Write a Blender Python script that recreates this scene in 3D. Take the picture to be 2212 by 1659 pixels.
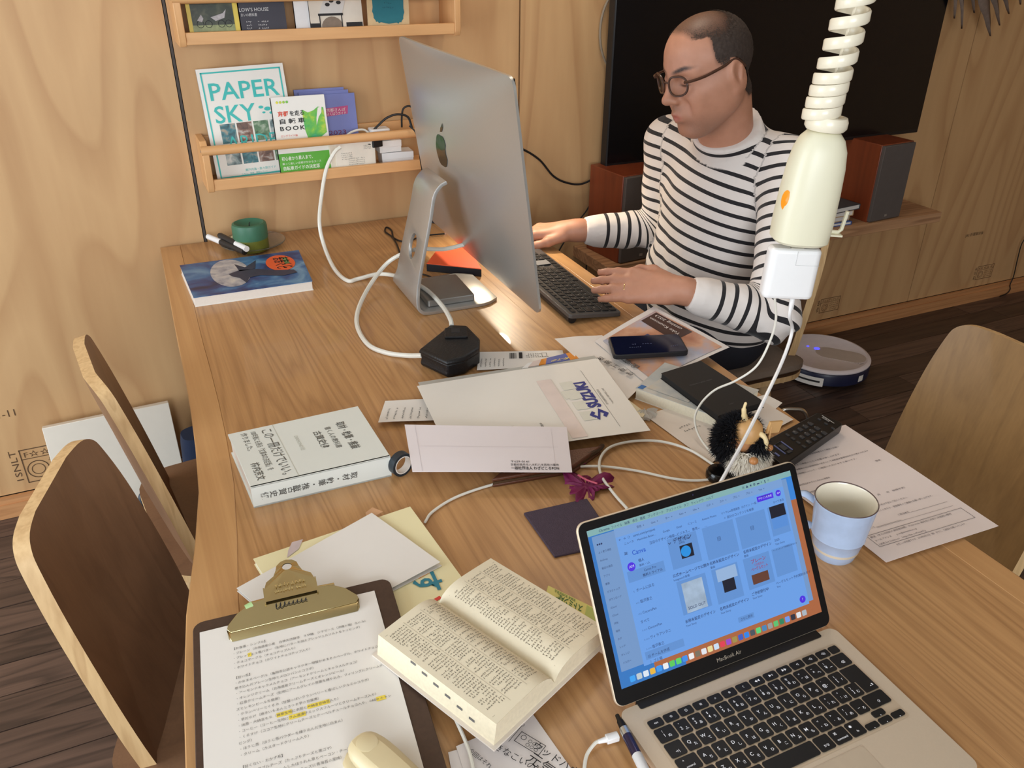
import bpy, bmesh, math, random
import numpy as np
from mathutils import Vector, Matrix, Quaternion
random.seed(7)
rng = np.random.default_rng(11)
for o in list(bpy.data.objects):
    bpy.data.objects.remove(o)
SC = bpy.context.scene
COL = SC.collection
PI = math.pi
HT = 0.70                      # table top
CAM = Vector((0, 0, HT + 0.722))
FPX, PITCH, YAW, ROLL = 1796.8, math.radians(28.664), math.radians(24.853), math.radians(0.441)
WY = 2.2385                    # back wall

# ---------------------------------------------------------------- camera
_f = Vector((math.sin(YAW) * math.cos(PITCH), math.cos(YAW) * math.cos(PITCH), -math.sin(PITCH)))
_r = Vector((math.cos(YAW), -math.sin(YAW), 0))
_u = _r.cross(_f)
RR = math.cos(ROLL) * _r + math.sin(ROLL) * _u
UU = -math.sin(ROLL) * _r + math.cos(ROLL) * _u
cd = bpy.data.cameras.new('camera')
cam = bpy.data.objects.new('camera', cd)
COL.objects.link(cam)
cam.matrix_world = Matrix(((RR.x, UU.x, -_f.x, CAM.x), (RR.y, UU.y, -_f.y, CAM.y), (RR.z, UU.z, -_f.z, CAM.z), (0, 0, 0, 1)))
cd.sensor_width = 36
cd.lens = FPX / 2212 * 36
cd.clip_start = 0.02
SC.camera = cam

# ---------------------------------------------------------------- world, lights, exposure
W = bpy.data.worlds.new('world')
SC.world = W
W.use_nodes = True
wn = W.node_tree.nodes
wn['Background'].inputs[0].default_value = (0.80, 0.88, 1.0, 1)
wn['Background'].inputs[1].default_value = 1.0
vs = SC.view_settings
vs.view_transform = 'Standard'
vs.look = 'None'
vs.gamma = 1
vs.use_curve_mapping = False
vs.exposure = 0.0


def area(name, loc, target, sx, sy, power, col, spread=180):
    l = bpy.data.lights.new(name, 'AREA')
    l.shape = 'RECTANGLE'
    l.size, l.size_y, l.energy, l.color = sx, sy, power, col
    l.spread = math.radians(spread)
    o = bpy.data.objects.new(name, l)
    COL.objects.link(o)
    o.location = loc
    o.rotation_euler = (Vector(target) - Vector(loc)).to_track_quat('-Z', 'Y').to_euler()
    return o


# daylight through the window in the front wall and the window in the left wall
area('window_daylight', (-0.5, -2.06, 1.52), (0.3, 1.2, 0.8), 1.7, 1.2, 64, (0.90, 0.95, 1.0))
area('side_window_daylight', (-2.12, 0.9, 1.25), (0.5, 1.0, 0.9), 1.7, 1.7, 50, (0.84, 0.93, 1.0))
# warm ceiling lamp over the working end of the table, out of the picture
pl = bpy.data.lights.new('ceiling_lamp_light', 'POINT')
pl.energy, pl.color, pl.shadow_soft_size = 9, (1.0, 0.88, 0.72), 0.12
plo = bpy.data.objects.new('ceiling_lamp_light', pl)
COL.objects.link(plo)
plo.location = (1.02, 1.72, 2.02)


# ---------------------------------------------------------------- pixel helpers (2212 x 1659 frame)
def ray(px, py):
    return RR * ((px - 1106) / FPX) - UU * ((py - 829.5) / FPX) + _f


def T(px, py, z=HT):
    d = ray(px, py)
    return CAM + d * ((z - CAM.z) / d.z)


def AY(px, py, y):
    d = ray(px, py)
    return CAM + d * (y / d.y)


def AX(px, py, x):
    d = ray(px, py)
    return CAM + d * (x / d.x)


# ---------------------------------------------------------------- object helpers
def tag(o, label=None, cat=None, group=None, kind=None):
    if label: o['label'] = label
    if cat: o['category'] = cat
    if group: o['group'] = group
    if kind: o['kind'] = kind
    return o


def thing(name, label, cat, loc=(0, 0, 0), rotz=0, group=None):
    o = bpy.data.objects.new(name, None)
    o.empty_display_size = 0.05
    COL.objects.link(o)
    o.location = loc
    o.rotation_euler = (0, 0, rotz)
    return tag(o, label, cat, group)


def link(name, me, mat, parent=None, loc=None, rot=None):
    o = bpy.data.objects.new(name, me)
    COL.objects.link(o)
    if mat is not None and len(me.materials) == 0:
        me.materials.append(mat)
    if parent: o.parent = parent
    if loc is not None: o.location = loc
    if rot is not None: o.rotation_euler = rot
    return o


def copy_tree(o, parent=None):
    c = o.copy()
    COL.objects.link(c)
    c.parent = parent
    for ch in list(o.children):
        copy_tree(ch, c)
    return c


def rotm(rx=0, ry=0, rz=0):
    from mathutils import Euler
    return Euler((rx, ry, rz)).to_matrix()


class MB:
    """collects verts / faces of ONE mesh"""

    def __init__(s):
        s.v, s.f, s.m = [], [], []
        s.mi = 0

    def add(s, vs_, fs):
        n = len(s.v)
        s.v += [tuple(x) for x in vs_]
        s.f += [tuple(i + n for i in q) for q in fs]
        s.m += [s.mi] * len(fs)
        return s

    def box(s, a, b, M=None, off=None):
        x0, y0, z0 = a; x1, y1, z1 = b
        v = [Vector(p) for p in ((x0, y0, z0), (x1, y0, z0), (x1, y1, z0), (x0, y1, z0), (x0, y0, z1), (x1, y0, z1), (x1, y1, z1), (x0, y1, z1))]
        if M is not None: v = [M @ p for p in v]
        if off is not None: v = [p + Vector(off) for p in v]
        return s.add(v, [(0, 3, 2, 1), (4, 5, 6, 7), (0, 1, 5, 4), (1, 2, 6, 5), (2, 3, 7, 6), (3, 0, 4, 7)])

    def rbox(s, a, b, r=0.002, seg=2, M=None, off=None):
        """box with rounded vertical edges and small top/bottom chamfer"""
        x0, y0, z0 = a; x1, y1, z1 = b
        out = rrect(x0, y0, x1, y1, r, seg)
        ch = min(r * .35, (z1 - z0) * .3)
        inn = rrect(x0 + ch, y0 + ch, x1 - ch, y1 - ch, max(r - ch, 1e-5), seg)
        rings = [[(p[0], p[1], z0) for p in inn], [(p[0], p[1], z0 + ch) for p in out], [(p[0], p[1], z1 - ch) for p in out], [(p[0], p[1], z1) for p in inn]]
        return s.loft(rings, M=M, off=off)

    def loft(s, rings, cap0=True, cap1=True, closed=True, M=None, off=None):
        n = len(rings[0])
        v = [Vector(p) for r_ in rings for p in r_]
        if M is not None: v = [M @ p for p in v]
        if off is not None: v = [p + Vector(off) for p in v]
        f = []
        for i in range(len(rings) - 1):
            for j in range(n if closed else n - 1):
                k = (j + 1) % n
                f.append((i * n + j, i * n + k, (i + 1) * n + k, (i + 1) * n + j))
        if cap0: f.append(tuple(range(n))[::-1])
        if cap1: f.append(tuple((len(rings) - 1) * n + j for j in range(n)))
        return s.add(v, f)

    def prism(s, poly, z0, z1, M=None, off=None):
        return s.loft([[(p[0], p[1], z0) for p in poly], [(p[0], p[1], z1) for p in poly]], M=M, off=off)

    def lathe(s, prof, seg=32, M=None, off=None, cap0=True, cap1=True):
        rings = [[(r_ * math.cos(2 * PI * k / seg), r_ * math.sin(2 * PI * k / seg), z) for k in range(seg)] for r_, z in prof]
        return s.loft(rings, cap0, cap1, M=M, off=off)

    def tube(s, pts, r, seg=8, closed=False, prof=None):
        pts = [Vector(p) for p in pts]
        n = len(pts)
        rs = r if hasattr(r, '__len__') else [r] * n
        tang = []
        for i in range(n):
            if closed: t = pts[(i + 1) % n] - pts[i - 1]
            else: t = pts[min(i + 1, n - 1)] - pts[max(i - 1, 0)]
            tang.append(t.normalized() if t.length > 1e-9 else Vector((0, 0, 1)))
        up = Vector((0, 0, 1)) if abs(tang[0].z) < .9 else Vector((1, 0, 0))
        nrm = (up - tang[0] * up.dot(tang[0])).normalized()
        rings = []
        for i in range(n):
            if i:
                q = tang[i - 1].rotation_difference(tang[i])
                nrm = (q @ nrm)
                nrm = (nrm - tang[i] * nrm.dot(tang[i])).normalized()
            b = tang[i].cross(nrm)
            if prof: rings.append([pts[i] + nrm * (a * rs[i]) + b * (c * rs[i]) for a, c in prof])
            else: rings.append([pts[i] + nrm * (rs[i] * math.cos(2 * PI * k / seg)) + b * (rs[i] * math.sin(2 * PI * k / seg)) for k in range(seg)])
        if closed:
            rings.append(rings[0])
            return s.loft(rings, False, False)
        return s.loft(rings)

    def bar(s, a, b, r, seg=8):
        return s.tube([a, b], r, seg)

    def grid(s, fn, nu, nv):
        v = [fn(i / (nu - 1), j / (nv - 1)) for j in range(nv) for i in range(nu)]
        f = [(j * nu + i, j * nu + i + 1, (j + 1) * nu + i + 1, (j + 1) * nu + i) for j in range(nv - 1) for i in range(nu - 1)]
        return s.add(v, f)

    def leaf(s, fn, nu, nv, th_):
        """a thin sheet: top and bottom grids and a rim with its own edges"""
        d = Vector((0, 0, th_))
        s.grid(fn, nu, nv)
        s.grid(lambda a, b: fn(a, b) - d, nu, nv)
        rim = [(i / (nu - 1), 0) for i in range(nu)] + [(1, j / (nv - 1)) for j in range(1, nv)] + [(i / (nu - 1), 1) for i in range(nu - 2, -1, -1)] + [(0, j / (nv - 1)) for j in range(nv - 2, 0, -1)]
        s.loft([[fn(*p) - d for p in rim], [fn(*p) for p in rim]], False, False)
        return s

    def ball(s, c, r, seg=16, rings=10, M=None):
        rx, ry, rz = r if hasattr(r, '__len__') else (r, r, r)
        R_ = []
        for j in range(1, rings):
            t = PI * j / rings
            R_.append([(rx * math.sin(t) * math.cos(2 * PI * k / seg), ry * math.sin(t) * math.sin(2 * PI * k / seg), -rz * math.cos(t)) for k in range(seg)])
        return s.loft(R_, M=M, off=c)

    def mesh(s, name, smooth=False, uv=None):
        me = bpy.data.meshes.new(name)
        me.from_pydata(s.v, [], s.f)
        me.validate()
        if max(s.m, default=0) > 0:
            me.polygons.foreach_set('material_index', s.m[:len(me.polygons)])
        bm = bmesh.new()
        bm.from_mesh(me)
        bmesh.ops.recalc_face_normals(bm, faces=bm.faces)
        bm.to_mesh(me)
        bm.free()
        if smooth: shade(me)
        return me

    def build(s, name, mat, parent=None, smooth=False, loc=None, rot=None, bevel=0, sub=0, solid=0):
        me = s.mesh(name, smooth)
        mats = mat if isinstance(mat, (list, tuple)) else [mat]
        for m_ in mats: me.materials.append(m_)
        o = link(name, me, None, parent, loc, rot)
        if solid:
            md = o.modifiers.new('solid', 'SOLIDIFY')
            md.thickness = solid
            md.offset = 0
        if bevel:
            md = o.modifiers.new('bevel', 'BEVEL')
            md.width = bevel
            md.segments = 2
            md.limit_method = 'ANGLE'
            md.angle_limit = math.radians(35)
            shade(me)
        if sub:
            md = o.modifiers.new('sub', 'SUBSURF')
            md.levels = md.render_levels = sub
            shade(me, 180)
        return o


def shade(me, ang=40):
    me.polygons.foreach_set('use_smooth', [True] * len(me.polygons))
    if ang < 180:
        try: me.set_sharp_from_angle(angle=math.radians(ang))
        except Exception: pass


def rrect(x0, y0, x1, y1, r, seg=4):
    r = min(r, (x1 - x0) / 2 - 1e-6, (y1 - y0) / 2 - 1e-6)
    out = []
    for cx, cy, a0 in ((x1 - r, y1 - r, 0), (x0 + r, y1 - r, PI / 2), (x0 + r, y0 + r, PI), (x1 - r, y0 + r, 3 * PI / 2)):
        for k in range(seg + 1):
            a = a0 + PI / 2 * k / seg
            out.append((cx + r * math.cos(a), cy + r * math.sin(a)))
    return out


def spline(pts, n=8):
    """Catmull-Rom through points"""
    P = [Vector(p) for p in pts]
    P = [P[0] * 2 - P[1]] + P + [P[-1] * 2 - P[-2]]
    out = []
    for i in range(1, len(P) - 2):
        for k in range(n):
            t = k / n
            a, b, c, d = P[i - 1], P[i], P[i + 1], P[i + 2]
            out.append(0.5 * ((2 * b) + (c - a) * t + (2 * a - 5 * b + 4 * c - d) * t * t + (3 * b - a - 3 * c + d) * t ** 3))
    out.append(P[-2])
    return out


# ---------------------------------------------------------------- materials
MATS = {}


def srgb(r, g, b):
    f = lambda c: (c / 255 / 12.92) if c / 255 <= 0.04045 else ((c / 255 + 0.055) / 1.055) ** 2.4
    return (f(r), f(g), f(b), 1)


def mat(name, col, rough=0.5, metal=0, noise=0.08, nscale=40, bump=0, bscale=200, emit=0, trans=0, alpha=1, coat=0, ior=1.45, sheen=0, sss=0):
    """plain procedural material: base colour broken up by noise"""
    if name in MATS: return MATS[name]
    m = bpy.data.materials.new(name)
    m.use_nodes = True
    nt = m.node_tree
    b = nt.nodes['Principled BSDF']
    c = srgb(*col)
    b.inputs['Roughness'].default_value = rough
    b.inputs['Metallic'].default_value = metal
    b.inputs['IOR'].default_value = ior
    b.inputs['Coat Weight'].default_value = coat
    b.inputs['Sheen Weight'].default_value = sheen
    if sss:
        b.inputs['Subsurface Weight'].default_value = sss
        b.inputs['Subsurface Radius'].default_value = (0.01, 0.004, 0.002)
        b.inputs['Subsurface Scale'].default_value = 1
    if trans: b.inputs['Transmission Weight'].default_value = trans
    if alpha < 1: b.inputs['Alpha'].default_value = alpha
    if noise:
        tc = nt.nodes.new('ShaderNodeTexCoord')
        n = nt.nodes.new('ShaderNodeTexNoise')
        n.inputs['Scale'].default_value = nscale
        n.inputs['Detail'].default_value = 4
        nt.links.new(tc.outputs['Object'], n.inputs['Vector'])
        mx = nt.nodes.new('ShaderNodeMix')
        mx.data_type = 'RGBA'
        mx.inputs[6].default_value = tuple(x * (1 - noise) for x in c[:3]) + (1,)
        mx.inputs[7].default_value = tuple(min(1, x * (1 + noise)) for x in c[:3]) + (1,)
        nt.links.new(n.outputs['Fac'], mx.inputs[0])
        nt.links.new(mx.outputs[2], b.inputs['Base Color'])
        if emit:
            nt.links.new(mx.outputs[2], b.inputs['Emission Color'])
    else:
        b.inputs['Base Color'].default_value = c
        b.inputs['Emission Color'].default_value = c
    if emit:
        b.inputs['Emission Strength'].default_value = emit
    if bump:
        tc2 = nt.nodes.new('ShaderNodeTexCoord')
        n2 = nt.nodes.new('ShaderNodeTexNoise')
        n2.inputs['Scale'].default_value = bscale
        nt.links.new(tc2.outputs['Object'], n2.inputs['Vector'])
        bp = nt.nodes.new('ShaderNodeBump')
        bp.inputs['Strength'].default_value = bump
        bp.inputs['Distance'].default_value = 0.002
        nt.links.new(n2.outputs['Fac'], bp.inputs['Height'])
        nt.links.new(bp.outputs['Normal'], b.inputs['Normal'])
    MATS[name] = m
    return m


def ramp(nt, stops):
    r = nt.nodes.new('ShaderNodeValToRGB')
    e = r.color_ramp.elements
    while len(e) < len(stops): e.new(0.5)
    for q, (p, c) in zip(e, stops):
        q.position = p
        q.color = srgb(*c) if max(c) > 1 else (*c, 1)
    return r


def wood(name, light, dark, vec=(1, 1, 1), rings=10, rscale=1.0, fine=(120, 4, 120), fineamt=0.25, rough=0.5, line=0.35, var=0.15, bump=0.1, wide=0.42, coat=0):
    """procedural timber: stretched noise contour rings (cathedrals) + fine grain + per-board variation"""
    if name in MATS: return MATS[name]
    m = bpy.data.materials.new(name)
    m.use_nodes = True
    nt = m.node_tree
    N, L = nt.nodes, nt.links
    b = N['Principled BSDF']
    b.inputs['Roughness'].default_value = rough
    b.inputs['Coat Weight'].default_value = coat
    tc = N.new('ShaderNodeTexCoord')
    oi = N.new('ShaderNodeObjectInfo')
    rnd = N.new('ShaderNodeVectorMath'); rnd.operation = 'MULTIPLY_ADD'
    comb = N.new('ShaderNodeCombineXYZ')
    sc = N.new('ShaderNodeMath'); sc.operation = 'MULTIPLY'; sc.inputs[1].default_value = 37.0
    L.new(oi.outputs['Random'], sc.inputs[0])
    for i in range(3): L.new(sc.outputs[0], comb.inputs[i])
    add = N.new('ShaderNodeVectorMath'); add.operation = 'ADD'
    L.new(tc.outputs['Object'], add.inputs[0]); L.new(comb.outputs[0], add.inputs[1])
    mp = N.new('ShaderNodeMapping'); mp.inputs['Scale'].default_value = vec
    L.new(add.outputs[0], mp.inputs['Vector'])
    n = N.new('ShaderNodeTexNoise'); n.inputs['Scale'].default_value = rscale; n.inputs['Detail'].default_value = 1.5; n.inputs['Roughness'].default_value = .45
    L.new(mp.outputs[0], n.inputs['Vector'])
    mu = N.new('ShaderNodeMath'); mu.operation = 'MULTIPLY'; mu.inputs[1].default_value = rings
    L.new(n.outputs['Fac'], mu.inputs[0])
    fr = N.new('ShaderNodeMath'); fr.operation = 'FRACT'; L.new(mu.outputs[0], fr.inputs[0])
    rp = ramp(nt, [(0, (1, 1, 1)), (wide, (.25, .25, .25)), (min(.97, wide + .4), (0, 0, 0)), (1, (1, 1, 1))])
    L.new(fr.outputs[0], rp.inputs[0])
    mpf = N.new('ShaderNodeMapping'); mpf.inputs['Scale'].default_value = fine
    L.new(add.outputs[0], mpf.inputs['Vector'])
    nf = N.new('ShaderNodeTexNoise'); nf.inputs['Scale'].default_value = 1; nf.inputs['Detail'].default_value = 3
    L.new(mpf.outputs[0], nf.inputs['Vector'])
    a1 = N.new('ShaderNodeMath'); a1.operation = 'MULTIPLY'; a1.inputs[1].default_value = line; L.new(rp.outputs[0], a1.inputs[0])
    a2 = N.new('ShaderNodeMath'); a2.operation = 'MULTIPLY_ADD'; a2.inputs[1].default_value = fineamt * 2; a2.inputs[2].default_value = -fineamt
    L.new(nf.outputs['Fac'], a2.inputs[0])
    a3 = N.new('ShaderNodeMath'); a3.operation = 'ADD'; L.new(a1.outputs[0], a3.inputs[0]); L.new(a2.outputs[0], a3.inputs[1])
    # broad tone
    nb = N.new('ShaderNodeTexNoise'); nb.inputs['Scale'].default_value = rscale * 1.7; L.new(mp.outputs[0], nb.inputs['Vector'])
    a4 = N.new('ShaderNodeMath'); a4.operation = 'MULTIPLY_ADD'; a4.inputs[1].default_value = .3; a4.inputs[2].default_value = -.05; L.new(nb.outputs['Fac'], a4.inputs[0])
    a5 = N.new('ShaderNodeMath'); a5.operation = 'ADD'; a5.use_clamp = True; L.new(a3.outputs[0], a5.inputs[0]); L.new(a4.outputs[0], a5.inputs[1])
    mx = N.new('ShaderNodeMix'); mx.data_type = 'RGBA'
    mx.inputs[6].default_value = srgb(*light); mx.inputs[7].default_value = srgb(*dark)
    L.new(a5.outputs[0], mx.inputs[0])
    hs = N.new('ShaderNodeHueSaturation')
    vv = N.new('ShaderNodeMath'); vv.operation = 'MULTIPLY_ADD'; vv.inputs[1].default_value = 2 * var; vv.inputs[2].default_value = 1 - var
    L.new(oi.outputs['Random'], vv.inputs[0]); L.new(vv.outputs[0], hs.inputs['Value']); L.new(mx.outputs[2], hs.inputs['Color'])
    L.new(hs.outputs[0], b.inputs['Base Color'])
    if bump:
        bp = N.new('ShaderNodeBump'); bp.inputs['Strength'].default_value = bump; bp.inputs['Distance'].default_value = .001
        bp.invert = True
        L.new(a5.outputs[0], bp.inputs['Height']); L.new(bp.outputs[0], b.inputs['Normal'])
    MATS[name] = m
    return m


def printed(name, cols, scale=6, distort=0.4, rough=0.35, vec=(1, 1, 1), detail=4):
    """abstract multi-colour print (photographs on covers)"""
    if name in MATS: return MATS[name]
    m = bpy.data.materials.new(name)
    m.use_nodes = True
    nt = m.node_tree
    b = nt.nodes['Principled BSDF']
    b.inputs['Roughness'].default_value = rough
    tc = nt.nodes.new('ShaderNodeTexCoord')
    mp = nt.nodes.new('ShaderNodeMapping'); mp.inputs['Scale'].default_value = vec
    n = nt.nodes.new('ShaderNodeTexNoise')
    n.inputs['Scale'].default_value = scale
    n.inputs['Distortion'].default_value = distort
    n.inputs['Detail'].default_value = detail
    st = [(0.28 + 0.44 * i / max(1, len(cols) - 1), c) for i, c in enumerate(cols)]
    r = ramp(nt, st)
    nt.links.new(tc.outputs['Object'], mp.inputs['Vector'])
    nt.links.new(mp.outputs[0], n.inputs['Vector'])
    nt.links.new(n.outputs['Fac'], r.inputs[0])
    nt.links.new(r.outputs[0], b.inputs['Base Color'])
    MATS[name] = m
    return m


PAPER = mat('paper white', (232, 228, 222), 0.75, noise=.03, nscale=12)
INK = mat('ink black', (38, 36, 38), 0.7, noise=0)
INKG = mat('ink grey', (105, 102, 100), 0.7, noise=0)


# ---------------------------------------------------------------- lettering
def text_mesh(txt, size=1.0, align='LEFT', res=2, bold=0, spacing=1, shear=0):
    cu = bpy.data.curves.new('lettering', 'FONT')
    cu.body = txt
    cu.size = size
    cu.align_x = align
    cu.align_y = 'BOTTOM_BASELINE' if False else 'TOP_BASELINE'
    cu.resolution_u = res
    cu.space_character = spacing
    cu.shear = shear
    cu.offset = bold
    cu.fill_mode = 'FRONT'
    ob = bpy.data.objects.new('lettering', cu)
    COL.objects.link(ob)
    dg = bpy.context.evaluated_depsgraph_get()
    me = bpy.data.meshes.new_from_object(ob.evaluated_get(dg))
    bpy.data.objects.remove(ob)
    bpy.data.curves.remove(cu)
    return me


def mesh_arr(me):
    v = np.empty(len(me.vertices) * 3)
    me.vertices.foreach_get('co', v)
    return v.reshape(-1, 3), [tuple(p.vertices) for p in me.polygons]


class Print:
    """flat print of one colour, laid out in a page's (u, v) metres and mapped onto its surface by fn(u, v)"""

    def __init__(s, fn):
        s.fn = fn
        s.b = MB()

    def text(s, txt, u, v, size, rot=0, align='LEFT', bold=0, res=2, width=None, spacing=1, vertical=False):
        if vertical: txt = '\n'.join(txt)
        me = text_mesh(txt, 1.0, align, res, bold, spacing)
        co, fs = mesh_arr(me)
        bpy.data.meshes.remove(me)
        if not len(co): return s
        co = co * size
        if width:
            w = co[:, 0].max() - co[:, 0].min()
            co[:, 0] *= width / w
        ca, sa = math.cos(rot), math.sin(rot)
        s.b.add([s.fn(u + ca * x - sa * y, v + sa * x + ca * y) for x, y, _ in co], fs)
        return s

    def rect(s, u0, v0, u1, v1, n=1):
        for i in range(n):
            a, b_ = u0 + (u1 - u0) * i / n, u0 + (u1 - u0) * (i + 1) / n
            s.b.add([s.fn(a, v0), s.fn(b_, v0), s.fn(b_, v1), s.fn(a, v1)], [(0, 1, 2, 3)])
        return s

    def poly(s, pts):
        s.b.add([s.fn(*p) for p in pts], [tuple(range(len(pts)))])
        return s

    def disc(s, u, v, r, n=24, ry=None, r0=0):
        ry = ry or r
        if r0:
            for k in range(n):
                a, c = 2 * PI * k / n, 2 * PI * (k + 1) / n
                s.b.add([s.fn(u + r * math.cos(a), v + ry * math.sin(a)), s.fn(u + r * math.cos(c), v + ry * math.sin(c)),
                         s.fn(u + (r - r0) * math.cos(c), v + (ry - r0) * math.sin(c)), s.fn(u + (r - r0) * math.cos(a), v + (ry - r0) * math.sin(a))], [(0, 1, 2, 3)])
            return s
        return s.poly([(u + r * math.cos(2 * PI * k / n), v + ry * math.sin(2 * PI * k / n)) for k in range(n)])

    def frame(s, u0, v0, u1, v1, w):
        s.rect(u0, v0, u1, v0 + w); s.rect(u0, v1 - w, u1, v1); s.rect(u0, v0, u0 + w, v1); s.rect(u1 - w, v0, u1, v1)
        return s

    def glyphs(s, u, v, n, size, du, dv, dens=4):
        """a line of unreadably small characters: n glyphs made of little strokes"""
        for i in range(n):
            cu, cv = u + du * i, v + dv * i
            if rng.random() < .06: continue
            for k in range(dens):
                if rng.random() < .5: w, h = size * rng.uniform(.5, .9), size * .13
                else: w, h = size * .13, size * rng.uniform(.5, .9)
                x, y = cu + size * rng.uniform(-.25, .25) - w / 2, cv + size * rng.uniform(-.3, .3) - h / 2
                s.rect(x, y, x + w, y + h)
        return s

    def build(s, name, mat_, parent, label=None):
        me = bpy.data.meshes.new(name)
        me.from_pydata(s.b.v, [], s.b.f)
        me.materials.append(mat_)
        o = link(name, me, None, parent)
        if label: o['label'] = label
        return o


def planar(o3, ux, vy, lift=0.0004):
    """page mapping in local coordinates: origin, unit u, unit v"""
    o3, ux, vy = Vector(o3), Vector(ux).normalized(), Vector(vy).normalized()
    n = ux.cross(vy).normalized() * lift
    return lambda u, v: o3 + ux * u + vy * v + n
# ================================================================ the room
PLY = wood('lauan plywood', (208, 168, 120), (170, 124, 80), (1.7, 1.7, .34), rings=15, rscale=1.3, fine=(40, 40, 5), fineamt=.16, line=.42, var=.03, rough=.55, wide=.10, bump=.03)
BASEW = wood('pine skirting', (205, 150, 100), (150, 95, 55), (.5, 6, 14), rings=6, rscale=2, fine=(4, 90, 90), fineamt=.25, line=.3, var=.03)
FLOORW = wood('dark floor boards', (92, 72, 62), (32, 26, 27), (.6, 7, 7), rings=8, rscale=2.2, fine=(6, 140, 60), fineamt=.35, line=.55, var=.36, rough=.42, bump=.15)
DARK = mat('dark gap', (26, 18, 13), .9)
PLASTER = mat('white plaster', (216, 212, 204), .9, noise=.04, nscale=5)
XL, XR, YF, ZC = -2.2, 4.2, -2.1, 2.35

# floor: base plate + boards laid along the wall
fl = MB().box((XL, YF, -.06), (XR, WY, -.012)).build('floor', DARK)
tag(fl, kind='structure')
bw = .098
y = WY - .002
row = 0
while y > .35:
    xx = -1.5 - random.uniform(0, .6)
    while xx < 3.4:
        ln = random.uniform(.55, .95)
        g = .0012
        cx, cy = xx + ln / 2, y - bw / 2
        MB().box((-ln / 2 + g, -bw / 2 + g, -.012), (ln / 2 - g, bw / 2 - g, random.uniform(-.0008, 0))).build('floor_board', FLOORW, fl, loc=(cx, cy, 0))
        xx += ln
    y -= bw
MB().box((XL, YF, -.012), (XR, y, -.001)).build('floor_boards_far_field', FLOORW, fl)

# back wall: dark backing with plywood panels in front, narrow open joints
wb = MB().box((XL, WY + .012, 0), (XR, WY + .08, ZC)).build('wall_back', DARK)
tag(wb, kind='structure')
S0, SP = .1475, .9045
seams = [S0 + SP * k for k in range(-3, 6)]
for k in range(len(seams) - 1):
    a, b = seams[k], seams[k + 1]
    g = .0024
    ga = .0045 if abs(a - S0) < .01 else g
    gb = .0045 if abs(b - S0) < .01 else g
    MB().box((a + ga - (a + b) / 2, 0, .065), (b - gb - (a + b) / 2, .012, ZC)).build('plywood_panel', PLY, wb, loc=((a + b) / 2, WY, 0))
MB().box((-.0028, -.0006, .065), (.0028, .010, ZC)).build('joint_strip', mat('joint rubber', (70, 62, 58), .6), wb, loc=(S0, WY, 0))
bb = MB().box((XL, WY - .012, 0), (XR, WY, .062)).box((XL, WY - .017, .0), (XR, WY - .012, .043)).build('baseboard_back', BASEW)
tag(bb, kind='structure')
# stamped marks on the plywood
SPM = mat('stamp ink', (90, 66, 44), .8, noise=0)
def wallp(x, z, lift=.0008):
    return lambda u, v: Vector((x + u, WY - lift, z + v))
def stamp(px, py, w, h, cap, side):
    p = AY(px, py, WY)
    pr = Print(wallp(p.x, p.z))
    pr.frame(0, 0, w, h, w * .02)
    pr.rect(0, h * .7, w, h * .72)
    pr.text(cap, w * .06, h * .76, h * .2, width=w * .85)
    pr.disc(w * .25, h * .36, h * .26, r0=h * .025); pr.disc(w * .25, h * .36, h * .16, r0=h * .02)
    for k in range(4): pr.glyphs(w * .5, h * (.58 - .14 * k), 8, h * .09, w * .058, 0, 3)
    pr.text(side, -h * .08, h * .05, h * .22, rot=PI / 2, width=h * .9)
    return pr.build('stamp', SPM, wb)
stamp(62, 1043, .135, .105, 'F☆☆☆☆', '1SNLT')
stamp(2105, 605, .10, .062, 'F☆☆☆☆', '8S 日本')
stamp(1768, 677, .10, .06, 'ホルムアルデヒド', '合板')
p = AY(2085, 512, WY)
Print(wallp(p.x, p.z)).text('JAS 針葉樹合板', 0, 0, .016).build('stamp', SPM, wb)
p = AY(-8, 905, WY)
Print(wallp(p.x, p.z)).text('1-11', 0, 0, .028).build('stamp', SPM, wb)

# other walls and ceiling (never in the picture, they bounce the light)
def wallbox(name, boxes, m=PLASTER):
    q = MB()
    for a, b in boxes: q.box(a, b)
    return tag(q.build(name, m), kind='structure')
wallbox('ceiling', [((XL, YF, ZC), (XR, WY + .08, ZC + .08))])
wallbox('wall_right', [((XR, YF, 0), (XR + .08, WY + .08, ZC))], PLY)
wx0, wx1, wz0, wz1 = -1.4, .4, .9, 2.15
wallbox('wall_front', [((XL, YF - .08, 0), (wx0, YF, ZC)), ((wx1, YF - .08, 0), (XR, YF, ZC)), ((wx0, YF - .08, 0), (wx1, YF, wz0)), ((wx0, YF - .08, wz1), (wx1, YF, ZC))])
ly0, ly1, lz0, lz1 = .05, 1.75, .35, 2.15
wallbox('wall_left', [((XL - .08, YF, 0), (XL, ly0, ZC)), ((XL - .08, ly1, 0), (XL, WY + .08, ZC)), ((XL - .08, ly0, 0), (XL, ly1, lz0)), ((XL - .08, ly0, lz1), (XL, ly1, ZC))])
WFR = mat('white window frame', (225, 225, 222), .4)
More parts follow.
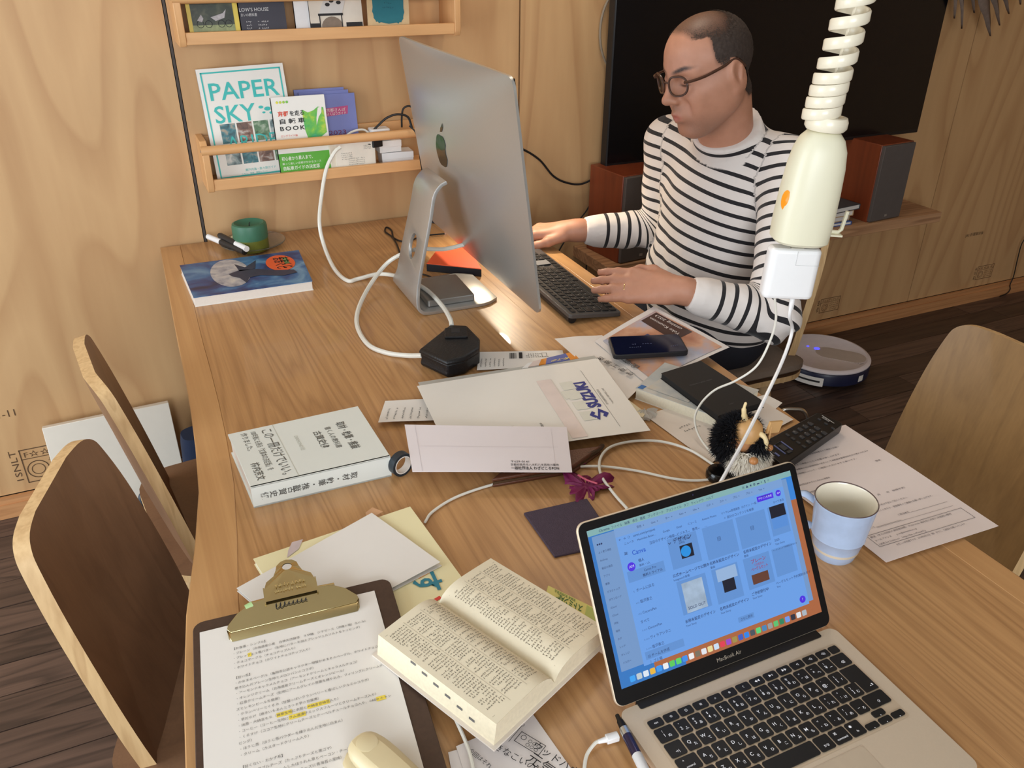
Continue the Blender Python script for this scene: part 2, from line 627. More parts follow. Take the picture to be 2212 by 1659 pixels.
def window(name, a, b, ax):
    t = bpy.data.objects.new(name, None); COL.objects.link(t); tag(t, kind='structure')
    t.location = [(a[i] + b[i]) / 2 for i in range(3)]
    L_ = lambda p: [p[i] - t.location[i] for i in range(3)]
    q = MB(); w = .05
    u = 0 if ax == 'y' else 1
    def bar(u0, u1, z0, z1):
        p0, p1 = list(a), list(b)
        p0[u], p1[u], p0[2], p1[2] = u0, u1, z0, z1
        q.box(L_(p0), L_(p1))
    bar(a[u], a[u] + w, a[2], b[2]); bar(b[u] - w, b[u], a[2], b[2]); bar(a[u], b[u], a[2], a[2] + w); bar(a[u], b[u], b[2] - w, b[2])
    m_ = (a[u] + b[u]) / 2; bar(m_ - .02, m_ + .02, a[2], b[2])
    q.build('window_frame', WFR, t)
    return t
window('window_1', (wx0, YF - .06, wz0), (wx1, YF - .02, wz1), 'y')
window('window_2', (XL - .06, ly0, lz0), (XL - .02, ly1, lz1), 'x')

# ================================================================ table
TW = wood('table top larch', (194, 148, 98), (132, 88, 50), (9, .42, 9), rings=16, rscale=1.5, fine=(300, 5, 300), fineamt=.30, line=.34, var=.05, rough=.36, wide=.3, bump=.05, coat=.15)
TE = wood('table edge larch', (204, 158, 106), (166, 116, 70), (9, .5, 9), rings=5, rscale=1.5, fine=(300, 5, 300), fineamt=.22, line=.3, var=.04, rough=.34, bump=.05, coat=.15)
YB = WY - .012
left_o = [(.034, YB), (.022, 1.657), (.019, 1.435), (.013, 1.25), (.001, 1.083), (-.013, .98), (-.027, .924), (-.05, .779), (-.066, .6), (-.07, .4), (-.07, .2)]
left_i = [(.083, YB), (.068, 1.637), (.066, 1.435), (.062, 1.26), (.053, 1.097), (.040, .98), (.031, .905), (.012, .779), (.002, .6), (0, .4), (0, .2)]
right_o = [(.967, YB), (.964, 1.83), (.959, 1.6), (.947, 1.1), (.934, .555), (.935, .462), (.936, .2)]
right_i = [(x - .036 - .001 * k, y_) for k, (x, y_) in enumerate(right_o)]
def interp(line, y_):
    pts = sorted([(b, a) for a, b in line])
    return float(np.interp(y_, [p_[0] for p_ in pts], [p_[1] for p_ in pts]))
tb = thing('table', 'long light larch dining table used as desk, end against plywood wall', 'table', (.45, 1.2, 0))
tl = tb.location
ys = [YB - (YB - .2) * k / 16 for k in range(17)]
cuts = [lambda y_: interp(left_o, y_), lambda y_: interp(left_i, y_)] + [(lambda f: (lambda y_: interp(left_i, y_) + (interp(right_i, y_) - interp(left_i, y_)) * f))(f) for f in (.27, .5, .76)] + [lambda y_: interp(right_i, y_), lambda y_: interp(right_o, y_)]
for k in range(len(cuts) - 1):
    a, b = cuts[k], cuts[k + 1]
    g = .0
    poly = [(a(y_) + g, y_) for y_ in ys] + [(b(y_) - g, y_) for y_ in ys[::-1]]
    cx = (a(1.2) + b(1.2)) / 2
    MB().prism([(p_[0] - cx, p_[1] - 1.2) for p_ in poly], HT - .034, HT).build('table_board', TE if k in (0, 5) else TW, tb, loc=(cx - tl.x, 0, 0), bevel=.0003 if k in (1, 2, 3, 4) else .0015)
MB().box((-.36, -.9, HT - .10), (.36, -.87, HT - .035)).box((-.36, .85, HT - .10), (.36, .88, HT - .035)).box((-.36, -.9, HT - .10), (-.335, .88, HT - .035)).box((.335, -.9, HT - .10), (.36, .88, HT - .035)).build('apron', TE, tb)
for sx in (-.33, .33):
    for sy in (-.86, .82):
        MB().lathe([(.022, 0), (.034, HT - .1), (.034, HT - .035)], 16, off=(sx, sy, 0)).build('leg', TE, tb, smooth=True)
# ================================================================ shared materials
ALU = mat('silver aluminium', (190, 190, 188), .34, .75, noise=.03, nscale=300)
BLACK = mat('black plastic', (22, 22, 24), .4, noise=.05)
BLACKG = mat('black gloss', (8, 9, 14), .12, noise=0)
WHITEP = mat('white plastic', (236, 236, 236), .3, noise=.02)
CREAM = mat('cream plastic', (226, 222, 196), .35, noise=.03, nscale=15)
CREAM2 = mat('ivory plastic', (236, 228, 206), .22, noise=.02)
CABLEW = mat('white cable', (228, 226, 216), .4, noise=.02)
CABLEK = mat('black cable', (26, 24, 24), .5, noise=.02)
SHW = wood('shelf alder', (222, 172, 118), (186, 132, 82), (.6, 6, 6), rings=5, rscale=2, fine=(5, 120, 120), fineamt=.2, line=.2, var=.04, rough=.45)
SHWV = wood('shelf alder upright', (222, 172, 118), (186, 132, 82), (6, 6, .6), rings=5, rscale=2, fine=(120, 120, 5), fineamt=.2, line=.2, var=.04, rough=.45)

# ================================================================ desktop computer seen from behind
im = thing('desktop_computer', 'large silver all-in-one desktop computer seen from behind, on L-shaped stand', 'computer', (.592, 1.645, HT), math.radians(-1.0))
th = math.radians(8)
PW, PH = .65, .446
def panel_pt(a, w, d):
    """a across width, w up the panel from its lower edge, d depth towards the back"""
    return Vector((.088 - w * math.sin(th) - d * math.cos(th), a, .066 + w * math.cos(th) - d * math.sin(th)))
def bulge(a, w):
    s, t = min(1, abs(a) / (PW / 2)), min(1, max(0, w / PH))
    return .005 + .043 * max(0, 1 - s ** 2.4) * max(0, math.sin(PI * t)) ** .75
q = MB()
nu, nv = 33, 25
def corner(a, w):
    r = .022
    ax, wy = PW / 2 - abs(a), min(w, PH - w)
    return a, w
AS = [PW * (math.sin(PI * (k / (nu - 1) - .5)) * .5) for k in range(nu)]
WS = [PH * (.5 + math.sin(PI * (k / (nv - 1) - .5)) * .5) for k in range(nv)]
def clampc(a, w, r=.020):
    hx, hy = PW / 2 - r, PH / 2 - r
    x, y_ = a, w - PH / 2
    dx, dy = abs(x) - hx, abs(y_) - hy
    if dx > 0 and dy > 0:
        l = math.hypot(dx, dy)
        if l > r:
            dx, dy = dx / l * r, dy / l * r
            x, y_ = math.copysign(hx + dx, x), math.copysign(hy + dy, y_)
    return x, y_ + PH / 2
back = [[panel_pt(*clampc(a, w), bulge(*clampc(a, w))) for a in AS] for w in WS]
front = [[panel_pt(*clampc(a, w), 0) for a in AS] for w in WS]
idx = lambda k, i, j: k * nu * nv + j * nu + i
vv = [p for r_ in back for p in r_] + [p for r_ in front for p in r_]
ff = []
for j in range(nv - 1):
    for i in range(nu - 1):
        ff.append((idx(0, i, j), idx(0, i + 1, j), idx(0, i + 1, j + 1), idx(0, i, j + 1)))
        ff.append((idx(1, i, j), idx(1, i, j + 1), idx(1, i + 1, j + 1), idx(1, i + 1, j)))
for i in range(nu - 1):
    for j in (0, nv - 1): ff.append((idx(0, i, j), idx(1, i, j), idx(1, i + 1, j), idx(0, i + 1, j)))
for j in range(nv - 1):
    for i in (0, nu - 1): ff.append((idx(0, i, j), idx(0, i, j + 1), idx(1, i, j + 1), idx(1, i, j)))
q.add(vv, ff)
case = q.build('case', ALU, im, smooth=True)
MB().add([panel_pt(a, w, -.0015) for a, w in ((-PW / 2 + .004, .07), (PW / 2 - .004, .07), (PW / 2 - .004, PH - .004), (-PW / 2 + .004, PH - .004))] + [panel_pt(a, w, .0005) for a, w in ((-PW / 2 + .004, .07), (PW / 2 - .004, .07), (PW / 2 - .004, PH - .004), (-PW / 2 + .004, PH - .004))], [(0, 1, 2, 3), (7, 6, 5, 4), (0, 4, 5, 1), (1, 5, 6, 2), (2, 6, 7, 3), (3, 7, 4, 0)]).build('screen_glass', BLACKG, im)
MB().add([panel_pt(a, w, -.0019) for a, w in ((-PW / 2 + .03, .095), (PW / 2 - .03, .095), (PW / 2 - .03, PH - .03), (-PW / 2 + .03, PH - .03))], [(0, 1, 2, 3)]).build('lit_display', mat('lit display', (196, 206, 224), .4, emit=1.3, noise=.2, nscale=6), im)
# fruit emblem on the back
def onback(u, v):
    a, w = u, .262 + v
    return panel_pt(a, w, bulge(a, w) + .0008)
R_ = .036
apple = []
for k in range(40):
    t = 2 * PI * k / 40
    x, y_ = math.sin(t), math.cos(t)
    r_ = 1 - .16 * max(0, y_) ** 6 - .10 * max(0, -y_) ** 8 + .03 * math.sin(3 * t) ** 2
    X_, Y_ = x * r_ * .92, y_ * r_
    d = math.hypot(X_ + 1.12, Y_ - .1)
    if d < .45:  # bite
        X_ = -1.12 + math.sqrt(max(0, .45 ** 2 - (Y_ - .1) ** 2))
    apple.append((X_ * R_, Y_ * R_))
pr = Print(onback)
for k in range(40):
    pr.poly([(0, 0), apple[k], apple[(k + 1) % 40]])
pr.poly([(0.000, R_ * 1.05), (-.004, R_ * 1.3), (-.016, R_ * 1.62), (-.019, R_ * 1.4), (-.012, R_ * 1.12)])
pr.build('fruit_emblem', mat('mirror dark', (60, 66, 64), .12, .9, noise=.35, nscale=60), im)
# stand: one bent aluminium plate (arm + foot)
prof = spline([(.095, .0045), (.0, .0045), (-.066, .0045), (-.087, .012), (-.092, .032), (-.083, .085), (-.054, .20), (-.043, .248), (-.029, .268), (-.015, .275)], 5)
q = MB()
hw = [(.096 if p.y < .006 else .096 - .024 * min(1, (p.y - .006) / .05) - .012 * min(1, max(0, (p.y - .02) / .25))) for p in prof]
yo = [-.004 - .020 * min(1, max(0, p.y - .004) / .05) for p in prof]
tt = .0035
rings = []
for i, p in enumerate(prof):
    t = (prof[min(i + 1, len(prof) - 1)] - prof[max(i - 1, 0)]).normalized()
    n = Vector((-t.y, t.x)) * tt
    w_ = hw[i]
    if i == 0: w_ -= .02
    if i == 1: w_ -= .006
    rings.append([(p.x - n.x, -w_ + yo[i], p.y - n.y), (p.x - n.x, w_ + yo[i], p.y - n.y), (p.x + n.x, w_ + yo[i], p.y + n.y), (p.x + n.x, -w_ + yo[i], p.y + n.y)])
q.loft(rings)
st = q.build('stand', ALU, im, bevel=.0025)
# cable hole cut through the arm
iz = min(range(len(prof)), key=lambda i: abs(prof[i].y - .118) + (1 if i < 20 else 0))
hc = Vector((prof[iz].x, -.024, prof[iz].y))
cut = MB().lathe([(.0215, -.02), (.0215, .02)], 32, M=rotm(0, math.radians(-90 + 14.5), 0) @ Matrix.Diagonal((1.3, 1, 1)), off=hc).build('cutter', ALU, im)
bo = st.modifiers.new('hole', 'BOOLEAN'); bo.object = cut; bo.operation = 'DIFFERENCE'; bo.solver = 'EXACT'
while st.modifiers[0].name != 'hole': st.modifiers.move(len(st.modifiers) - 1, 0)
nm_ = bpy.data.meshes.new_from_object(st.evaluated_get(bpy.context.evaluated_depsgraph_get()))
st.modifiers.clear(); st.data = nm_; bpy.data.objects.remove(cut); shade(nm_, 35)

# flat silver box lying on the computer's foot
ft = tag(MB().rbox((-.062, -.066, 0), (.045, .066, .014), .004, 3).build('drive_box', mat('grey metal box', (150, 148, 144), .4, .7), loc=(.592, 1.632, HT + .0085), rot=(0, 0, math.radians(-3))), 'flat silver box lying on the foot of the desktop computer', 'hard drive')

# ================================================================ full-size keyboard
KB0 = Vector((.900, 1.383, HT))          # corner: front edge, near end
kb = thing('keyboard', 'dark grey full-size keyboard between the computer and the man', 'keyboard', (.842, 1.596, HT), math.radians(-2.5))
KL, KD = .432, .122
def kbz(x): return .006 + (.058 - x) * .125 * .9     # rises to the rear (towards -x)
body = MB()
rr_ = rrect(-.062, -KL / 2, .062, KL / 2, .008, 4)
body.loft([[(x, y_, kbz(x) - .006) for x, y_ in rr_], [(x, y_, kbz(x) + .003) for x, y_ in rr_]]).build('body', mat('graphite', (96, 96, 96), .35, .5), kb, bevel=.001)
MB().lathe([(.0095, -KL / 2 + .004), (.0095, KL / 2 - .004)], 16, M=rotm(PI / 2, 0, 0), off=(-.053, 0, .0098)).build('rear_riser', BLACK, kb, smooth=True)
KEYM = mat('key charcoal', (17, 16, 17), .55, noise=.1)
KEYG = mat('key grey', (140, 140, 142), .45, noise=.1)
def keymesh(l, d=.0152, h=.0022):
    m_ = MB().rbox((-d / 2, -l / 2, 0), (d / 2, l / 2, h), .002, 2).mesh('key')
    m_.materials.append(KEYM); return m_
KM = {l: keymesh(l) for l in (.0152, .02, .026, .034, .044, .1)}
KMs = keymesh(.0152, .0095)
lay = []   # (offset from near end, length) per row;  near end = left of the typist
for r_, row_ in enumerate([[.0152] * 22, [.0152] * 13 + [.034] + [.0152] * 7, [.026] + [.0152] * 12 + [.02] + [.0152] * 7, [.026] + [.0152] * 11 + [.034] + [.0152] * 4, [.044] + [.0152] * 10 + [.034] + [.0152] * 5, [.0152] * 3 + [.02] + [.1] + [.02] + [.0152] * 9]):
    pos = .012
    for k, l in enumerate(row_):
        if pos + l > KL - .008: break
        if (r_ in (3, 4) and k >= 13 - (r_ == 4) and k < 14): pos += .058 if r_ == 3 else .02
        if pos + l > KL - .008: break
        x = -.046 + r_ * .0188
        o = link('key', KMs if r_ == 0 else KM[l], None, kb, (x, -KL / 2 + pos + l / 2, kbz(x) + .0028), (0, math.atan(.1125), 0))
        pos += l + .0037
Print(lambda u, v: Vector((u, v, kbz(u) + .0052))).build  # (legends follow)
lg = Print(lambda u, v: Vector((u, v, kbz(u) + .0054)))
for r_ in range(1, 5):
    for k in range(19):
        lg.glyphs(-.046 + r_ * .0188, -KL / 2 + .021 + k * .0189 + r_ * .003, 1, .0045, 0, 0, 3)
lg.build('key_legends', mat('legend grey', (190, 190, 192), .5, noise=0), kb)
MB().box((-.030, KL / 2 - .128, kbz(-.02) + .0015), (.034, KL / 2 - .100, kbz(-.02) + .0022), M=None).build('indicator_plate', KEYG, kb)

# ================================================================ television on the wall
tv = thing('television', 'large black flat-screen television hanging on the plywood wall behind the man', 'television', (1.953, WY - .004, .793))
MB().rbox((-.645, -.07, 0), (.645, -.035, .74), .004, 2).build('casing', BLACK, tv)
MB().box((-.641, -.0712, .012), (.641, -.0702, .736)).build('screen', mat('screen black', (7, 8, 13), .22, noise=0), tv)
MB().box((-.2, -.035, .2), (.2, 0, .5)).build('wall_bracket', BLACK, tv)
MB().ball((-.497, -.0715, .018), .0022, 8, 6).build('standby_light', mat('red led', (200, 30, 30), .4, emit=1.5, noise=0), tv)

# wall ledge under the television
ledge_m = wood('ledge timber', (196, 152, 112), (120, 78, 50), (.5, 7, 9), rings=8, rscale=2, fine=(4, 120, 120), fineamt=.25, line=.45, var=.02, rough=.6)
ld = tag(MB().box((-.70, -.215, -.018), (.70, 0, .018)).build('wall_ledge', ledge_m, loc=(1.95, WY, .515), bevel=.0015), 'plain wooden wall ledge under the television carrying two speakers', 'shelf')
# speakers
SPW = wood('speaker cherry veneer', (132, 62, 34), (96, 42, 24), (6, 6, .6), rings=5, rscale=2, fine=(90, 90, 4), fineamt=.25, line=.3, var=.03, rough=.35)
GRILLE = mat('grey speaker cloth', (92, 84, 80), .9, bump=.3, bscale=900)
def speaker(x, label, w=.158, d=.175, h=.265, rz=0):
    t = thing('speaker', label, 'speaker', (x, WY - .115, .533), rz, 'pair of bookshelf speakers')
    MB().box((-w / 2, -d / 2 + .012, 0), (w / 2, d / 2, h)).build('cabinet', SPW, t, bevel=.002)
    MB().box((-w / 2 + .003, -d / 2, .003), (w / 2 - .003, -d / 2 + .014, h - .003)).build('grille', GRILLE, t, bevel=.002)
    MB().box((-.006, -d / 2 - .0008, .014), (.006, -d / 2 + .001, .022)).build('badge', mat('badge silver', (190, 190, 190), .3, .8), t)
    return t
speaker(2.375, 'cherry-veneer bookshelf speaker with grey cloth front, right end of the ledge', rz=math.radians(4))
speaker(1.365, 'cherry-veneer bookshelf speaker half hidden behind the striped man', rz=math.radians(6))
# flat books lying on the ledge
y0 = .5335
for k, (w, d, h, x, c, nm, lb) in enumerate([(.17, .13, .012, 2.155, (70, 100, 165), 'blue', 'thin blue booklet lying at the bottom of the pile on the ledge'), (.135, .12, .018, 2.165, (196, 168, 132), 'tan', 'pale tan book lying second from bottom in the ledge pile'),
                                         (.135, .125, .018, 2.175, (206, 178, 140), 'beige', 'beige book lying under the dark book on the ledge'), (.165, .14, .018, 2.18, (72, 72, 76), 'slate', 'dark slate book lying on top of the pile on the ledge')]):
    t = thing('flat_book', lb, 'book', (x, WY - .125, y0), math.radians((-3, 4, -2, 6)[k]), 'books lying on the ledge')
    MB().box((-w / 2, -d / 2, 0), (w / 2, d / 2, .002)).box((-w / 2, -d / 2, h - .002), (w / 2, d / 2, h)).box((w / 2 - .002, -d / 2, 0), (w / 2, d / 2, h)).build('cover', mat('cover ' + nm, c, .6), t)
    MB().box((-w / 2 + .003, -d / 2 + .003, .002), (w / 2 - .002, d / 2 - .003, h - .002)).build('pages', PAPER, t)
    y0 += h + .0003

# cable ring and cables behind the television
p0 = AY(1345, 65, WY - .012)
tag(MB().tube([p0 + Vector((.075 * math.cos(a), .001 * math.sin(3 * a), .115 * math.sin(a))) for a in [2 * PI * k / 40 for k in range(40)]], .0035, 8, True).build('cable_loop', mat('grey cable', (140, 126, 108), .5), smooth=True), 'loop of grey cable hanging on the wall beside the television', 'cable')
def wallcable(name, pts, r, m_, label, cat='cable', dy=.02):
    P = [AY(x, y_, WY - dy) for x, y_ in pts]
    return tag(MB().tube(spline(P, 8), r, 8).build(name, m_, smooth=True), label, cat)
wallcable('power_cable', [(1090, 318), (1125, 321), (1165, 345), (1195, 380), (1225, 395), (1258, 397), (1295, 378), (1330, 360)], .0032, CABLEK, 'black cable sagging across the wall from the computer to the television')
wallcable('speaker_cable', [(1318, 330), (1310, 358), (1298, 395), (1270, 450), (1243, 487), (1200, 560), (1195, 640)], .0022, CABLEK, 'thin black cable hanging down the wall beside the cherry speaker', dy=.014)
wallcable('speaker_cable', [(1316, 368), (1300, 400), (1290, 440), (1276, 485), (1268, 560), (1262, 640)], .0022, CABLEK, 'second thin black cable hanging nearer to the cherry speaker', dy=.017)
wallcable('aerial_cable', [(2225, 505), (2208, 525), (2198, 560), (2190, 595), (2182, 615), (2182, 625), (2175, 634), (2160, 640)], .0022, CABLEK, 'thin brown cable dropping over the skirting at the right edge', dy=.022)

# ================================================================ wall racks
def rack(name, label, x0, x1, zb, hgt, dp=.115):
    t = thing(name, label, 'wall rack', ((x0 + x1) / 2, WY, zb), 0, 'slim wooden wall racks')
    w = (x1 - x0) / 2
    for s in (-1, 1):
        MB().prism([(0, 0), (-.108, 0), (-dp, .012), (-dp, hgt * .80), (-.09, hgt), (0, hgt)], -.008, .008, M=Matrix(((0, 0, 1), (1, 0, 0), (0, 1, 0))), off=(s * (w - .008), 0, 0)).build('side_panel', SHWV, t, bevel=.0015)
    MB().box((-w + .016, -.108, .004), (w - .016, 0, .016)).build('bottom_board', SHW, t, bevel=.001)
    MB().box((-w + .016, -.113, .004), (w - .016, -.101, .030)).build('front_lip', SHW, t, bevel=.0015)
    MB().box((-w + .016, -.012, .09), (w - .016, -.004, .115)).build('back_rail', SHW, t, bevel=.001)
    MB().tube([(-w - .001, -dp + .008, hgt * .83), (w + .001, -dp + .008, hgt * .83)], .0115, 14).build('dowel_rail', SHW, t, smooth=True)
    for s in (-1, 1):
        MB().lathe([(.003, 0), (.003, .003)], 10, M=rotm(0, PI / 2, 0), off=(s * (w + .0005) - (.0015), -dp + .008, hgt * .83)).build('screw', mat('screw steel', (170, 170, 170), .3, .9), t)
    return t
rack('wall_rack', 'lower slim wooden wall rack with dowel rail, above the table end', .166, .86, .852, .12)
rack('wall_rack', 'upper slim wooden wall rack cut off by the top of the picture', .158, .834, 1.184, .12)

# ================================================================ plywood chairs
CHF = wood('chair veneer walnut', (136, 102, 76), (98, 71, 53), (8, 8, .7), rings=6, rscale=1.5, fine=(220, 220, 7), fineamt=.25, line=.25, var=.06, rough=.4)
CHO = wood('chair veneer oak', (142, 108, 66), (106, 78, 46), (8, 8, .7), rings=6, rscale=1.5, fine=(220, 220, 7), fineamt=.3, line=.25, var=.03, rough=.4)
CHE = wood('ply edge', (222, 188, 138), (176, 134, 88), (60, 60, 3), rings=3, rscale=1, fine=(200, 200, 12), fineamt=.3, line=.35, var=.03, rough=.5)
LEG = wood('chair leg beech', (206, 172, 128), (170, 132, 90), (9, 9, .6), rings=4, rscale=2, fine=(160, 160, 8), fineamt=.2, line=.2, var=.03)
def plate(outline, surf, th_, facem, edgem, name, parent):
    """a bent veneer plate: outline in (s, t), surf(s, t) -> point, normal"""
    n = len(outline)
    cs, ct = sum(p[0] for p in outline) / n, sum(p[1] for p in outline) / n
    q = MB()
    rings = []
    R = (1, .995, .7, .4, .12)
    for side in (1, -1):
        for r_ in (R if side == 1 else R):
            ring = []
            for s_, t_ in outline:
                a, b = cs + (s_ - cs) * r_, ct + (t_ - ct) * r_
                p_, nn = surf(a, b)
                ring.append(p_ + nn * (side * th_ / 2))
            rings.append(ring)
    A, B = rings[:5], rings[5:]
    q.mi = 0
    q.loft(A, cap0=False); q.loft(B, cap0=False)
    q.mi = 1
    q.loft([A[0], B[0]], False, False)
    me = bpy.data.meshes.new(name)
    me.from_pydata(q.v, [], q.f)
    bm = bmesh.new(); bm.from_mesh(me)
    bm.faces.ensure_lookup_table()
    for f_, mi in zip(bm.faces, q.m): f_.material_index = mi
    bmesh.ops.remove_doubles(bm, verts=bm.verts, dist=1e-6)
    bmesh.ops.recalc_face_normals(bm, faces=bm.faces)
    bm.to_mesh(me); bm.free()
    me.materials.append(facem); me.materials.append(edgem)
    shade(me, 35)
    return link(name, me, None, parent)
def chair(label, loc, rz, face, top=.80, wt=.118, wm=.155, wb=.15, tilt=.20):
    t = thing('plywood_chair', label, 'chair', loc, rz, 'moulded plywood chairs at the table')
    zs = [(.40, wb), (.50, wm), (.60, wm - .002), (.60 + (top - .635) * .6, wm - .010), (top - .036, wm - .022), (top - .013, wm - .032), (top - .002, wm - .054), (top, wm - .095)]
    o1 = [Vector((s_, z_, 0)) for z_, s_ in zs]
    o1 = spline(o1, 4)
    outl = [(p.x, p.y) for p in o1] + [(-p.x, p.y) for p in o1[::-1]]
    def surf(s_, z_):
        x = -.20 - tilt * (z_ - .42) + .9 * s_ * s_ + .15 * max(0, .5 - z_) ** 2
        nn = Vector((1, -1.8 * s_, tilt)).normalized()
        return Vector((x, s_, z_)), nn
    plate(outl, surf, .019, face, CHE, 'backrest', t)
    seat = rrect(-.235, -.19, .18, .19, .07, 6)
    def surf2(a, b):
        return Vector((a, b, .425 - .9 * max(0, a - .08) ** 2 + .25 * b * b + .3 * max(0, -a - .12) ** 2)), Vector((0, 0, 1))
    plate(seat, surf2, .015, face, CHE, 'seat', t)
    for sx, sy in ((-1, -1), (-1, 1), (1, -1), (1, 1)):
        MB().tube([(sx * .13 - .01, sy * .12, .42), (sx * .19 - .01, sy * .17, 0.002)], [.017, .011], 12).build('leg', LEG, t, smooth=True)
    return t
def chair_at(label, bx, by, rz, face, **k):
    """place by the foot of the backrest"""
    d = rotm(0, 0, rz) @ Vector((-.2, 0, 0))
    return chair(label, (bx - d.x, by - d.y, 0), rz, face, **k)
chair_at('walnut-faced plywood chair in the left foreground, its broad back face showing', -.105, 1.012, math.radians(-16), CHF)
chair_at('plywood chair seen edge-on at the left, second along the table', -.055, 1.40, math.radians(7), CHF)
chair_at('oak-faced plywood chair at the right edge of the picture', 1.235, .775, math.radians(180), CHO, top=.815)
mc = chair_at('plywood chair the striped man sits on, back board behind him', 1.452, 1.57, math.radians(178), CHF, top=.79)
pc = T(1716, 886, .10)
hoop = thing('chrome_hoop', 'bent chrome tube hoop standing on the floor behind the remote control', 'stand', (pc.x, pc.y, 0))
hd = Vector((RR.x, RR.y, 0)).normalized()
MB().tube(spline([hd * a_ + Vector((0, 0, z_)) for a_, z_ in ((-.062, .004), (-.058, .06), (-.040, .098), (0, .103), (.030, .096), (.048, .06), (.052, .004))], 6), .007, 12).build('tube', mat('chrome', (215, 212, 205), .12, 1, noise=0), hoop, smooth=True)
for a_ in (-.062, .052): MB().lathe([(.012, 0), (.012, .006), (.008, .008)], 14, off=hd * a_).build('foot_pad', BLACK, hoop, smooth=True)
# felt cushion on the man's chair
cu = MB()
cu.loft([[(x, y_, z_ + .02 * (abs(y_) / .2) ** 3) for x, y_ in rrect(-.2 + i_, -.205 + i_, .17 - i_, .205 - i_, .07, 6)] for z_, i_ in ((0, .01), (.006, 0), (.022, 0), (.03, .012))])
tag(cu.build('seat_cushion', mat('grey felt', (128, 112, 98), .95, bump=.4, bscale=500), smooth=True, loc=(1.275, 1.575, .437), rot=(0, 0, math.radians(178))), 'grey-brown felt cushion under the striped man on his chair', 'cushion')

# ================================================================ robot vacuum
rv = thing('robot_vacuum', 'white round robot vacuum parked on the dark floor by the skirting', 'robot vacuum', (2.185, 2.00, .0), math.radians(-14))
MB().lathe([(.150, .012), (.1625, .016), (.164, .05), (.160, .058)], 56).build('bumper', mat('navy plastic', (30, 34, 62), .35), rv, smooth=True)
MB().lathe([(.158, .058), (.163, .062), (.163, .066), (.158, .071), (.150, .0725), (.148, .0712), (.0, .0712)], 56, cap0=True).build('top_cover', mat('vacuum white', (222, 214, 218), .35), rv, smooth=True)
MB().prism([(x, y_) for x, y_ in rrect(-.045, -.150 + .005, .045, .03, .044, 8)], .0712, .0722).build('control_strip', mat('vacuum beige', (186, 174, 166), .4), rv, rot=(0, 0, math.radians(55)))
for (u, v), r_ in (((.052, .085), .010), ((.075, .110), .004)):
    MB().lathe([(r_, .0722), (r_, .0728)], 20, off=(-u + .04, v - .055, 0)).build('power_light', mat('blue led', (60, 60, 255), .3, emit=3, noise=0), rv)
Print(lambda u, v: Vector((.045 + u * math.cos(-.7) - v * math.sin(-.7), -.085 + u * math.sin(-.7) + v * math.cos(-.7), .0716))).text('eufy', 0, 0, .032).build('brand_lettering', mat('vacuum grey print', (168, 158, 160), .4, noise=0), rv)
q = MB()
for a0, a1, z0, z1 in ((-2.75, -2.05, .012, .045), (-1.25, -1.1, .025, .048)):
    q = MB()
    for k in range(8):
        a, b = a0 + (a1 - a0) * k / 8, a0 + (a1 - a0) * (k + 1) / 8
        q.add([(.1652 * math.cos(a), .1652 * math.sin(a), z0), (.1652 * math.cos(b), .1652 * math.sin(b), z0), (.1652 * math.cos(b), .1652 * math.sin(b), z1), (.1652 * math.cos(a), .1652 * math.sin(a), z1)], [(0, 1, 2, 3)])
    q.build('white_label', PAPER, rv)
q = MB()
for k in range(8):
    a, b = -2.68 + .56 * k / 8, -2.68 + .56 * (k + 1) / 8
    q.add([(.1656 * math.cos(a), .1656 * math.sin(a), .026), (.1656 * math.cos(b), .1656 * math.sin(b), .026), (.1656 * math.cos(b), .1656 * math.sin(b), .033), (.1656 * math.cos(a), .1656 * math.sin(a), .033)], [(0, 1, 2, 3)])
q.build('label_bar', INK, rv)

# ================================================================ hanging outlet on its coiled cord
OC = Vector((.826, .842, 0))
po = thing('hanging_outlet', 'cream hanging power outlet with orange lamp, on a coiled ceiling cord', 'power outlet', (OC.x, OC.y, 1.045), math.radians(-25))
MR = rotm(0, math.radians(3.5), 0)
def orr(w, d, z): return [(w * math.copysign(abs(math.cos(t)) ** .75, math.cos(t)), d * math.copysign(abs(math.sin(t)) ** .75, math.sin(t)), z) for t in [2 * PI * k / 40 for k in range(40)]]
MB().loft([orr(.034, .030, .000), orr(.0385, .034, .004), orr(.0395, .035, .03), orr(.0385, .034, .07), orr(.0365, .032, .105), orr(.0335, .029, .126), orr(.028, .025, .140), orr(.021, .020, .148), orr(.016, .016, .150)], M=MR).build('body', CREAM, po, smooth=True)
MB().tube([MR @ Vector((.0155, -.0342 * math.sqrt(max(0, 1 - (.0155 / .04) ** 2)), .006)), MR @ Vector((.0155, -.0325, .04)), MR @ Vector((.0145, -.031, .09)), MR @ Vector((.012, -.0265, .122)), MR @ Vector((.008, -.018, .148))], .0006, 6).build('seam', mat('seam brown', (150, 140, 112), .6), po)
MB().lathe([(.0, 0), (.0075, 0), (.0088, .0012), (0, .0022)], 24, M=MR @ rotm(0, 0, math.radians(-146)) @ rotm(0, math.radians(90), 0) @ Matrix.Diagonal((1.55, .85, 1)), off=MR @ Vector((-.0348, -.0175, .060)), cap0=False, cap1=False).build('orange_lamp', mat('orange lens', (240, 150, 30), .25, noise=.05), po, smooth=True)
MB().tube([MR @ Vector((.034, 0, .016)), MR @ Vector((.052, 0, .016)), MR @ Vector((.056, 0, .020)), MR @ Vector((.058, 0, .046))], .0028, 8).box((.034, -.010, .012), (.056, .010, .0145), M=MR).build('cord_hook', CREAM, po)
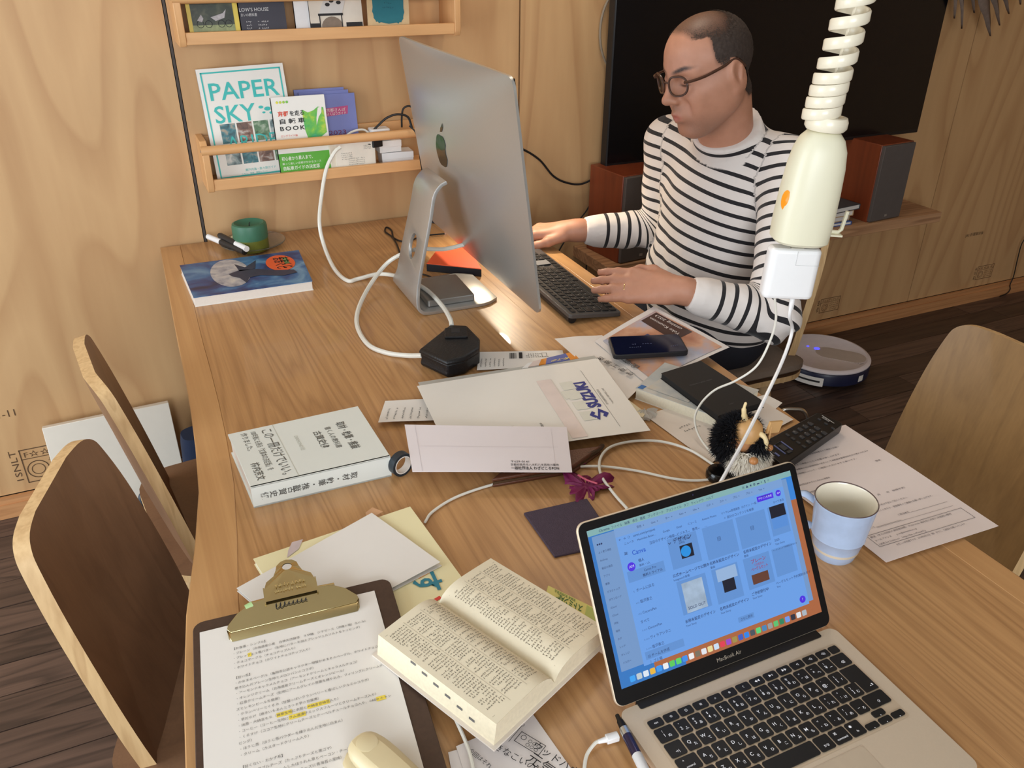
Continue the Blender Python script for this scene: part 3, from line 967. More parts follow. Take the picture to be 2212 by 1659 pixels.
# ring + coil
q = MB()
q.lathe([(.017, .150), (.024, .151), (.027, .155), (.027, .163), (.025, .168), (.020, .169), (.017, .165), (.017, .15)], 32, M=MR, cap0=False, cap1=False)
q.build('cord_collar', CREAM2, po, smooth=True)
pts = []
n = 12 * 28
zt = .163
for k in range(n + 1):
    t = k / n
    turns = t * 13.0
    z = zt + .0145 * turns + .0075 * max(0, turns - 4) + .0006 * max(0, turns - 5) ** 1.5
    lean = .0 + .13 * (z - zt)
    r_ = .0215 - .0002 * turns
    a = 2 * PI * turns
    pts.append(Vector((lean + r_ * math.cos(a), r_ * math.sin(a), z)))
q = MB()
rings = []
for i, p in enumerate(pts):
    t = (pts[min(i + 1, n)] - pts[max(i - 1, 0)]).normalized()
    out = Vector((math.cos(2 * PI * 13 * i / n), math.sin(2 * PI * 13 * i / n), 0))
    upv = t.cross(out).normalized(); upv = upv if upv.z > 0 else -upv
    rings.append([p + out * a + upv * b for a, b in ((.0012, -.0068), (.0024, -.0052), (.0024, .0052), (.0012, .0068), (-.0012, .0068), (-.0018, .0052), (-.0018, -.0052), (-.0012, -.0068))])
q.loft(rings)
q.build('coiled_cord', CREAM2, po, smooth=True)
MB().tube(spline([(.004, 0, .165), (.02, 0, .30), (.055, 0, .48), (.08, 0, .62)], 8), .0018, 6).build('cord_core', CREAM2, po, smooth=True)
MB().tube([pts[-1], pts[-1] + Vector((.03, 0, .12)), (.16, 0, ZC - 1.045)], .004, 8).build('ceiling_lead', CREAM2, po)

# white charger plugged into it
ch = thing('phone_charger', 'white square laptop charger plugged under the cream hanging outlet', 'charger', (OC.x - .012, OC.y - .006, .966), math.radians(-24))
MB().rbox((-.036, -.0145, 0), (.036, .0145, .074), .010, 5, M=rotm(0, math.radians(2), 0)).build('body', WHITEP, ch, bevel=.004)
MB().box((.0, -.0148, .052), (.034, -.0143, .0523), M=rotm(0, math.radians(2), 0)).box((.0, -.0148, .052), (.0004, -.0143, .072), M=rotm(0, math.radians(2), 0)).build('plug_seam', mat('seam grey', (190, 190, 190), .5), ch)
MB().box((-.008, -.008, .074), (.010, .008, .081), M=rotm(0, math.radians(2), 0)).build('plug_prongs', mat('prong metal', (190, 186, 170), .3, .9), ch)
# ================================================================ things on the table
def quad_thing(name, label, cat, px, z, th_, m_, group=None, parts=None):
    """a flat thing traced on the table: px = bl, br, tr, tl of its top face (reading direction), z = height of the top face above the table"""
    P = [T(x, y_, HT + z) for x, y_ in px]
    c = sum(P, Vector()) / 4
    t = thing(name, label, cat, (c.x, c.y, HT + z - th_), 0, group)
    Q = [Vector((p.x - c.x, p.y - c.y, th_)) for p in P]
    t['_q'] = 0
    del t['_q']
    fn = planar(Q[0], Q[1] - Q[0], ((Q[3] - Q[0]) + (Q[2] - Q[1])) / 2)
    return t, Q, fn, (Q[1] - Q[0]).length, (Q[3] - Q[0]).length
def inset(Q, d):
    c = sum(Q, Vector()) / 4
    out = []
    for p in Q:
        v = (c - p); v.z = 0
        out.append(p + v.normalized() * d)
    return out
def slab(Q, z0, z1):
    return MB().loft([[(p.x, p.y, z0) for p in Q], [(p.x, p.y, z1) for p in Q]])
def sheet(name, label, cat, px, z, m_=None, group=None, wave=0.0, nx=9, ny=9, zs=None, th_=.0005):
    """one sheet of paper as a gently waving surface; zs = heights at bl, br, tr, tl"""
    zs = zs or (z, z, z, z)
    P = [T(x, y_, HT + h) for (x, y_), h in zip(px, zs)]
    c = sum(P, Vector()) / 4
    base = Vector((c.x, c.y, HT + min(zs)))
    Q = [p - base for p in P]
    def at(u, v):
        a = Q[0].lerp(Q[1], u); b = Q[3].lerp(Q[2], u)
        p = a.lerp(b, v)
        p.z += wave * (math.sin(u * 5 + v * 3) + math.sin(v * 7 - u * 2)) * .5 + wave
        return p
    W_, H_ = ((Q[1] - Q[0]).length + (Q[2] - Q[3]).length) / 2, ((Q[3] - Q[0]).length + (Q[2] - Q[1]).length) / 2
    o = tag(MB().leaf(at, nx, ny, th_).build(name, m_ or PAPER, smooth=True, loc=base), label, cat, group)
    up = Vector((0, 0, .0007))
    return o, (lambda u, v: at(u / W_, v / H_) + up), W_, H_
def cable(name, label, pts, r, m_, cat='cable', n=8):
    """pts: (px, py, z above the table) or Vectors"""
    P = [p if isinstance(p, Vector) else T(p[0], p[1], HT + p[2]) for p in pts]
    base = P[0].copy()
    return tag(MB().tube([p - base for p in spline(P, n)], r, 8).build(name, m_, smooth=True, loc=base), label, cat)

# ---------------------------------------------------------------- laptop
lp = thing('laptop', 'open gold laptop with lit blue screen in the right foreground', 'laptop', (.494, .489, HT), math.radians(.2))
GOLD = mat('gold aluminium', (216, 198, 174), .4, .35, noise=.03, nscale=400)
LW, LD = .2895, .20
hl = LW / 2
rim = rrect(-hl, -LD, hl, 0, .010, 6)
def basez(y_): return .0125 + .0032 * (y_ + LD) / LD
MB().loft([[(x * .985, -LD / 2 + (y_ + LD / 2) * .98, .001) for x, y_ in rim], [(x, y_, .005) for x, y_ in rim], [(x, y_, basez(y_) - .0004) for x, y_ in rim], [(x * .998, -LD / 2 + (y_ + LD / 2) * .997, basez(y_)) for x, y_ in rim]]).build('base', GOLD, lp, smooth=True)
zz = lambda y_: basez(y_)
KBx0, KBx1, KBy1, KBy0 = -hl + .0185, hl - .0185, -.0225, -.126
tray = rrect(KBx0 - .0022, KBy0 - .0022, KBx1 + .0022, KBy1 + .0022, .004, 4)
MB().add([(x, y_, zz(y_) + .0002) for x, y_ in tray], [tuple(range(len(tray)))]).build('keyboard_tray', mat('gold tray', (208, 188, 162), .4, .35), lp)
hingeb = rrect(-hl * .84, -.0075, hl * .84, .004, .002, 3)
MB().prism(hingeb, .004, .0168).build('hinge', mat('hinge black', (24, 23, 23), .4), lp)
LK = mat('laptop key black', (20, 20, 22), .42, noise=.05)
LKL = mat('key legend white', (232, 232, 236), .5, emit=.25, noise=0)
p_ = (KBx1 - KBx0) / 14.5
gap = .0021
rowh = (KBy1 - KBy0) / 5.62
keys = []  # (x0, x1, y0, y1, big, small, tl)
yt = KBy1
h0 = rowh * .62
w0 = (KBx1 - KBx0) / 14
fnames = ['esc', '☼', '☀', '⊞', '⌕', '⍟', '☾', '◀◀', '▶॥', '▶▶', '◁', '◁)', '◁))', '']
fx = KBx0
for k in range(14):
    wk = p_ * 1.06 if k == 0 else (p_ * .78 if k == 13 else p_ * (14.5 - 1.06 - .78) / 12)
    keys.append((fx, fx + wk, yt - h0, yt, fnames[k], '', ''))
    fx += wk
yt -= h0
row1 = [('1', 'ぬ', '!'), ('2', 'ふ', '"'), ('3', 'あ', '#'), ('4', 'う', '$'), ('5', 'え', '%'), ('6', 'お', '&'), ('7', 'や', "'"), ('8', 'ゆ', '('), ('9', 'よ', ')'), ('0', 'わ', 'を'), ('-', 'ほ', '='), ('^', 'へ', '~'), ('¥', 'ー', '|'), ('', '⌫', '')]
row2 = [('', '→|', ''), ('Q', 'た', ''), ('W', 'て', ''), ('E', 'い', ''), ('R', 'す', ''), ('T', 'か', ''), ('Y', 'ん', ''), ('U', 'な', ''), ('I', 'に', ''), ('O', 'ら', ''), ('P', 'せ', ''), ('@', '゛', '`'), ('[', '「', '{')]
row3 = [('', 'control', '^'), ('A', 'ち', ''), ('S', 'と', ''), ('D', 'し', ''), ('F', 'は', ''), ('G', 'き', ''), ('H', 'く', ''), ('J', 'ま', ''), ('K', 'の', ''), ('L', 'り', ''), (';', 'れ', '+'), (':', 'け', '*'), (']', 'む', '}')]
row4 = [('', '⇧', ''), ('Z', 'つ', ''), ('X', 'さ', ''), ('C', 'そ', ''), ('V', 'ひ', ''), ('B', 'こ', ''), ('N', 'み', ''), ('M', 'も', ''), (',', 'ね', '<'), ('.', 'る', '>'), ('/', 'め', '?'), ('_', 'ろ', ''), ('', '⇧', '')]
def addrow(row_, first, last):
    global yt
    n = len(row_)
    mid = ((KBx1 - KBx0) - first - last) / (n - 2)
    x = KBx0
    for k, (a, b, c) in enumerate(row_):
        w = first if k == 0 else last if k == n - 1 else mid
        keys.append((x, x + w, yt - rowh, yt, a, b, c)); x += w
    yt -= rowh
p_ = (KBx1 - KBx0) / 14.6
addrow(row1, p_ * 1.35, p_ * 1.25)
yr = yt
x = KBx0
for k, (a, b, c) in enumerate(row2):
    w = p_ * 1.2 if k == 0 else p_ * 1.0
    keys.append((x, x + w, yt - rowh, yt, a, b, c)); x += w
xr2 = x
yt -= rowh
x = KBx0
for k, (a, b, c) in enumerate(row3):
    w = p_ * 1.5 if k == 0 else p_ * 1.0
    keys.append((x, x + w, yt - rowh, yt, a, b, c)); x += w
xr3 = x
yt -= rowh
addrow(row4, p_ * 2.0, p_ * 1.7)
x = KBx0
for a, b, c, w in (('', 'caps', '', 1), ('', 'option', '', 1), ('', 'command', '⌘', 1.25), ('', '英数', '', 1.15), ('', '', '', 3.65), ('', 'かな', '', 1.15), ('', 'command', '⌘', 1.25), ('', 'fn', '◉', 1.1)):
    keys.append((x, x + w * p_, yt - rowh, yt, a, b, c)); x += w * p_
aw = (KBx1 - x) / 3
keys += [(x, x + aw, yt - rowh, yt - rowh * .5, '', '◂', ''), (x + aw, x + 2 * aw, yt - rowh * .5, yt, '', '▴', ''), (x + aw, x + 2 * aw, yt - rowh, yt - rowh * .5, '', '▾', ''), (x + 2 * aw, x + 3 * aw, yt - rowh, yt - rowh * .5, '', '▸', '')]
legend = Print(lambda u, v: Vector((u, v, zz(v) + .0016)))
for (x0, x1, y0_, y1_, a, b, c) in keys:
    cx, cy = (x0 + x1) / 2, (y0_ + y1_) / 2
    g = gap / 2
    r_ = rrect(x0 + g - cx, y0_ + g - cy, x1 - g - cx, y1_ - g - cy, .0018, 2)
    ko = MB().prism(r_, 0, .0011).build('key', LK, lp, loc=(cx, cy, zz(cy) + .0003))
    s_ = .0052
    if len(b) > 1 and b not in ('→|',):
        legend.text(b, cx, cy - .0045, .0034, align='CENTER')
        if c: legend.text(c, cx - .004, cy + .002, .004, align='CENTER')
    elif a and not b:
        legend.text(a, cx, cy - .0012, .0036, align='CENTER')
    else:
        if a: legend.text(a, cx - .0028, cy - .0008 if not c else cy - .003, s_, align='CENTER', bold=.004)
        if b: legend.text(b, cx + .0026 if a else cx, cy - .0045, s_ * .8, align='CENTER')
        if c: legend.text(c, cx - .0028, cy + .0022, s_ * .72, align='CENTER')
# return key (tall L shape)
g = gap / 2
L_ = [(xr2 + g, yr - g), (KBx1 - g, yr - g), (KBx1 - g, yr - 2 * rowh + g), (xr3 + g, yr - 2 * rowh + g), (xr3 + g, yr - rowh - g), (xr2 + g, yr - rowh - g)]
cxy = ((xr2 + KBx1) / 2, yr - rowh)
MB().prism([(a - cxy[0], b - cxy[1]) for a, b in L_[::-1]], 0, .0011).build('key', LK, lp, loc=(cxy[0], cxy[1], zz(cxy[1]) + .0003))
legend.text('⏎', KBx1 - .006, yr - 2 * rowh + .004, .006, align='CENTER')
legend.build('key_legends', LKL, lp)
tp = rrect(-.056, -LD + .005, .056, -.134, .004, 4)
MB().add([(x, y_, zz(y_) + .00025) for x, y_ in tp], [tuple(range(len(tp)))]).build('trackpad', mat('gold trackpad', (206, 188, 164), .3, .3), lp)
tf = Print(lambda u, v: Vector((u, v, zz(v) + .00035)))
tf.frame(-.0563, -LD + .0047, .0563, -.1337, .0005)
tf.build('trackpad_rim', mat('gold rim', (226, 208, 186), .3, .5), lp)
# lid
LA = math.radians(122)
LH = .197
ldir = Vector((0, -math.cos(LA), math.sin(LA)))
ln = Vector((0, -math.sin(LA), -math.cos(LA)))           # faces the user
def lidp(u, v, d=0): return Vector((u, .001, .0152)) + ldir * v + ln * d
lr = rrect(-hl, .002, hl, LH, .010, 6)
lid = MB().loft([[lidp(x, y_, -.0045) for x, y_ in lr], [lidp(x, y_, -.0005) for x, y_ in lr]]).build('lid', GOLD, lp, bevel=.001)
lr2 = rrect(-hl + .0012, .003, hl - .0012, LH - .0012, .009, 6)
MB().loft([[lidp(x, y_, -.0005) for x, y_ in lr2], [lidp(x, y_, .0003) for x, y_ in lr2]]).build('bezel', mat('bezel black', (14, 14, 16), .25, noise=0), lid)
sx0, sx1, sy0, sy1 = -hl + .010, hl - .010, .020, LH - .010
SW, SH = sx1 - sx0, sy1 - sy0
def emat(name, col, s=1.0):
    m_ = mat('glow ' + name, col, .3, emit=s, noise=0)
    m_.node_tree.nodes['Principled BSDF'].inputs['Base Color'].default_value = (.012, .012, .014, 1)
    return m_
ES = 1.0
def scr(lift): return lambda u, v: lidp(sx0 + u * SW, sy0 + v * SH, .0003 + lift)
def sp_(lift): return Print(scr(lift))
sp_(.0002).rect(0, 0, 1, 1).build('wallpaper', printed('x', [(0, 0, 0)]) if False else emat('wall orange', (168, 98, 58), ES), lid)
sp_(.0003).rect(0, .0, .16, 1).rect(.16, 0, .3, .05).build('wallpaper_blue', emat('wall blue', (46, 116, 190), ES), lid)
sp_(.0003).rect(.94, .80, 1, 1).build('wallpaper_sky', emat('wall sky', (52, 128, 210), ES), lid)
sp_(.0004).rect(0, .962, 1, 1).build('menu_bar', emat('menu', (128, 172, 172), ES), lid)
sp_(.0004).rect(.015, .10, .97, .955).build('window_back', emat('winback', (112, 148, 196), ES), lid)
sp_(.0005).rect(.115, .085, .945, .963).build('browser_window', emat('browser', (104, 156, 226), ES), lid)
sp_(.00055).rect(.115, .908, .945, .963).build('tab_strip', emat('tabs', (118, 156, 208), ES), lid)
for (a, b, c, d) in ((.335, .60, .475, .80), (.505, .585, .66, .80), (.675, .585, .825, .80), (.84, .60, .935, .80), (.335, .30, .475, .52), (.505, .29, .635, .52), (.665, .31, .80, .52), (.815, .33, .925, .52), (.13, .61, .30, .68), (.13, .115, .31, .165), (.58, .13, .66, .165)):
    sp_(.0006).rect(a, b, c, d).build('page_tile', emat('tile', (94, 142, 206), ES), lid)
for (a, b, c, d) in ((.385, .65, .445, .735), (.545, .35, .605, .43), (.85, .72, .93, .80)):
    sp_(.0007).rect(a, b, c, d).build('dark_thumbnail', emat('navy', (10, 14, 34), 1), lid)
g1 = sp_(.0008); g1.disc(.41, .692, .024, 20, .036); g1.build('planet_thumbnail', emat('planet', (30, 140, 220), ES), lid)
g1 = sp_(.0007); g1.rect(.355, .305, .455, .50); g1.build('grey_thumbnail', mat('glow grey', (126, 142, 160), .5, emit=.7, noise=.5, nscale=60), lid)
g1 = sp_(.0007); g1.rect(.525, .43, .625, .51); g1.build('pale_thumbnail', emat('palegrey', (146, 176, 214), ES), lid)
g1 = sp_(.0007); g1.rect(.85, .645, .93, .72); g1.build('snow_thumbnail', emat('snow', (84, 138, 210), ES), lid)
g1 = sp_(.0007); g1.rect(.69, .335, .775, .40); g1.build('brown_thumbnail', emat('brown', (96, 56, 40), ES), lid)
PUR = emat('purple', (74, 40, 220), ES)
sp_(.0008).rect(.80, .855, .885, .892).build('purple_button', PUR, lid)
for a, b, c, d in ((.913, .875, .014, .022), (.155, .705, .018, .028), (.915, .13, .016, .024)): sp_(.0008).disc(a, b, c, 18, d).build('purple_disc', PUR, lid)
tw = sp_(.0010)
tw.text('デザインを作成', 0, 0, .001) if False else None
WT = Print(lambda u, v: lidp(sx0 + u, sy0 + v, .0003 + .0010))
WT.text('デザインを作成', .806 * SW, .868 * SH, .0030, width=.07 * SW)
WT.text('AM', .905 * SW, .869 * SH, .0032, width=.017 * SW); WT.text('AM', .144 * SW, .698 * SH, .0042, width=.022 * SW); WT.text('?', .912 * SW, .123 * SH, .004)
WT.build('white_lettering', emat('white text', (206, 216, 246), 1), lid)
BT = Print(lambda u, v: lidp(sx0 + u, sy0 + v, .0003 + .0009))
def bt(t, u, v, s, **k): BT.text(t, u * SW, v * SH, s, **k)
bt('Chrome', .05, .972, .0038, bold=.01); bt('ファイル   編集   表示   履歴   ブックマーク   プロファイル   タブ   ウィンドウ   ヘルプ', .105, .972, .0034)
bt('▣  ▲  ✱  ◍  ▬  ≋  ▮  ⌕', .74, .972, .0036)
for k, t in enumerate(('受信', 'Goo', 'ホー', 'Goo', 'Cha', 'カテ', 'スト', 'プロ', 'プロ', 'You')):
    bt(t + '  ×', .215 + k * .067, .928, .0030)
bt('←  →  ⟳   canva.com/projects', .125, .882, .0036)
bt('ニュース', .145, .850, .0030); bt('Maximilian Binian…', .205, .850, .0030); bt('Google', .325, .850, .0030); bt('Gmail', .39, .850, .0030); bt('ニュース', .445, .850, .0030); bt('Amazon Photos', .515, .850, .0030); bt('リトケLive管理画面', .61, .850, .0030); bt('ログイン（一般…', .715, .850, .0030); bt('Facebook', .825, .878, .003)
bt('注目のデザイン機能⌄', .255, .805, .0036); bt('ビジネス⌄', .385, .805, .0036); bt('教育⌄', .46, .805, .0036); bt('…', .52, .805, .004)
bt('⌕  自分のコンテンツを検索', .62, .815, .0034); bt('すべて表示', .875, .815, .0032)
bt('☰', .135, .785, .005); bt('⌄ デザイン', .335, .765, .0062, bold=.01)
bt('個人', .19, .72, .0036, bold=.01); bt('無料・1人', .19, .69, .003); bt('Canva Pro', .205, .652, .0036); bt('無料トライアル', .195, .622, .0036, bold=.008)
for t, v in (('‹  ホームに戻る', .545), ('▭ 塩沢善之', .47), ('▭ CocoroPan', .40), ('すべて', .345), ('› ▭ CocoroPan', .295), ('› ▭ ヴィラアシタニ', .235), ('› ▭ 塩沢善之', .175), ('▤ チームを作成', .125), ('▯ ゴミ箱', .088)):
    bt(t, .14, v, .0038)
bt('公式ホームページで公開中', .325, .555, .0040, bold=.01); bt('Instagramの投稿', .325, .53, .003)
bt('名称未設定のデザイン', .505, .555, .0040, bold=.01); bt('動画', .505, .53, .003); bt('名称未設定のデザイン', .675, .555, .0040, bold=.01); bt('動画', .675, .53, .003)
bt('2020', .84, .565, .0036); bt('Your Story', .84, .54, .003)
bt('名称未設定のデザイン', .335, .25, .0040, bold=.01); bt('Your Story', .335, .225, .003); bt('名称未設定のデザイン', .505, .25, .0040, bold=.01); bt('Your Story', .505, .225, .003)
bt('ご予約受付中', .67, .27, .0040, bold=.01); bt('Your Story', .67, .245, .003); bt('ベーグルセット予約開始めます', .80, .285, .0036); bt('Tiny', .80, .262, .003)
bt('さらに表示', .59, .14, .0034); bt('塩沢さんの\nセット写真を\n25時迄', .385, .78, .0026); bt('ベーグルセット予約開始のお知らせ', .82, .505, .0022)
bt('▤', .575, .69, .006, align='CENTER'); bt('▤', .745, .69, .006, align='CENTER'); bt('SOLD OUT', .405, .325, .0046, align='CENTER')
for k in range(16): bt(('●●●', 'よく使う項目', 'AirDrop', '最近の項目', 'アプリ', '書類', 'デスクトップ', 'ダウンロード', 'iCloud', 'iCloud', '共有', '場所', 'タグ', 'レッド', 'オレンジ', 'イエロー')[k], .028, .895 - k * .05, .0026)
BT.build('black_lettering', emat('screen ink', (34, 48, 92), 1), lid)
RT = Print(lambda u, v: lidp(sx0 + u, sy0 + v, .0003 + .0009))
RT.text('プレーン', .70 * SW, .475 * SH, .0052, width=.075 * SW, bold=.01); RT.text('1月限定の', .715 * SW, .452 * SH, .003); RT.text('ベーグルセット', .695 * SW, .425 * SH, .0044, width=.085 * SW, bold=.01)
RT.build('red_lettering', emat('red text', (150, 40, 80), 1), lid)
CT = Print(lambda u, v: lidp(sx0 + u, sy0 + v, .0003 + .0009))
CT.text('Canva', .17 * SW, .772 * SH, .0072, bold=.01, width=.062 * SW); CT.build('blue_lettering', emat('canva', (30, 80, 190), 1), lid)
dcols = [(58, 160, 240), (190, 200, 205), (220, 228, 240), (230, 180, 60), (60, 150, 235), (235, 235, 235), (90, 200, 90), (90, 210, 100), (60, 140, 230), (235, 235, 235), (120, 110, 90), (225, 228, 235), (230, 215, 150), (200, 220, 240), (220, 60, 80), (150, 70, 200), (160, 140, 70), (60, 90, 190), (40, 130, 230), (70, 80, 90), (90, 210, 120), (70, 130, 180), (150, 150, 150), (90, 190, 110), (40, 130, 90), (110, 150, 230), (40, 44, 60), (220, 225, 230), (170, 180, 190)]
for k, c in enumerate(dcols):
    u = .055 + k * .0305
    d = sp_(.0006)
    d.poly([(u + x, .038 + y_ * 1.55) for x, y_ in rrect(-.012, -.012, .012, .012, .004, 2)])
    d.build('dock_icon', emat('dock%d' % k, c, ES), lid)
Print(lambda u, v: lidp(u, v, .0007)).text('MacBook Air', 0, .0095, .0062, align='CENTER').build('maker_lettering', mat('bezel print', (150, 140, 125), .5, noise=0), lid)
Print(lambda u, v: lidp(u, v, .0007)).disc(0, LH - .005, .0012).build('camera_eye', mat('camera dot', (40, 40, 60), .1, noise=0), lid)

# pen (vaporiser-like stylus) lying along the laptop's left edge
a, b = T(1333, 1545, HT + .012), T(1405, 1690, HT + .02)
pn = thing('pen', 'dark violet and silver pen lying against the left side of the laptop', 'pen', a)
d = b - a
for f0, f1, r0, r1, m_, nm in ((0, .10, .0022, .0028, BLACK, 'tip'), (.10, .22, .0036, .0040, BLACK, 'nose_cone'), (.22, .33, .0050, .0050, mat('satin silver', (200, 205, 205), .25, .8), 'silver_collar'), (.33, .62, .0052, .0052, mat('violet metal', (62, 56, 86), .25, .6), 'barrel'), (.62, 1.0, .0053, .0053, mat('pen label', (222, 222, 222), .5), 'white_label')):
    MB().tube([d * f0, d * f1], [r0, r1], 14).build(nm, m_, pn, smooth=True)
e1 = d.normalized(); e2 = e1.cross(Vector((0, 0, 1))).normalized()
lb = Print(lambda u, v: d * .64 + e1 * u + (e2 * math.sin(v) * .00545 + Vector((0, 0, 1)) * math.cos(v) * .00545))
for k in range(4): lb.glyphs(.002, -.5 + .28 * k, 14, .0018, .0024, 0, 3)
lb.build('label_print', INKG, pn)

# usb plug and cable at the laptop's left
cw = T(1335, 1590, HT + .006)
uc = thing('usb_cable', 'white cable plugged into the left side of the laptop', 'cable', cw)
uu = (T(1300, 1600, HT + .006) - cw).normalized()
MB().tube([uu * .0, uu * .013], .0042, 10, prof=[(-.7, -1), (.7, -1), (1, -.5), (1, .5), (.7, 1), (-.7, 1), (-1, .5), (-1, -.5)]).build('plug', WHITEP, uc, bevel=.0005)
MB().tube([uu * .013, uu * .022], [.0032, .0022], 10).build('strain_relief', WHITEP, uc, smooth=True)
MB().tube(spline([uu * .02] + [T(x, y_, HT + z) - cw for x, y_, z in ((1285, 1606, .006), (1268, 1630, .004), (1262, 1662, .004), (1258, 1720, .003))], 6), .0019, 8).build('lead', CABLEW, uc, smooth=True)

# ---------------------------------------------------------------- mug
mg = thing('mug', 'light blue glazed mug with cream inside, standing right of the laptop', 'mug', (.749, .601, HT), math.radians(120))
MB().lathe([(.0, .0), (.0240, .0), (.0262, .003), (.0300, .018), (.0332, .0335), (.0340, .0345), (.0336, .0362), (.0362, .06), (.0388, .0855), (.0392, .0875), (.0388, .0885), (.0378, .0875)], 48, cap1=False).build('outer_wall', mat('blue glaze', (172, 192, 222), .22, noise=.16, nscale=55, coat=.3), mg, smooth=True)
MB().lathe([(.0378, .0878), (.0368, .0855), (.034, .05), (.0295, .014), (.022, .007), (0, .0065)], 48, cap0=False).build('inside', mat('cream glaze', (234, 226, 206), .2, noise=.02, coat=.3), mg, smooth=True)
MB().lathe([(.0374, .0880), (.0384, .0892), (.0392, .0880), (.0384, .0874)], 48, cap0=False, cap1=False).build('rim', mat('rim brown', (92, 74, 70), .3), mg, smooth=True)
hdl = spline([(.0365, 0, .070), (.052, 0, .075), (.063, 0, .064), (.060, 0, .044), (.046, 0, .032), (.0335, 0, .030)], 6)
MB().tube(hdl, .0048, 10, prof=[(a * .85, b * 1.25) for a, b in [(math.cos(2 * PI * k / 10), math.sin(2 * PI * k / 10)) for k in range(10)]]).build('handle', MATS['blue glaze'], mg, smooth=True)

# ---------------------------------------------------------------- picture book with a sea animal
t, Q, fn, bw_, bh = quad_thing('picture_book', 'thick picture book with blue sea cover and orange oval, by the candle', 'book', [(418, 643), (675, 607), (645, 540), (388, 573)], .022, .022, None)
slab(inset(Q, .002), .0012, .0208).build('pages', mat('book pages', (226, 218, 208), .8, noise=.05, nscale=200), t)
slab(Q, .0208, .022).build('front_cover', printed('sea cover', [(34, 34, 62), (40, 66, 120), (58, 110, 160), (120, 160, 190)], 14, .8), t)
slab(Q, 0, .0012).build('back_cover', PAPER, t)
pr = Print(fn); pr.disc(bw_ * .36, bh * .56, bw_ * .17, 30, bh * .42); pr.build('moon_print', printed('moon print', [(120, 124, 140), (176, 176, 182), (206, 202, 196)], 40, .3), t)
fn2 = lambda u, v: fn(u, v) + Vector((0, 0, .0003))
Print(fn2).disc(bw_ * .82, bh * .66, bw_ * .13, 30, bh * .25).build('orange_oval', mat('orange print', (226, 96, 52), .4, noise=.05), t)
pr = Print(lambda u, v: fn(u, v) + Vector((0, 0, .0004)))
pr.poly([(bw_ * x, bh * y_) for x, y_ in ((.34, .52), (.45, .60), (.60, .56), (.74, .46), (.90, .40), (.92, .30), (.78, .26), (.60, .36), (.50, .34), (.46, .20), (.42, .36), (.36, .44))])
pr.poly([(bw_ * x, bh * y_) for x, y_ in ((.44, .56), (.42, .80), (.50, .66), (.62, .84), (.58, .58))])
pr.build('whale_print', mat('whale print', (50, 56, 78), .4, noise=.3, nscale=60), t)
pr = Print(lambda u, v: fn(u, v) + Vector((0, 0, .0006)))
for k in range(2): pr.text('おおくじら'[:4], bw_ * (.775 + .055 * k), bh * .84, bh * .12, rot=-PI / 2, width=bh * .36, bold=.02)
pr.build('title_lettering', INK, t)
Print(lambda u, v: fn(u, v) + Vector((0, 0, .0006))).rect(bw_ * .855, bh * .60, bw_ * .90, bh * .80).build('green_patch', mat('green print', (110, 140, 90), .5), t)

# ---------------------------------------------------------------- glass dish, candle, markers
dc = T(548, 531, HT)
ds = thing('glass_dish', 'shallow clear glass dish under the green candle', 'dish', (dc.x, dc.y, HT))
GLASS = mat('clear glass', (225, 228, 222), .08, noise=0, trans=.9, ior=1.3)
MB().lathe([(0, .001), (.05, .001), (.066, .006), (.081, .013), (.0815, .0145), (.080, .015), (.064, .0085), (.049, .004), (0, .0035)], 48, cap0=False, cap1=False).build('bowl', GLASS, ds, smooth=True)
cc = T(546, 541, HT)
cn = thing('candle', 'stout green pillar candle standing in the glass dish', 'candle', (cc.x, cc.y, HT + .005))
MB().lathe([(0, 0), (.0405, 0), (.042, .003), (.042, .030)], 40, cap0=False, cap1=False).build('lower_wax', mat('olive wax', (98, 104, 40), .4, noise=.3, nscale=60, sss=.1), cn, smooth=True)
MB().lathe([(.042, .030), (.043, .033), (.043, .060), (.041, .067), (.036, .069), (.032, .066), (.024, .061), (0, .059)], 40, cap0=False, cap1=False).build('upper_wax', mat('green wax', (64, 112, 88), .45, noise=.12, nscale=40, sss=.1), cn, smooth=True)
MB().tube([(0, 0, .058), (.001, 0, .066), (.003, 0, .069)], .0012, 6).build('wick', INK, cn)
def marker(label, a, b, capfirst):
    a, b = Vector(a), Vector(b)
    t = thing('marker_pen', label, 'marker', a, 0, 'markers in the glass dish')
    d = b - a
    segs = ((0, .36, .0072, WHITEP, 'cap'), (.36, .98, .0078, mat('marker black', (40, 42, 44), .4), 'barrel'), (.98, 1, .006, BLACK, 'end_plug')) if capfirst else ((0, .05, .006, BLACK, 'end_plug'), (.05, .62, .0078, MATS['marker black'], 'barrel'), (.62, 1, .0074, WHITEP, 'cap'))
    for f0, f1, r_, m_, nm in segs: MB().tube([d * f0, d * f1], r_, 16).build(nm, m_, t, smooth=True)
    e1 = d.normalized(); e2 = e1.cross(Vector((0, 0, 1))).normalized(); e3 = e2.cross(e1)
    pr = Print(lambda u, v: d * (.45 if capfirst else .15) + e1 * u + (-e2 * math.sin(v) + e3 * math.cos(v)) * .0081)
    for k in range(2): pr.glyphs(.004, -.2 + .4 * k + .4, 7, .0045, .0062, 0, 4)
    pr.build('barrel_print', mat('marker print', (170, 165, 160), .5, noise=0), t)
    return t
marker('black marker with white cap pointing to the wall, leaning on the dish', T(450, 511, HT + .021), T(530, 545, HT + .018), True)
marker('black marker with white cap towards the picture book, in the dish', T(474, 508, HT + .030), T(533, 538, HT + .026), False)
sh = T(508, 512, HT + .012)
tag(MB().ball((0, 0, 0), (.012, .008, .005), 12, 8).build('seashell', mat('shell cream', (228, 220, 180), .4), smooth=True, loc=sh), 'tiny cream shell in the dish behind the markers', 'shell')

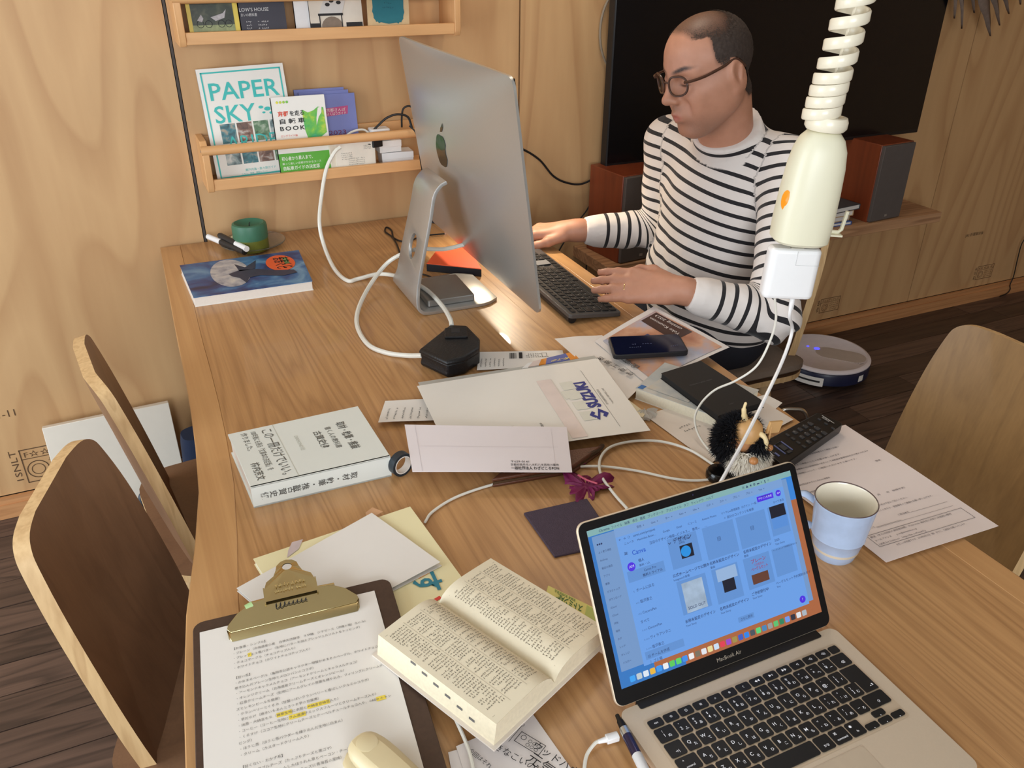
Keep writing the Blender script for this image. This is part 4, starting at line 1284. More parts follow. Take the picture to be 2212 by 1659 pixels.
# ---------------------------------------------------------------- black pouch with thick white cable
top = [(908, 754), (972, 703), (1008, 704), (1035, 732), (1034, 752), (1003, 772), (966, 780)]
P = [T(x, y_, HT + .036) for x, y_ in top]
c = sum(P, Vector()) / len(P)
pu_ = thing('leather_pouch', 'black leather pouch with flap in the middle of the table', 'pouch', (c.x, c.y, HT))
R0 = [Vector((p.x - c.x, p.y - c.y, 0)) for p in P]
LEATH = mat('black leather', (24, 24, 26), .42, noise=.15, nscale=80, bump=.35, bscale=260)
q = MB()
q.loft([[p * .98 + Vector((0, 0, .001)) for p in R0], [p * 1.03 + Vector((0, 0, .006)) for p in R0], [p * .99 + Vector((0, 0, .018)) for p in R0], [p * 1.02 + Vector((0, 0, .028)) for p in R0]])
q.build('body', LEATH, pu_, bevel=.003)
MB().loft([[p * 1.045 + Vector((0, 0, .028)) for p in R0], [p * 1.04 + Vector((0, 0, .034)) for p in R0], [p * .97 + Vector((0, 0, .0375)) for p in R0]]).build('flap', LEATH, pu_, bevel=.002)
tabc = T(985, 716, HT + .040) - pu_.location
MB().rbox((-.022, -.026, -.003), (.022, .016, .0015), .004, 3, M=rotm(0, 0, -.35), off=tabc).build('closure_tab', LEATH, pu_)
MB().box((-.008, -.008, .0015), (.008, .008, .0021), M=rotm(0, 0, -.35), off=tabc + Vector((0, .002, 0))).build('square_badge', mat('pewter', (62, 62, 66), .3, .5), pu_)
RK = Vector((0, 0, 0))
dcab = [AY(735, 318, 2.10), AY(722, 330, 2.095), AY(705, 365, 2.09), AY(695, 420, 2.07), AY(690, 480, 2.02), (700, 530, .03), (722, 580, .008), (750, 606, .005), (775, 602, .006), (820, 592, .012), (870, 600, .02), (920, 625, .028), (955, 660, .034), (972, 688, .038), (976, 704, .034)]
cable('white_cable', 'thick white cable hanging from the wall rack, curving over the table to the black pouch', dcab, .0048, CABLEW, n=10)
cable('white_cable', 'thick white cable looping from the pouch through the computer stand', [(912, 768, .02), (880, 768, .008), (835, 762, .005), (795, 744, .005), (772, 705, .006), (775, 665, .010), (800, 615, .020), (835, 570, .045), (870, 548, .075), (905, 538, .105), (960, 538, .085), (1008, 527, .09)], .0048, CABLEW, n=10)

# orange topped black box, small cables behind the stand
t, Q, fn, bw_, bh = quad_thing('orange_box', 'black box with bright orange lid lying beside the computer stand', 'box', [(921, 569), (1040, 581), (1013, 531), (945, 537)], .020, .020, None)
slab(Q, 0, .0185).build('base', mat('box black', (24, 24, 30), .5), t, bevel=.001)
slab(inset(Q, .001), .0185, .020).build('lid', mat('box orange', (236, 92, 48), .5, noise=.06, nscale=30), t)
cable('black_cable', 'thin black cable curled on the table left of the computer stand', [(868, 560, .003), (858, 530, .003), (847, 512, .003), (832, 500, .003), (835, 491, .003), (846, 498, .003), (852, 515, .003), (880, 522, .003), (912, 510, .006), (960, 505, .005)], .0022, CABLEK)
cable('black_cable', 'short black cable running under the orange box', [(895, 588, .003), (925, 596, .003), (945, 607, .003), (960, 615, .003)], .002, CABLEK)
t0 = T(955, 478, HT)
adp = thing('power_adapter', 'black power adapter with cords on the table behind the computer stand', 'adapter', t0)
MB().rbox((-.03, -.02, 0), (.03, .02, .024), .005, 3, M=rotm(0, 0, .7)).build('body', BLACK, adp)
for k, (x, y_) in enumerate(((990, 512), (1005, 530), (975, 498))):
    e = T(x, y_, HT + .004) - t0
    MB().tube(spline([(0, 0, .008), e * .5 + Vector((.01 * k, .01, .004)), e], 6), .0016, 6).build('cord', mat('cord mauve', (110, 90, 100), .5) if k == 1 else CABLEK, adp)
tag(MB().rbox((-.022, -.012, 0), (.022, .012, .012), .004, 3, M=rotm(0, 0, -.5)).build('memory_stick', mat('chrome violet', (150, 148, 175), .2, .7), loc=T(978, 497, HT + .0005)), 'small shiny violet gadget among the cords behind the stand', 'gadget')

# ---------------------------------------------------------------- papers, envelopes
def glyph_block(pr, u, v, rows, cols, s, du=None, dv=None, ragged=True):
    for r_ in range(rows):
        n = cols if not ragged else max(2, int(cols * random.uniform(.5, 1)))
        pr.glyphs(u, v - r_ * (dv or s * 1.7), n, s, du or s * 1.12, 0)
# small receipts near the pouch
o, f, w, h = sheet('receipt_strip', 'long printed receipt between pouch and manufacturer envelope', 'receipt', [(1030, 800), (1225, 790), (1215, 757), (1036, 761)], .004, wave=.0006)
pr = Print(f)
for k in range(6): pr.glyphs(w * (.04 + .05 * k), h * .15, 8, .0035, 0, .0042, 3)
for k in range(14): pr.rect(w * (.36 + .006 * k), h * .55, w * (.36 + .006 * k + random.choice((.002, .004))), h * .9)
pr.rect(w * .47, h * .55, w * .51, h * .92)
glyph_block(pr, w * .56, h * .8, 3, 12, .004)
pr.frame(w * .74, h * .6, w * .80, h * .85, .0008)
pr.build('print', INK, o)
o, f, w, h = sheet('receipt', 'small white receipt poking out left of the manufacturer envelope', 'receipt', [(817, 913), (832, 866), (955, 862), (950, 908)], .008, wave=.0008)
pr = Print(f)
pr.text('あらしYO・らら', w * .9, h * .10, .006) if False else None
for k in range(6): pr.glyphs(w * .12, h * (.12 + .13 * k), 9, .0038, .0042, 0, 3)
pr.build('print', INK, o)
pk = thing('candy_packet', 'small blue and orange packet beside the long receipt', 'packet', T(1190, 782, HT + .010))
A_, B_, C_, D_ = [T(x, y_, HT + .014) - pk.location for x, y_ in ((1125, 795), (1240, 772), (1228, 764), (1135, 786))]
A_, B_, C_, D_ = [T(x, y_, HT + .016) - pk.location for x, y_ in ((1126, 797), (1250, 776), (1236, 762), (1140, 785))]
def lerpq(u0, u1): return [A_.lerp(B_, u0), A_.lerp(B_, u1), D_.lerp(C_, u1), D_.lerp(C_, u0)]
for u0, u1, m_, nm in ((0, .12, WHITEP, 'crimped_end'), (.12, .30, mat('packet pale', (222, 206, 200), .35), 'pale_panel'), (.30, .42, mat('packet orange', (220, 140, 50), .35), 'orange_panel'), (.42, .85, mat('packet blue', (84, 98, 168), .35, noise=.2), 'blue_panel'), (.85, 1, MATS['packet orange'], 'orange_end')):
    q4 = lerpq(u0, u1); q4b = [p + Vector((0, 0, .002 if .1 < u0 < .9 else .0006)) for p in q4]
    MB().loft([[p - Vector((0, 0, .008)) for p in q4], q4b]).build(nm, m_, pk)
Print(planar(A_.lerp(B_, .46) + Vector((0, 0, .0028)), B_ - A_, D_ - A_)).text('のど飴', .002, .004, .012, bold=.02).build('print', mat('packet yellow', (240, 220, 120), .4, noise=0), pk)
# clear folder under the envelope
o, f, w, h = sheet('clear_folder', 'grey translucent plastic folder peeking out behind the manufacturer envelope', 'folder', [(985, 975), (1395, 915), (1284, 768), (903, 826)], .018, mat('frosted plastic', (206, 206, 200), .3, alpha=.75, noise=.02), zs=(.008, .012, .018, .014))
# manufacturer envelope
o, f, w, h = sheet('printed_envelope', 'large white envelope with blue SUZUKI print in the middle of the table', 'envelope', [(1405, 931), (1291, 774), (901, 835), (976, 990)], .025, mat('envelope ivory', (232, 228, 220), .7, noise=.03, nscale=14), zs=(.020, .028, .022, .018), wave=.0012, nx=15, ny=15)
SB = mat('envelope blue', (34, 46, 132), .5, noise=0)
pr = Print(f)
pr.text('SUZUKI', w * .345, h * .16, .030, width=w * .36, bold=.05)
S_ = .034; ox, oy = w * .185, h * .145
pr.poly([(ox + S_ * a, oy + S_ * b) for a, b in ((.5, 1), (.83, .76), (.67, .64), (.5, .76), (.33, .63), (1, .37), (.5, 0), (.17, .24), (.33, .36), (.5, .24), (.67, .37), (0, .63))][::-1])
pr.build('blue_logo', SB, o)
pr = Print(f)
pr.text('鈴木自動車販売株式会社', w * .36, h * .115, .0046); pr.text('〒600-0000 京都市南区上鳥羽', w * .36, h * .085, .004)
pr.build('address_print', INKG, o)
Print(f).rect(w * .08, h * .135, w * .86, h * .1365, 8).build('rule_line', INKG, o)
pr = Print(f)
pr.text('重要書類在中', w * .14, h * .50, .0046, bold=.02); pr.text('京都府南丹市八木町八木', w * .06, h * .64, .0046, bold=.02); pr.text('○○○○ 様', w * .14, h * .66, .0046, bold=.02)
pr.build('small_print', INKG, o)
pr = Print(f); pr.rect(w * .02, h * .32, w * .80, h * .40, 6); pr.build('pink_show_through', mat('faint pink', (228, 213, 206), .7, noise=.1, nscale=40), o)
pr = Print(f)
for a, b in ((.2, .22), (.34, .22), (.48, .22), (.62, .22), (.5, .24)): pr.rect(w * a, h * b, w * (a + .11), h * (b + .07))
pr.build('green_show_through', mat('faint green', (219, 218, 206), .7, noise=.1, nscale=40), o)
# long white envelope
o, f, w, h = sheet('long_envelope', 'long white envelope with sender lines, lying across the printed envelope', 'envelope', [(891, 1020), (1236, 1020), (1224, 923), (874, 918)], .032, mat('envelope white', (226, 218, 220), .65, noise=.02, nscale=10), zs=(.028, .030, .034, .040), wave=.0006, nx=13)
pr = Print(f)
pr.text('〒629-0141', w * .62, h * .19, .0062); pr.text('京都府南丹市八木町八木西地10番地', w * .62, h * .125, .0062, width=w * .30); pr.text('一般社団法人 わざどころPON', w * .62, h * .05, .0078, width=w * .30, bold=.02)
pr.build('sender_lettering', INK, o)
pr = Print(f); pr.rect(w * .062, 0.001, w * .0645, h * .99); pr.rect(w * .07, h * .52, w * .93, h * .524, 8); pr.rect(w * .9, h * .1, w * .902, h * .95); pr.build('fold_lines', mat('fold grey', (205, 196, 198), .7, noise=0), o)
# tape roll
tr_ = T(866, 1003, HT + .0175)
rt = thing('tape_roll', 'small roll of dark tape standing at the corner of the long envelope', 'tape', (tr_.x, tr_.y, HT))
Mt = rotm(0, 0, math.radians(20)) @ rotm(math.radians(90), 0, 0)
MB().lathe([(.0145, -.006), (.0188, -.006), (.0188, .006), (.0145, .006), (.0145, -.006)], 32, M=Mt, off=(0, 0, .0188), cap0=False, cap1=False).build('tape', mat('tape teal black', (38, 48, 56), .3), rt, smooth=True)
MB().lathe([(.0132, -.0062), (.0147, -.0062), (.0147, .0062), (.0132, .0062), (.0132, -.0062)], 32, M=Mt, off=(0, 0, .0188), cap0=False, cap1=False).build('core', PAPER, rt, smooth=True)
# wallet below the envelopes
t, Q, fn, bw_, bh = quad_thing('leather_wallet', 'dark brown zipped leather wallet half under the long envelope', 'wallet', [(1062, 1035), (1240, 1005), (1300, 962), (1120, 985)], .016, .016, None)
slab(Q, 0, .006).build('lower_half', mat('brown leather', (92, 54, 36), .45, bump=.3, bscale=300), t, bevel=.002)
slab(inset(Q, .002), .006, .0095).build('zip', mat('zip brass', (90, 70, 50), .4, .4, bump=.5, bscale=900), t)
slab(Q, .0095, .016).build('upper_half', MATS['brown leather'], t, bevel=.002)
zp = T(1280, 978, HT + .012) - t.location
MB().tube(spline([zp + Vector((-.02, -.004, 0)), zp, zp + Vector((.016, .008, -.002)), zp + Vector((.03, .018, -.004))], 4), [.0015, .003, .0042, .0042, .0042, .0042, .0042, .0042, .0042, .0042, .0042, .0038, .002], 8).build('zip_pull', mat('pull leather', (66, 46, 30), .5), t)
# red purple leaf
lc = T(1268, 1052, HT)
lf = thing('dried_leaf', 'crumpled magenta dried leaf with pink stalk, in front of the wallet', 'leaf', lc)
q = MB()
n = 40
ring = []
for k in range(n):
    a = 2 * PI * k / n
    r_ = .040 * (.78 + .22 * math.cos(3 * a + .6)) * (1 + .10 * math.sin(13 * a) + .06 * math.sin(21 * a + 1))
    ring.append(Vector((r_ * math.cos(a) * 1.15, r_ * math.sin(a), .004 + .005 * math.sin(4 * a) + .003 * math.sin(7 * a))))
q.loft([ring, [p * .6 + Vector((0, 0, .004 * math.sin(3 * k))) for k, p in enumerate(ring)], [p * .2 + Vector((0, 0, .002)) for p in ring]], cap0=False)
q.build('blade', mat('magenta leaf', (122, 26, 78), .6, noise=.35, nscale=90, bump=.5, bscale=120), lf, smooth=True, solid=.0006)
MB().tube(spline([(-.006, .018, .012), (.0, .006, .010), (.006, -.004, .010), (.010, -.012, .011)], 5), .0014, 8).build('stalk', mat('pink stalk', (200, 84, 110), .5), lf, smooth=True)
lf2 = tag(MB().loft([[Vector((.018 * math.cos(2 * PI * k / 18) * (1 + .2 * math.sin(5 * k)), .010 * math.sin(2 * PI * k / 18) * (1 + .2 * math.sin(3 * k)), .003 + .002 * math.sin(k))) for k in range(18)], [Vector((.005 * math.cos(2 * PI * k / 18), .003 * math.sin(2 * PI * k / 18), .005)) for k in range(18)]], cap0=False).build('leaf_fragment', MATS['magenta leaf'], smooth=True, loc=T(1248, 1003, HT), solid=.0006), 'small magenta leaf scrap at the corner of the long envelope', 'leaf')
# felt coaster
t, Q, fn, bw_, bh = quad_thing('felt_coaster', 'square dark plum felt coaster behind the laptop screen', 'coaster', [(1198, 1201), (1333, 1172), (1268, 1076), (1131, 1107)], .004, .004, None)
slab(Q, 0, .004).build('felt', mat('plum felt', (76, 64, 78), .95, noise=.15, nscale=150, bump=.5, bscale=700), t, bevel=.0012)

# ---------------------------------------------------------------- white thick book
t, Q, fn, bw_, bh = quad_thing('thick_white_book', 'thick white book with Japanese cover lettering and paper band, left on the table', 'book', [(492, 938), (541, 1053), (843, 985), (773, 877)], .036, .036, None)
slab(inset(Q, .003), .002, .034).build('pages', mat('book pages', (226, 218, 208), .8), t)
q = slab(Q, .0335, .036)
WBK = mat('book white', (222, 226, 220), .5, noise=.02, nscale=20)
q.build('front_cover', WBK, t, bevel=.0006)
slab(Q, 0, .0025).build('back_cover', WBK, t)
e = (Q[2] - Q[1]).normalized(); ninw = Vector((-e.y, e.x, 0)); ninw = ninw if ninw.dot(Q[0] - Q[1]) > 0 else -ninw
MB().add([Q[1] - Vector((0, 0, .036)), Q[2] - Vector((0, 0, .036)), Q[2], Q[1], Q[1] + ninw * .003 - Vector((0, 0, .036)), Q[2] + ninw * .003 - Vector((0, 0, .036)), Q[2] + ninw * .003, Q[1] + ninw * .003], [(0, 1, 2, 3), (7, 6, 5, 4), (0, 4, 5, 1), (1, 5, 6, 2), (2, 6, 7, 3), (3, 7, 4, 0)]).build('spine', WBK, t)
# u = along TL->BL (bw_), v = towards the head (bh)
pr = Print(fn)
pr.text('取材・執筆・推敲', bw_ * .22, bh * .765, bw_ * .10, width=bw_ * .54, bold=.01)
pr.text('書く人の教科書', bw_ * .26, bh * .67, bw_ * .066, width=bw_ * .42)
pr.text('古賀史健', bw_ * .30, bh * .575, bw_ * .085, width=bw_ * .33, bold=.01)
pr.build('title_lettering', mat('book ink', (92, 91, 86), .6, noise=0), t)
pr = Print(fn)
pr.text('この一冊だけでいい。', bw_ * .05, bh * .235, bw_ * .125, width=bw_ * .86)
pr.text('100年後にも残る「文章本の決定版」を', bw_ * .05, bh * .155, bw_ * .07, width=bw_ * .74)
pr.text('作りました。', bw_ * .05, bh * .085, bw_ * .07, width=bw_ * .34); pr.text('柿内芳文', bw_ * .62, bh * .065, bw_ * .085, width=bw_ * .3, bold=.01)
pr.build('band_lettering', mat('book ink', (92, 91, 86), .6, noise=0), t)
pr = Print(fn); pr.rect(0, bh * .325, bw_, bh * .329); pr.text('DIAMOND社', bw_ * .3, bh * .43, bw_ * .05)
pr.build('band_edge', mat('band line', (196, 196, 184), .6, noise=0), t)
spf = planar(Q[1] - Vector((0, 0, .036)) - ninw * .0003, Q[2] - Q[1], Vector((0, 0, 1)), lift=0.0)
pr = Print(spf)
SL = (Q[2] - Q[1]).length
pr.text('取材・執筆・推敲', SL * .80, .030, .017, rot=-PI / 2, vertical=True, bold=.02) if False else None
x_ = SL * .72
def vspine(txt, uhead, size, step):
    for k, chh in enumerate(txt):
        if chh != ' ': pr.text(chh, uhead - step * k, .018 + size * .42, size, rot=-PI / 2, bold=.015)
vspine('取材・執筆・推敲', SL * .70, .0115, .0118); vspine('古賀史健', SL * .25, .0115, .0125)
pr.build('spine_lettering', MATS['book ink'], t)

# ---------------------------------------------------------------- yellow picture book, loose sheets
t, Q, fn, bw_, bh = quad_thing('yellow_book', 'thin pale yellow picture book under the clipboard', 'book', [(680, 1420), (1018, 1275), (886, 1094), (547, 1207)], .010, .010, None)
slab(Q, .0088, .010).build('front_cover', mat('pale yellow cover', (240, 231, 186), .5, noise=.06, nscale=12), t)
slab(inset(Q, .002), .001, .0088).build('pages', PAPER, t)
slab(Q, 0, .001).build('back_cover', MATS['pale yellow cover'], t)
Print(planar(T(890, 1243, HT + .0106) - t.location, T(908, 1288, HT) - T(890, 1243, HT), T(945, 1228, HT) - T(890, 1243, HT))).text('す', 0, 0, .040, bold=.02).build('teal_lettering', mat('teal ink', (40, 128, 150), .5, noise=0), t)
q = Print(planar(T(905, 1250, HT + .0106) - t.location, Vector((1, .3, 0)), Vector((-.3, 1, 0)), 0)); q.rect(0, 0, .018, .0045); q.build('orange_stroke', mat('orange ink', (236, 150, 60), .5, noise=0), t)
q = Print(planar(T(940, 1300, HT + .0106) - t.location, Vector((1, .3, 0)), Vector((-.3, 1, 0)), 0)); q.rect(0, 0, .010, .005); q.build('red_stroke', mat('red ink', (220, 70, 60), .5, noise=0), t)
q = Print(planar(T(620, 1205, HT + .0106) - t.location, Vector((1, .3, 0)), Vector((-.3, 1, 0)), 0)); q.poly([(0, 0), (.02, .006), (.034, .02), (.02, .024), (.008, .012)]); q.build('mauve_drawing', mat('mauve print', (206, 190, 190), .5, noise=.2), t)
q = Print(planar(T(795, 1123, HT + .0106) - t.location, Vector((1, .3, 0)), Vector((-.3, 1, 0)), 0)); q.poly([(0, 0), (.026, .002), (.02, .02), (.006, .016)]); q.build('tan_drawing', mat('tan print', (206, 160, 120), .5, noise=.2), t)
o, f, w, h = sheet('blank_sheet', 'blank white sheet lying lower, on the yellow book', 'paper', [(640, 1385), (955, 1222), (806, 1112), (512, 1277)], .0112, PAPER, group='blank sheets', wave=.0002)
o, f, w, h = sheet('blank_sheet', 'blank white sheet on top, curling at its right corner', 'paper', [(640, 1380), (951, 1214), (803, 1108), (511, 1271)], .014, PAPER, group='blank sheets', wave=.0003, zs=(.013, .0165, .0145, .013))

# ---------------------------------------------------------------- clipboard
cz = .022
ctl, ctr = T(416, 1347, HT + cz), T(840, 1247, HT + cz)
ux = (ctr - ctl); CWD = ux.length; ux.normalize()
vy = Vector((-ux.y, ux.x, 0)); 
dl = (T(964, 1659, HT + .008) - ctr)
vdir = (-dl); vdir.z = 0; vdir.normalize()
CLN = .318
cb = thing('clipboard', 'dark brown clipboard with gold clip in the left foreground', 'clipboard', (ctl.x, ctl.y, HT))
tiltz = (.010 - cz) / CLN
def cbp(u, v, d=0):
    """u to the right, v upwards from the top edge (negative = down the page)"""
    p = ux * u + vdir * v
    return Vector((p.x, p.y, cz - v * tiltz * -1 * -1 + d)) if False else Vector((p.x, p.y, cz + (-v) * tiltz + d))
br_ = rrect(0, -CLN, CWD, 0, .012, 5)
MB().loft([[cbp(x, y_, -.004) for x, y_ in br_], [cbp(x, y_, 0) for x, y_ in br_]]).build('board', mat('brown hardboard', (72, 52, 40), .6, noise=.25, nscale=180), cb, bevel=.0008)
# sheet of paper on it
pw, ph_ = .2085 / .235 * CWD * .985, .297
po_ = tag(MB().leaf(lambda u, v: cbp(.0075 + u * pw, -.0175 - (1 - v) * ph_, .0009 + .0006 * math.sin(u * 3)), 6, 6, .0004).build('printed_page', PAPER, smooth=True, loc=cb.location), 'white printed page with yellow highlights, held on the clipboard', 'paper')
pf = lambda u, v: cbp(.0075 + u, -.0175 + v, .0016 + .0006 * math.sin(u / pw * 3))
LINES = ['【お食事・シンプル】', '・プレーン（北海道産小麦　白神天然酵母　きび糖　シママース（沖縄の塩）水のみ）', '・プレッツェル塩バター（生地にバターを加えプレッツェルソルトをトッピング）', '・チョコマーブル（チョコチップ入り）', '・ホワイトチョコ（ホワイトチョコチップ入り）', '', '【甘い系】',
         '・かめまるベーグル（亀岡市公認キャラクター明智かめまるのベーグル、ホワイトチョコ', '巻き込んだプレーン生地とメロンパンのコラボ）', '・アーモンドキャラメルチョコ（アーモンドクリームとキャラメルチョコ）', '・オレンジクリーム（北海道産クリームチーズとオレンジピール）', '・紅茶クリームチーズ（生地にアールグレイの茶葉を練り込み、フィリングにクリームチー', 'ズとレモンピールを使用）',
         '・クランベリーとくるみ（甘酸っぱいクランベリーと香ばしいクルミのコラボ）', '・芋だらけ（焼きいもあんとさつま芋の甘露煮）', '・抹茶・大納言もち（抹茶生地に求肥と大納言甘納豆入り）', '・コーヒー（コーヒー生地にラム酒漬けミックスフルーツとクリームチーズ入り）', '・くろすけ（ココア生地にクリームチーズとクーベルチュールチョコ入り、OREO のトッ', 'ピング）', '・ほうじ茶（ほうじ茶パウダーを練り込んだ生地に白あん）', '・クリーム（カスタードクリーム入り）', '', '【甘くない・おかず系】', '・セサミダブルチーズ（たっぷりチーズと黒ゴマ）', '・ほうれん草（スチームしたほうれん草とベーコン・チーズ）', '・マヨコーンチーズ（コーンとチーズに青海苔の風味）', '・ピリ辛博多明太子（博多明太子使用と海苔）', '・明太高菜（明太子と高菜の油いため）']
pr = Print(pf)
LS, LP, LU, LV = .00385, .0069, .033, -.0395
for k, s_ in enumerate(LINES):
    if s_: pr.text(s_, LU, LV - LP * k, LS, res=1)
pr.build('lettering', mat('page ink', (112, 108, 104), .7, noise=0), po_)
YH = mat('highlighter yellow', (246, 222, 84), .6, noise=0)
hl_ = Print(lambda u, v: pf(u, v) - Vector((0, 0, .0003)))
for k, a, b in ((2, 4.2, 5.2), (15, 10, 14), (15, 18, 24), (16, 13, 17.4), (17, 36, 38.6), (26, 4, 9), (26, 12, 14), (27, 6, 9)):
    hl_.rect(LU + a * LS, LV - LP * k - .0012, LU + b * LS, LV - LP * k + LS + .0004)
hl_.build('yellow_highlights', YH, po_)
# brass clip
BR = mat('brass clip', (202, 186, 138), .10, .97, noise=.08, nscale=30)
CC = CWD * .49
def cl(u, v, d): return cbp(CC + u, v, d)
# lower jaw: a folded plate that presses the paper
jaw = [(-.073, -.026, .0085), (-.0745, -.031, .007), (-.071, -.0355, .006), (.071, -.0355, .006), (.0745, -.031, .007), (.073, -.026, .0085), (.062, -.016, .013), (.050, -.010, .0155), (.030, -.006, .017), (-.030, -.006, .017), (-.050, -.010, .0155), (-.062, -.016, .013)]
MB().loft([[cl(x, y_, z) for x, y_, z in jaw], [cl(x, y_, z + .0012) for x, y_, z in jaw]]).build('clip_jaw', BR, cb, bevel=.0005)
lip_ = [(-.0745, -.0312), (-.071, -.0362), (.071, -.0362), (.0745, -.0312)]
MB().loft([[cl(x, y_, .0075 if k in (0, 3) else .0068) for k, (x, y_) in enumerate(lip_)], [cl(x * .985, y_ - .008, .0018) for x, y_ in lip_], [cl(x * .985, y_ - .0068, .0016) for x, y_ in lip_], [cl(x, y_ + .0012, .0062) for x, y_ in lip_]], closed=False, cap0=False, cap1=False).build('clip_lip', BR, cb, smooth=True, solid=.0008)
# upper lever with the hole
lev = [(-.029, -.014, .018), (-.029, .004, .021), (-.026, .014, .0215), (-.017, .021, .022), (-.0135, .030, .0225), (-.012, .037, .0227), (-.007, .0425, .0228), (0, .0445, .0229), (.007, .0425, .0228), (.012, .037, .0227), (.0135, .030, .0225), (.017, .021, .022), (.026, .014, .0215), (.029, .004, .021), (.029, -.014, .018)]
hole = [(.0058 * math.cos(a), .033 + .0058 * math.sin(a)) for a in [-PI / 2 - 2 * PI * k / 14 for k in range(15)]]
q = MB()
for s_ in (0, .0012):
    n0 = len(q.v)
    q.v += [tuple(cl(x, y_, z + s_)) for x, y_, z in lev] + [tuple(cl(x, y_, .0222 + s_)) for x, y_ in hole]
    for i in range(14):
        q.f.append((n0 + i, n0 + i + 1, n0 + 15 + i + 1, n0 + 15 + i)); q.m.append(0)
    q.f.append((n0 + 14, n0 + 0, n0 + 15, n0 + 29)); q.m.append(0)
q.build('clip_lever', BR, cb)
for s_ in (-1, 1):
    MB().loft([[cl(s_ * .029, y_, z) for y_, z in ((-.016, .004), (-.016, .0185), (.006, .0225), (.008, .004))], [cl(s_ * .0305, y_, z) for y_, z in ((-.016, .004), (-.016, .0185), (.006, .0225), (.008, .004))]]).build('clip_side', BR, cb)
    MB().tube([cl(s_ * .030, -.004, .012), cl(s_ * .050, -.003, .010)], .0035, 10).build('spring_end', BR, cb, smooth=True)
MB().tube([cl(-.030, .000, .011), cl(.030, .000, .011)], .005, 12).build('spring', mat('spring steel', (150, 140, 110), .3, .9), cb, smooth=True)
pr = Print(lambda u, v: cl(u, v, .0228 - .003 * max(0, (.004 - v)) / .018))
pr.glyphs(-.015, .0045, 8, .0045, .0044, 0, 4); pr.glyphs(-.017, -.0035, 12, .0035, .0031, 0, 4); pr.build('embossed_lettering', mat('brass light', (216, 196, 136), .3, .6, noise=0), cb)
MB().tube([cl(-.020 + .00042 * k + .0016 * math.sin(k * .55 + 1), -.0195 + (.0026 if k < 30 else .0014) * math.sin(k * .55), .0149 + (.0014 if k < 30 else .0008) * math.sin(k * .55)) for k in range(90)], .00045, 5).build('ink_scribble', INK, cb)
MB().tube([cl(-.052, -.010, .013), cl(-.044, -.008, .0145)], .0042, 10).build('green_sticker', mat('mint', (170, 200, 140), .5), cb, smooth=True)

# ---------------------------------------------------------------- stapler
s0 = T(793, 1606, HT + .045); s1 = T(905, 1730, HT + .03)
sd = (s1 - s0); sd.z = 0; sd.normalize()
sn = Vector((-sd.y, sd.x, 0))
sp0 = thing('stapler', 'cream desk stapler lying on the clipboard page at the lower edge', 'stapler', (s0.x, s0.y, HT + .014))
STP = mat('stapler cream', (216, 200, 160), .35, noise=.02)
def stp(a, b, z): return sd * a + sn * b + Vector((0, 0, z))
q = MB()
sec = []
for a, w_, z0_, z1_ in ((-.019, .006, .016, .024), (-.016, .013, .013, .029), (-.006, .0185, .012, .032), (.01, .020, .012, .033), (.03, .0195, .012, .034), (.06, .0175, .012, .036), (.10, .0155, .012, .036)):
    sec.append([stp(a, -w_, z0_), stp(a, w_, z0_), stp(a, w_ * 1.0, z1_ - .006), stp(a, w_ * .7, z1_), stp(a, -w_ * .7, z1_), stp(a, -w_, z1_ - .006)])
q.loft(sec); q.build('upper_arm', STP, sp0, smooth=True, sub=1)
sec = []
for a, w_, z0_, z1_ in ((-.024, .010, .0, .004), (-.018, .018, .0, .006), (.0, .023, .0, .007), (.04, .023, .0, .008), (.10, .020, .0, .010)):
    sec.append([stp(a, -w_, z0_), stp(a, w_, z0_), stp(a, w_, z1_ - .002), stp(a, w_ * .85, z1_), stp(a, -w_ * .85, z1_), stp(a, -w_, z1_ - .002)])
MB().loft(sec).build('base', STP, sp0, smooth=True)
MB().lathe([(.0095, 0), (.0105, .0008), (.009, .0014), (0, .0016)], 28, off=stp(0, 0, .0315), cap0=False, cap1=False).build('round_button', STP, sp0, smooth=True)
MB().loft([[stp(a, b, z) for b, z in ((-.012, .007), (.012, .007), (.012, .0125), (-.012, .0125))] for a in (-.012, .09)]).build('staple_channel', mat('stapler steel', (60, 60, 70), .3, .7), sp0)

# ---------------------------------------------------------------- open dictionary
g0, g1 = T(947, 1294, HT + .036), T(1198, 1470, HT + .032)
gl = (g1 - g0); GL = math.hypot(gl.x, gl.y); gu = Vector((gl.x, gl.y, 0)).normalized()
gp = Vector((-gu.y, gu.x, 0))                      # towards the far (right-hand) page
db = thing('open_book', 'open small dictionary with dense columns of print, in the foreground', 'book', (g0.x, g0.y, HT + .0185))
BPAGE = mat('dictionary paper', (232, 222, 196), .7, noise=.03, nscale=10)
BEDGE = mat('dictionary edges', (226, 214, 186), .8, noise=.12, nscale=250)
WPg = .090
def ptop(s, side):
    """height of the page surface at distance s from the gutter"""
    f_ = s / WPg
    h_ = (.021, .016)[side]
    return .010 + h_ * (1 - (1 - min(1, f_ * 2.6)) ** 2.2) ** .6 * 1.0 - (.004, .008)[side] * max(0, f_ - .35) ** 1.3 if f_ > 0 else .010
def pg(side):
    sg = (-1, 1)[side]
    return lambda u, v, lift=0: gu * u + gp * (sg * v) + Vector((0, 0, ptop(v, side) + lift))
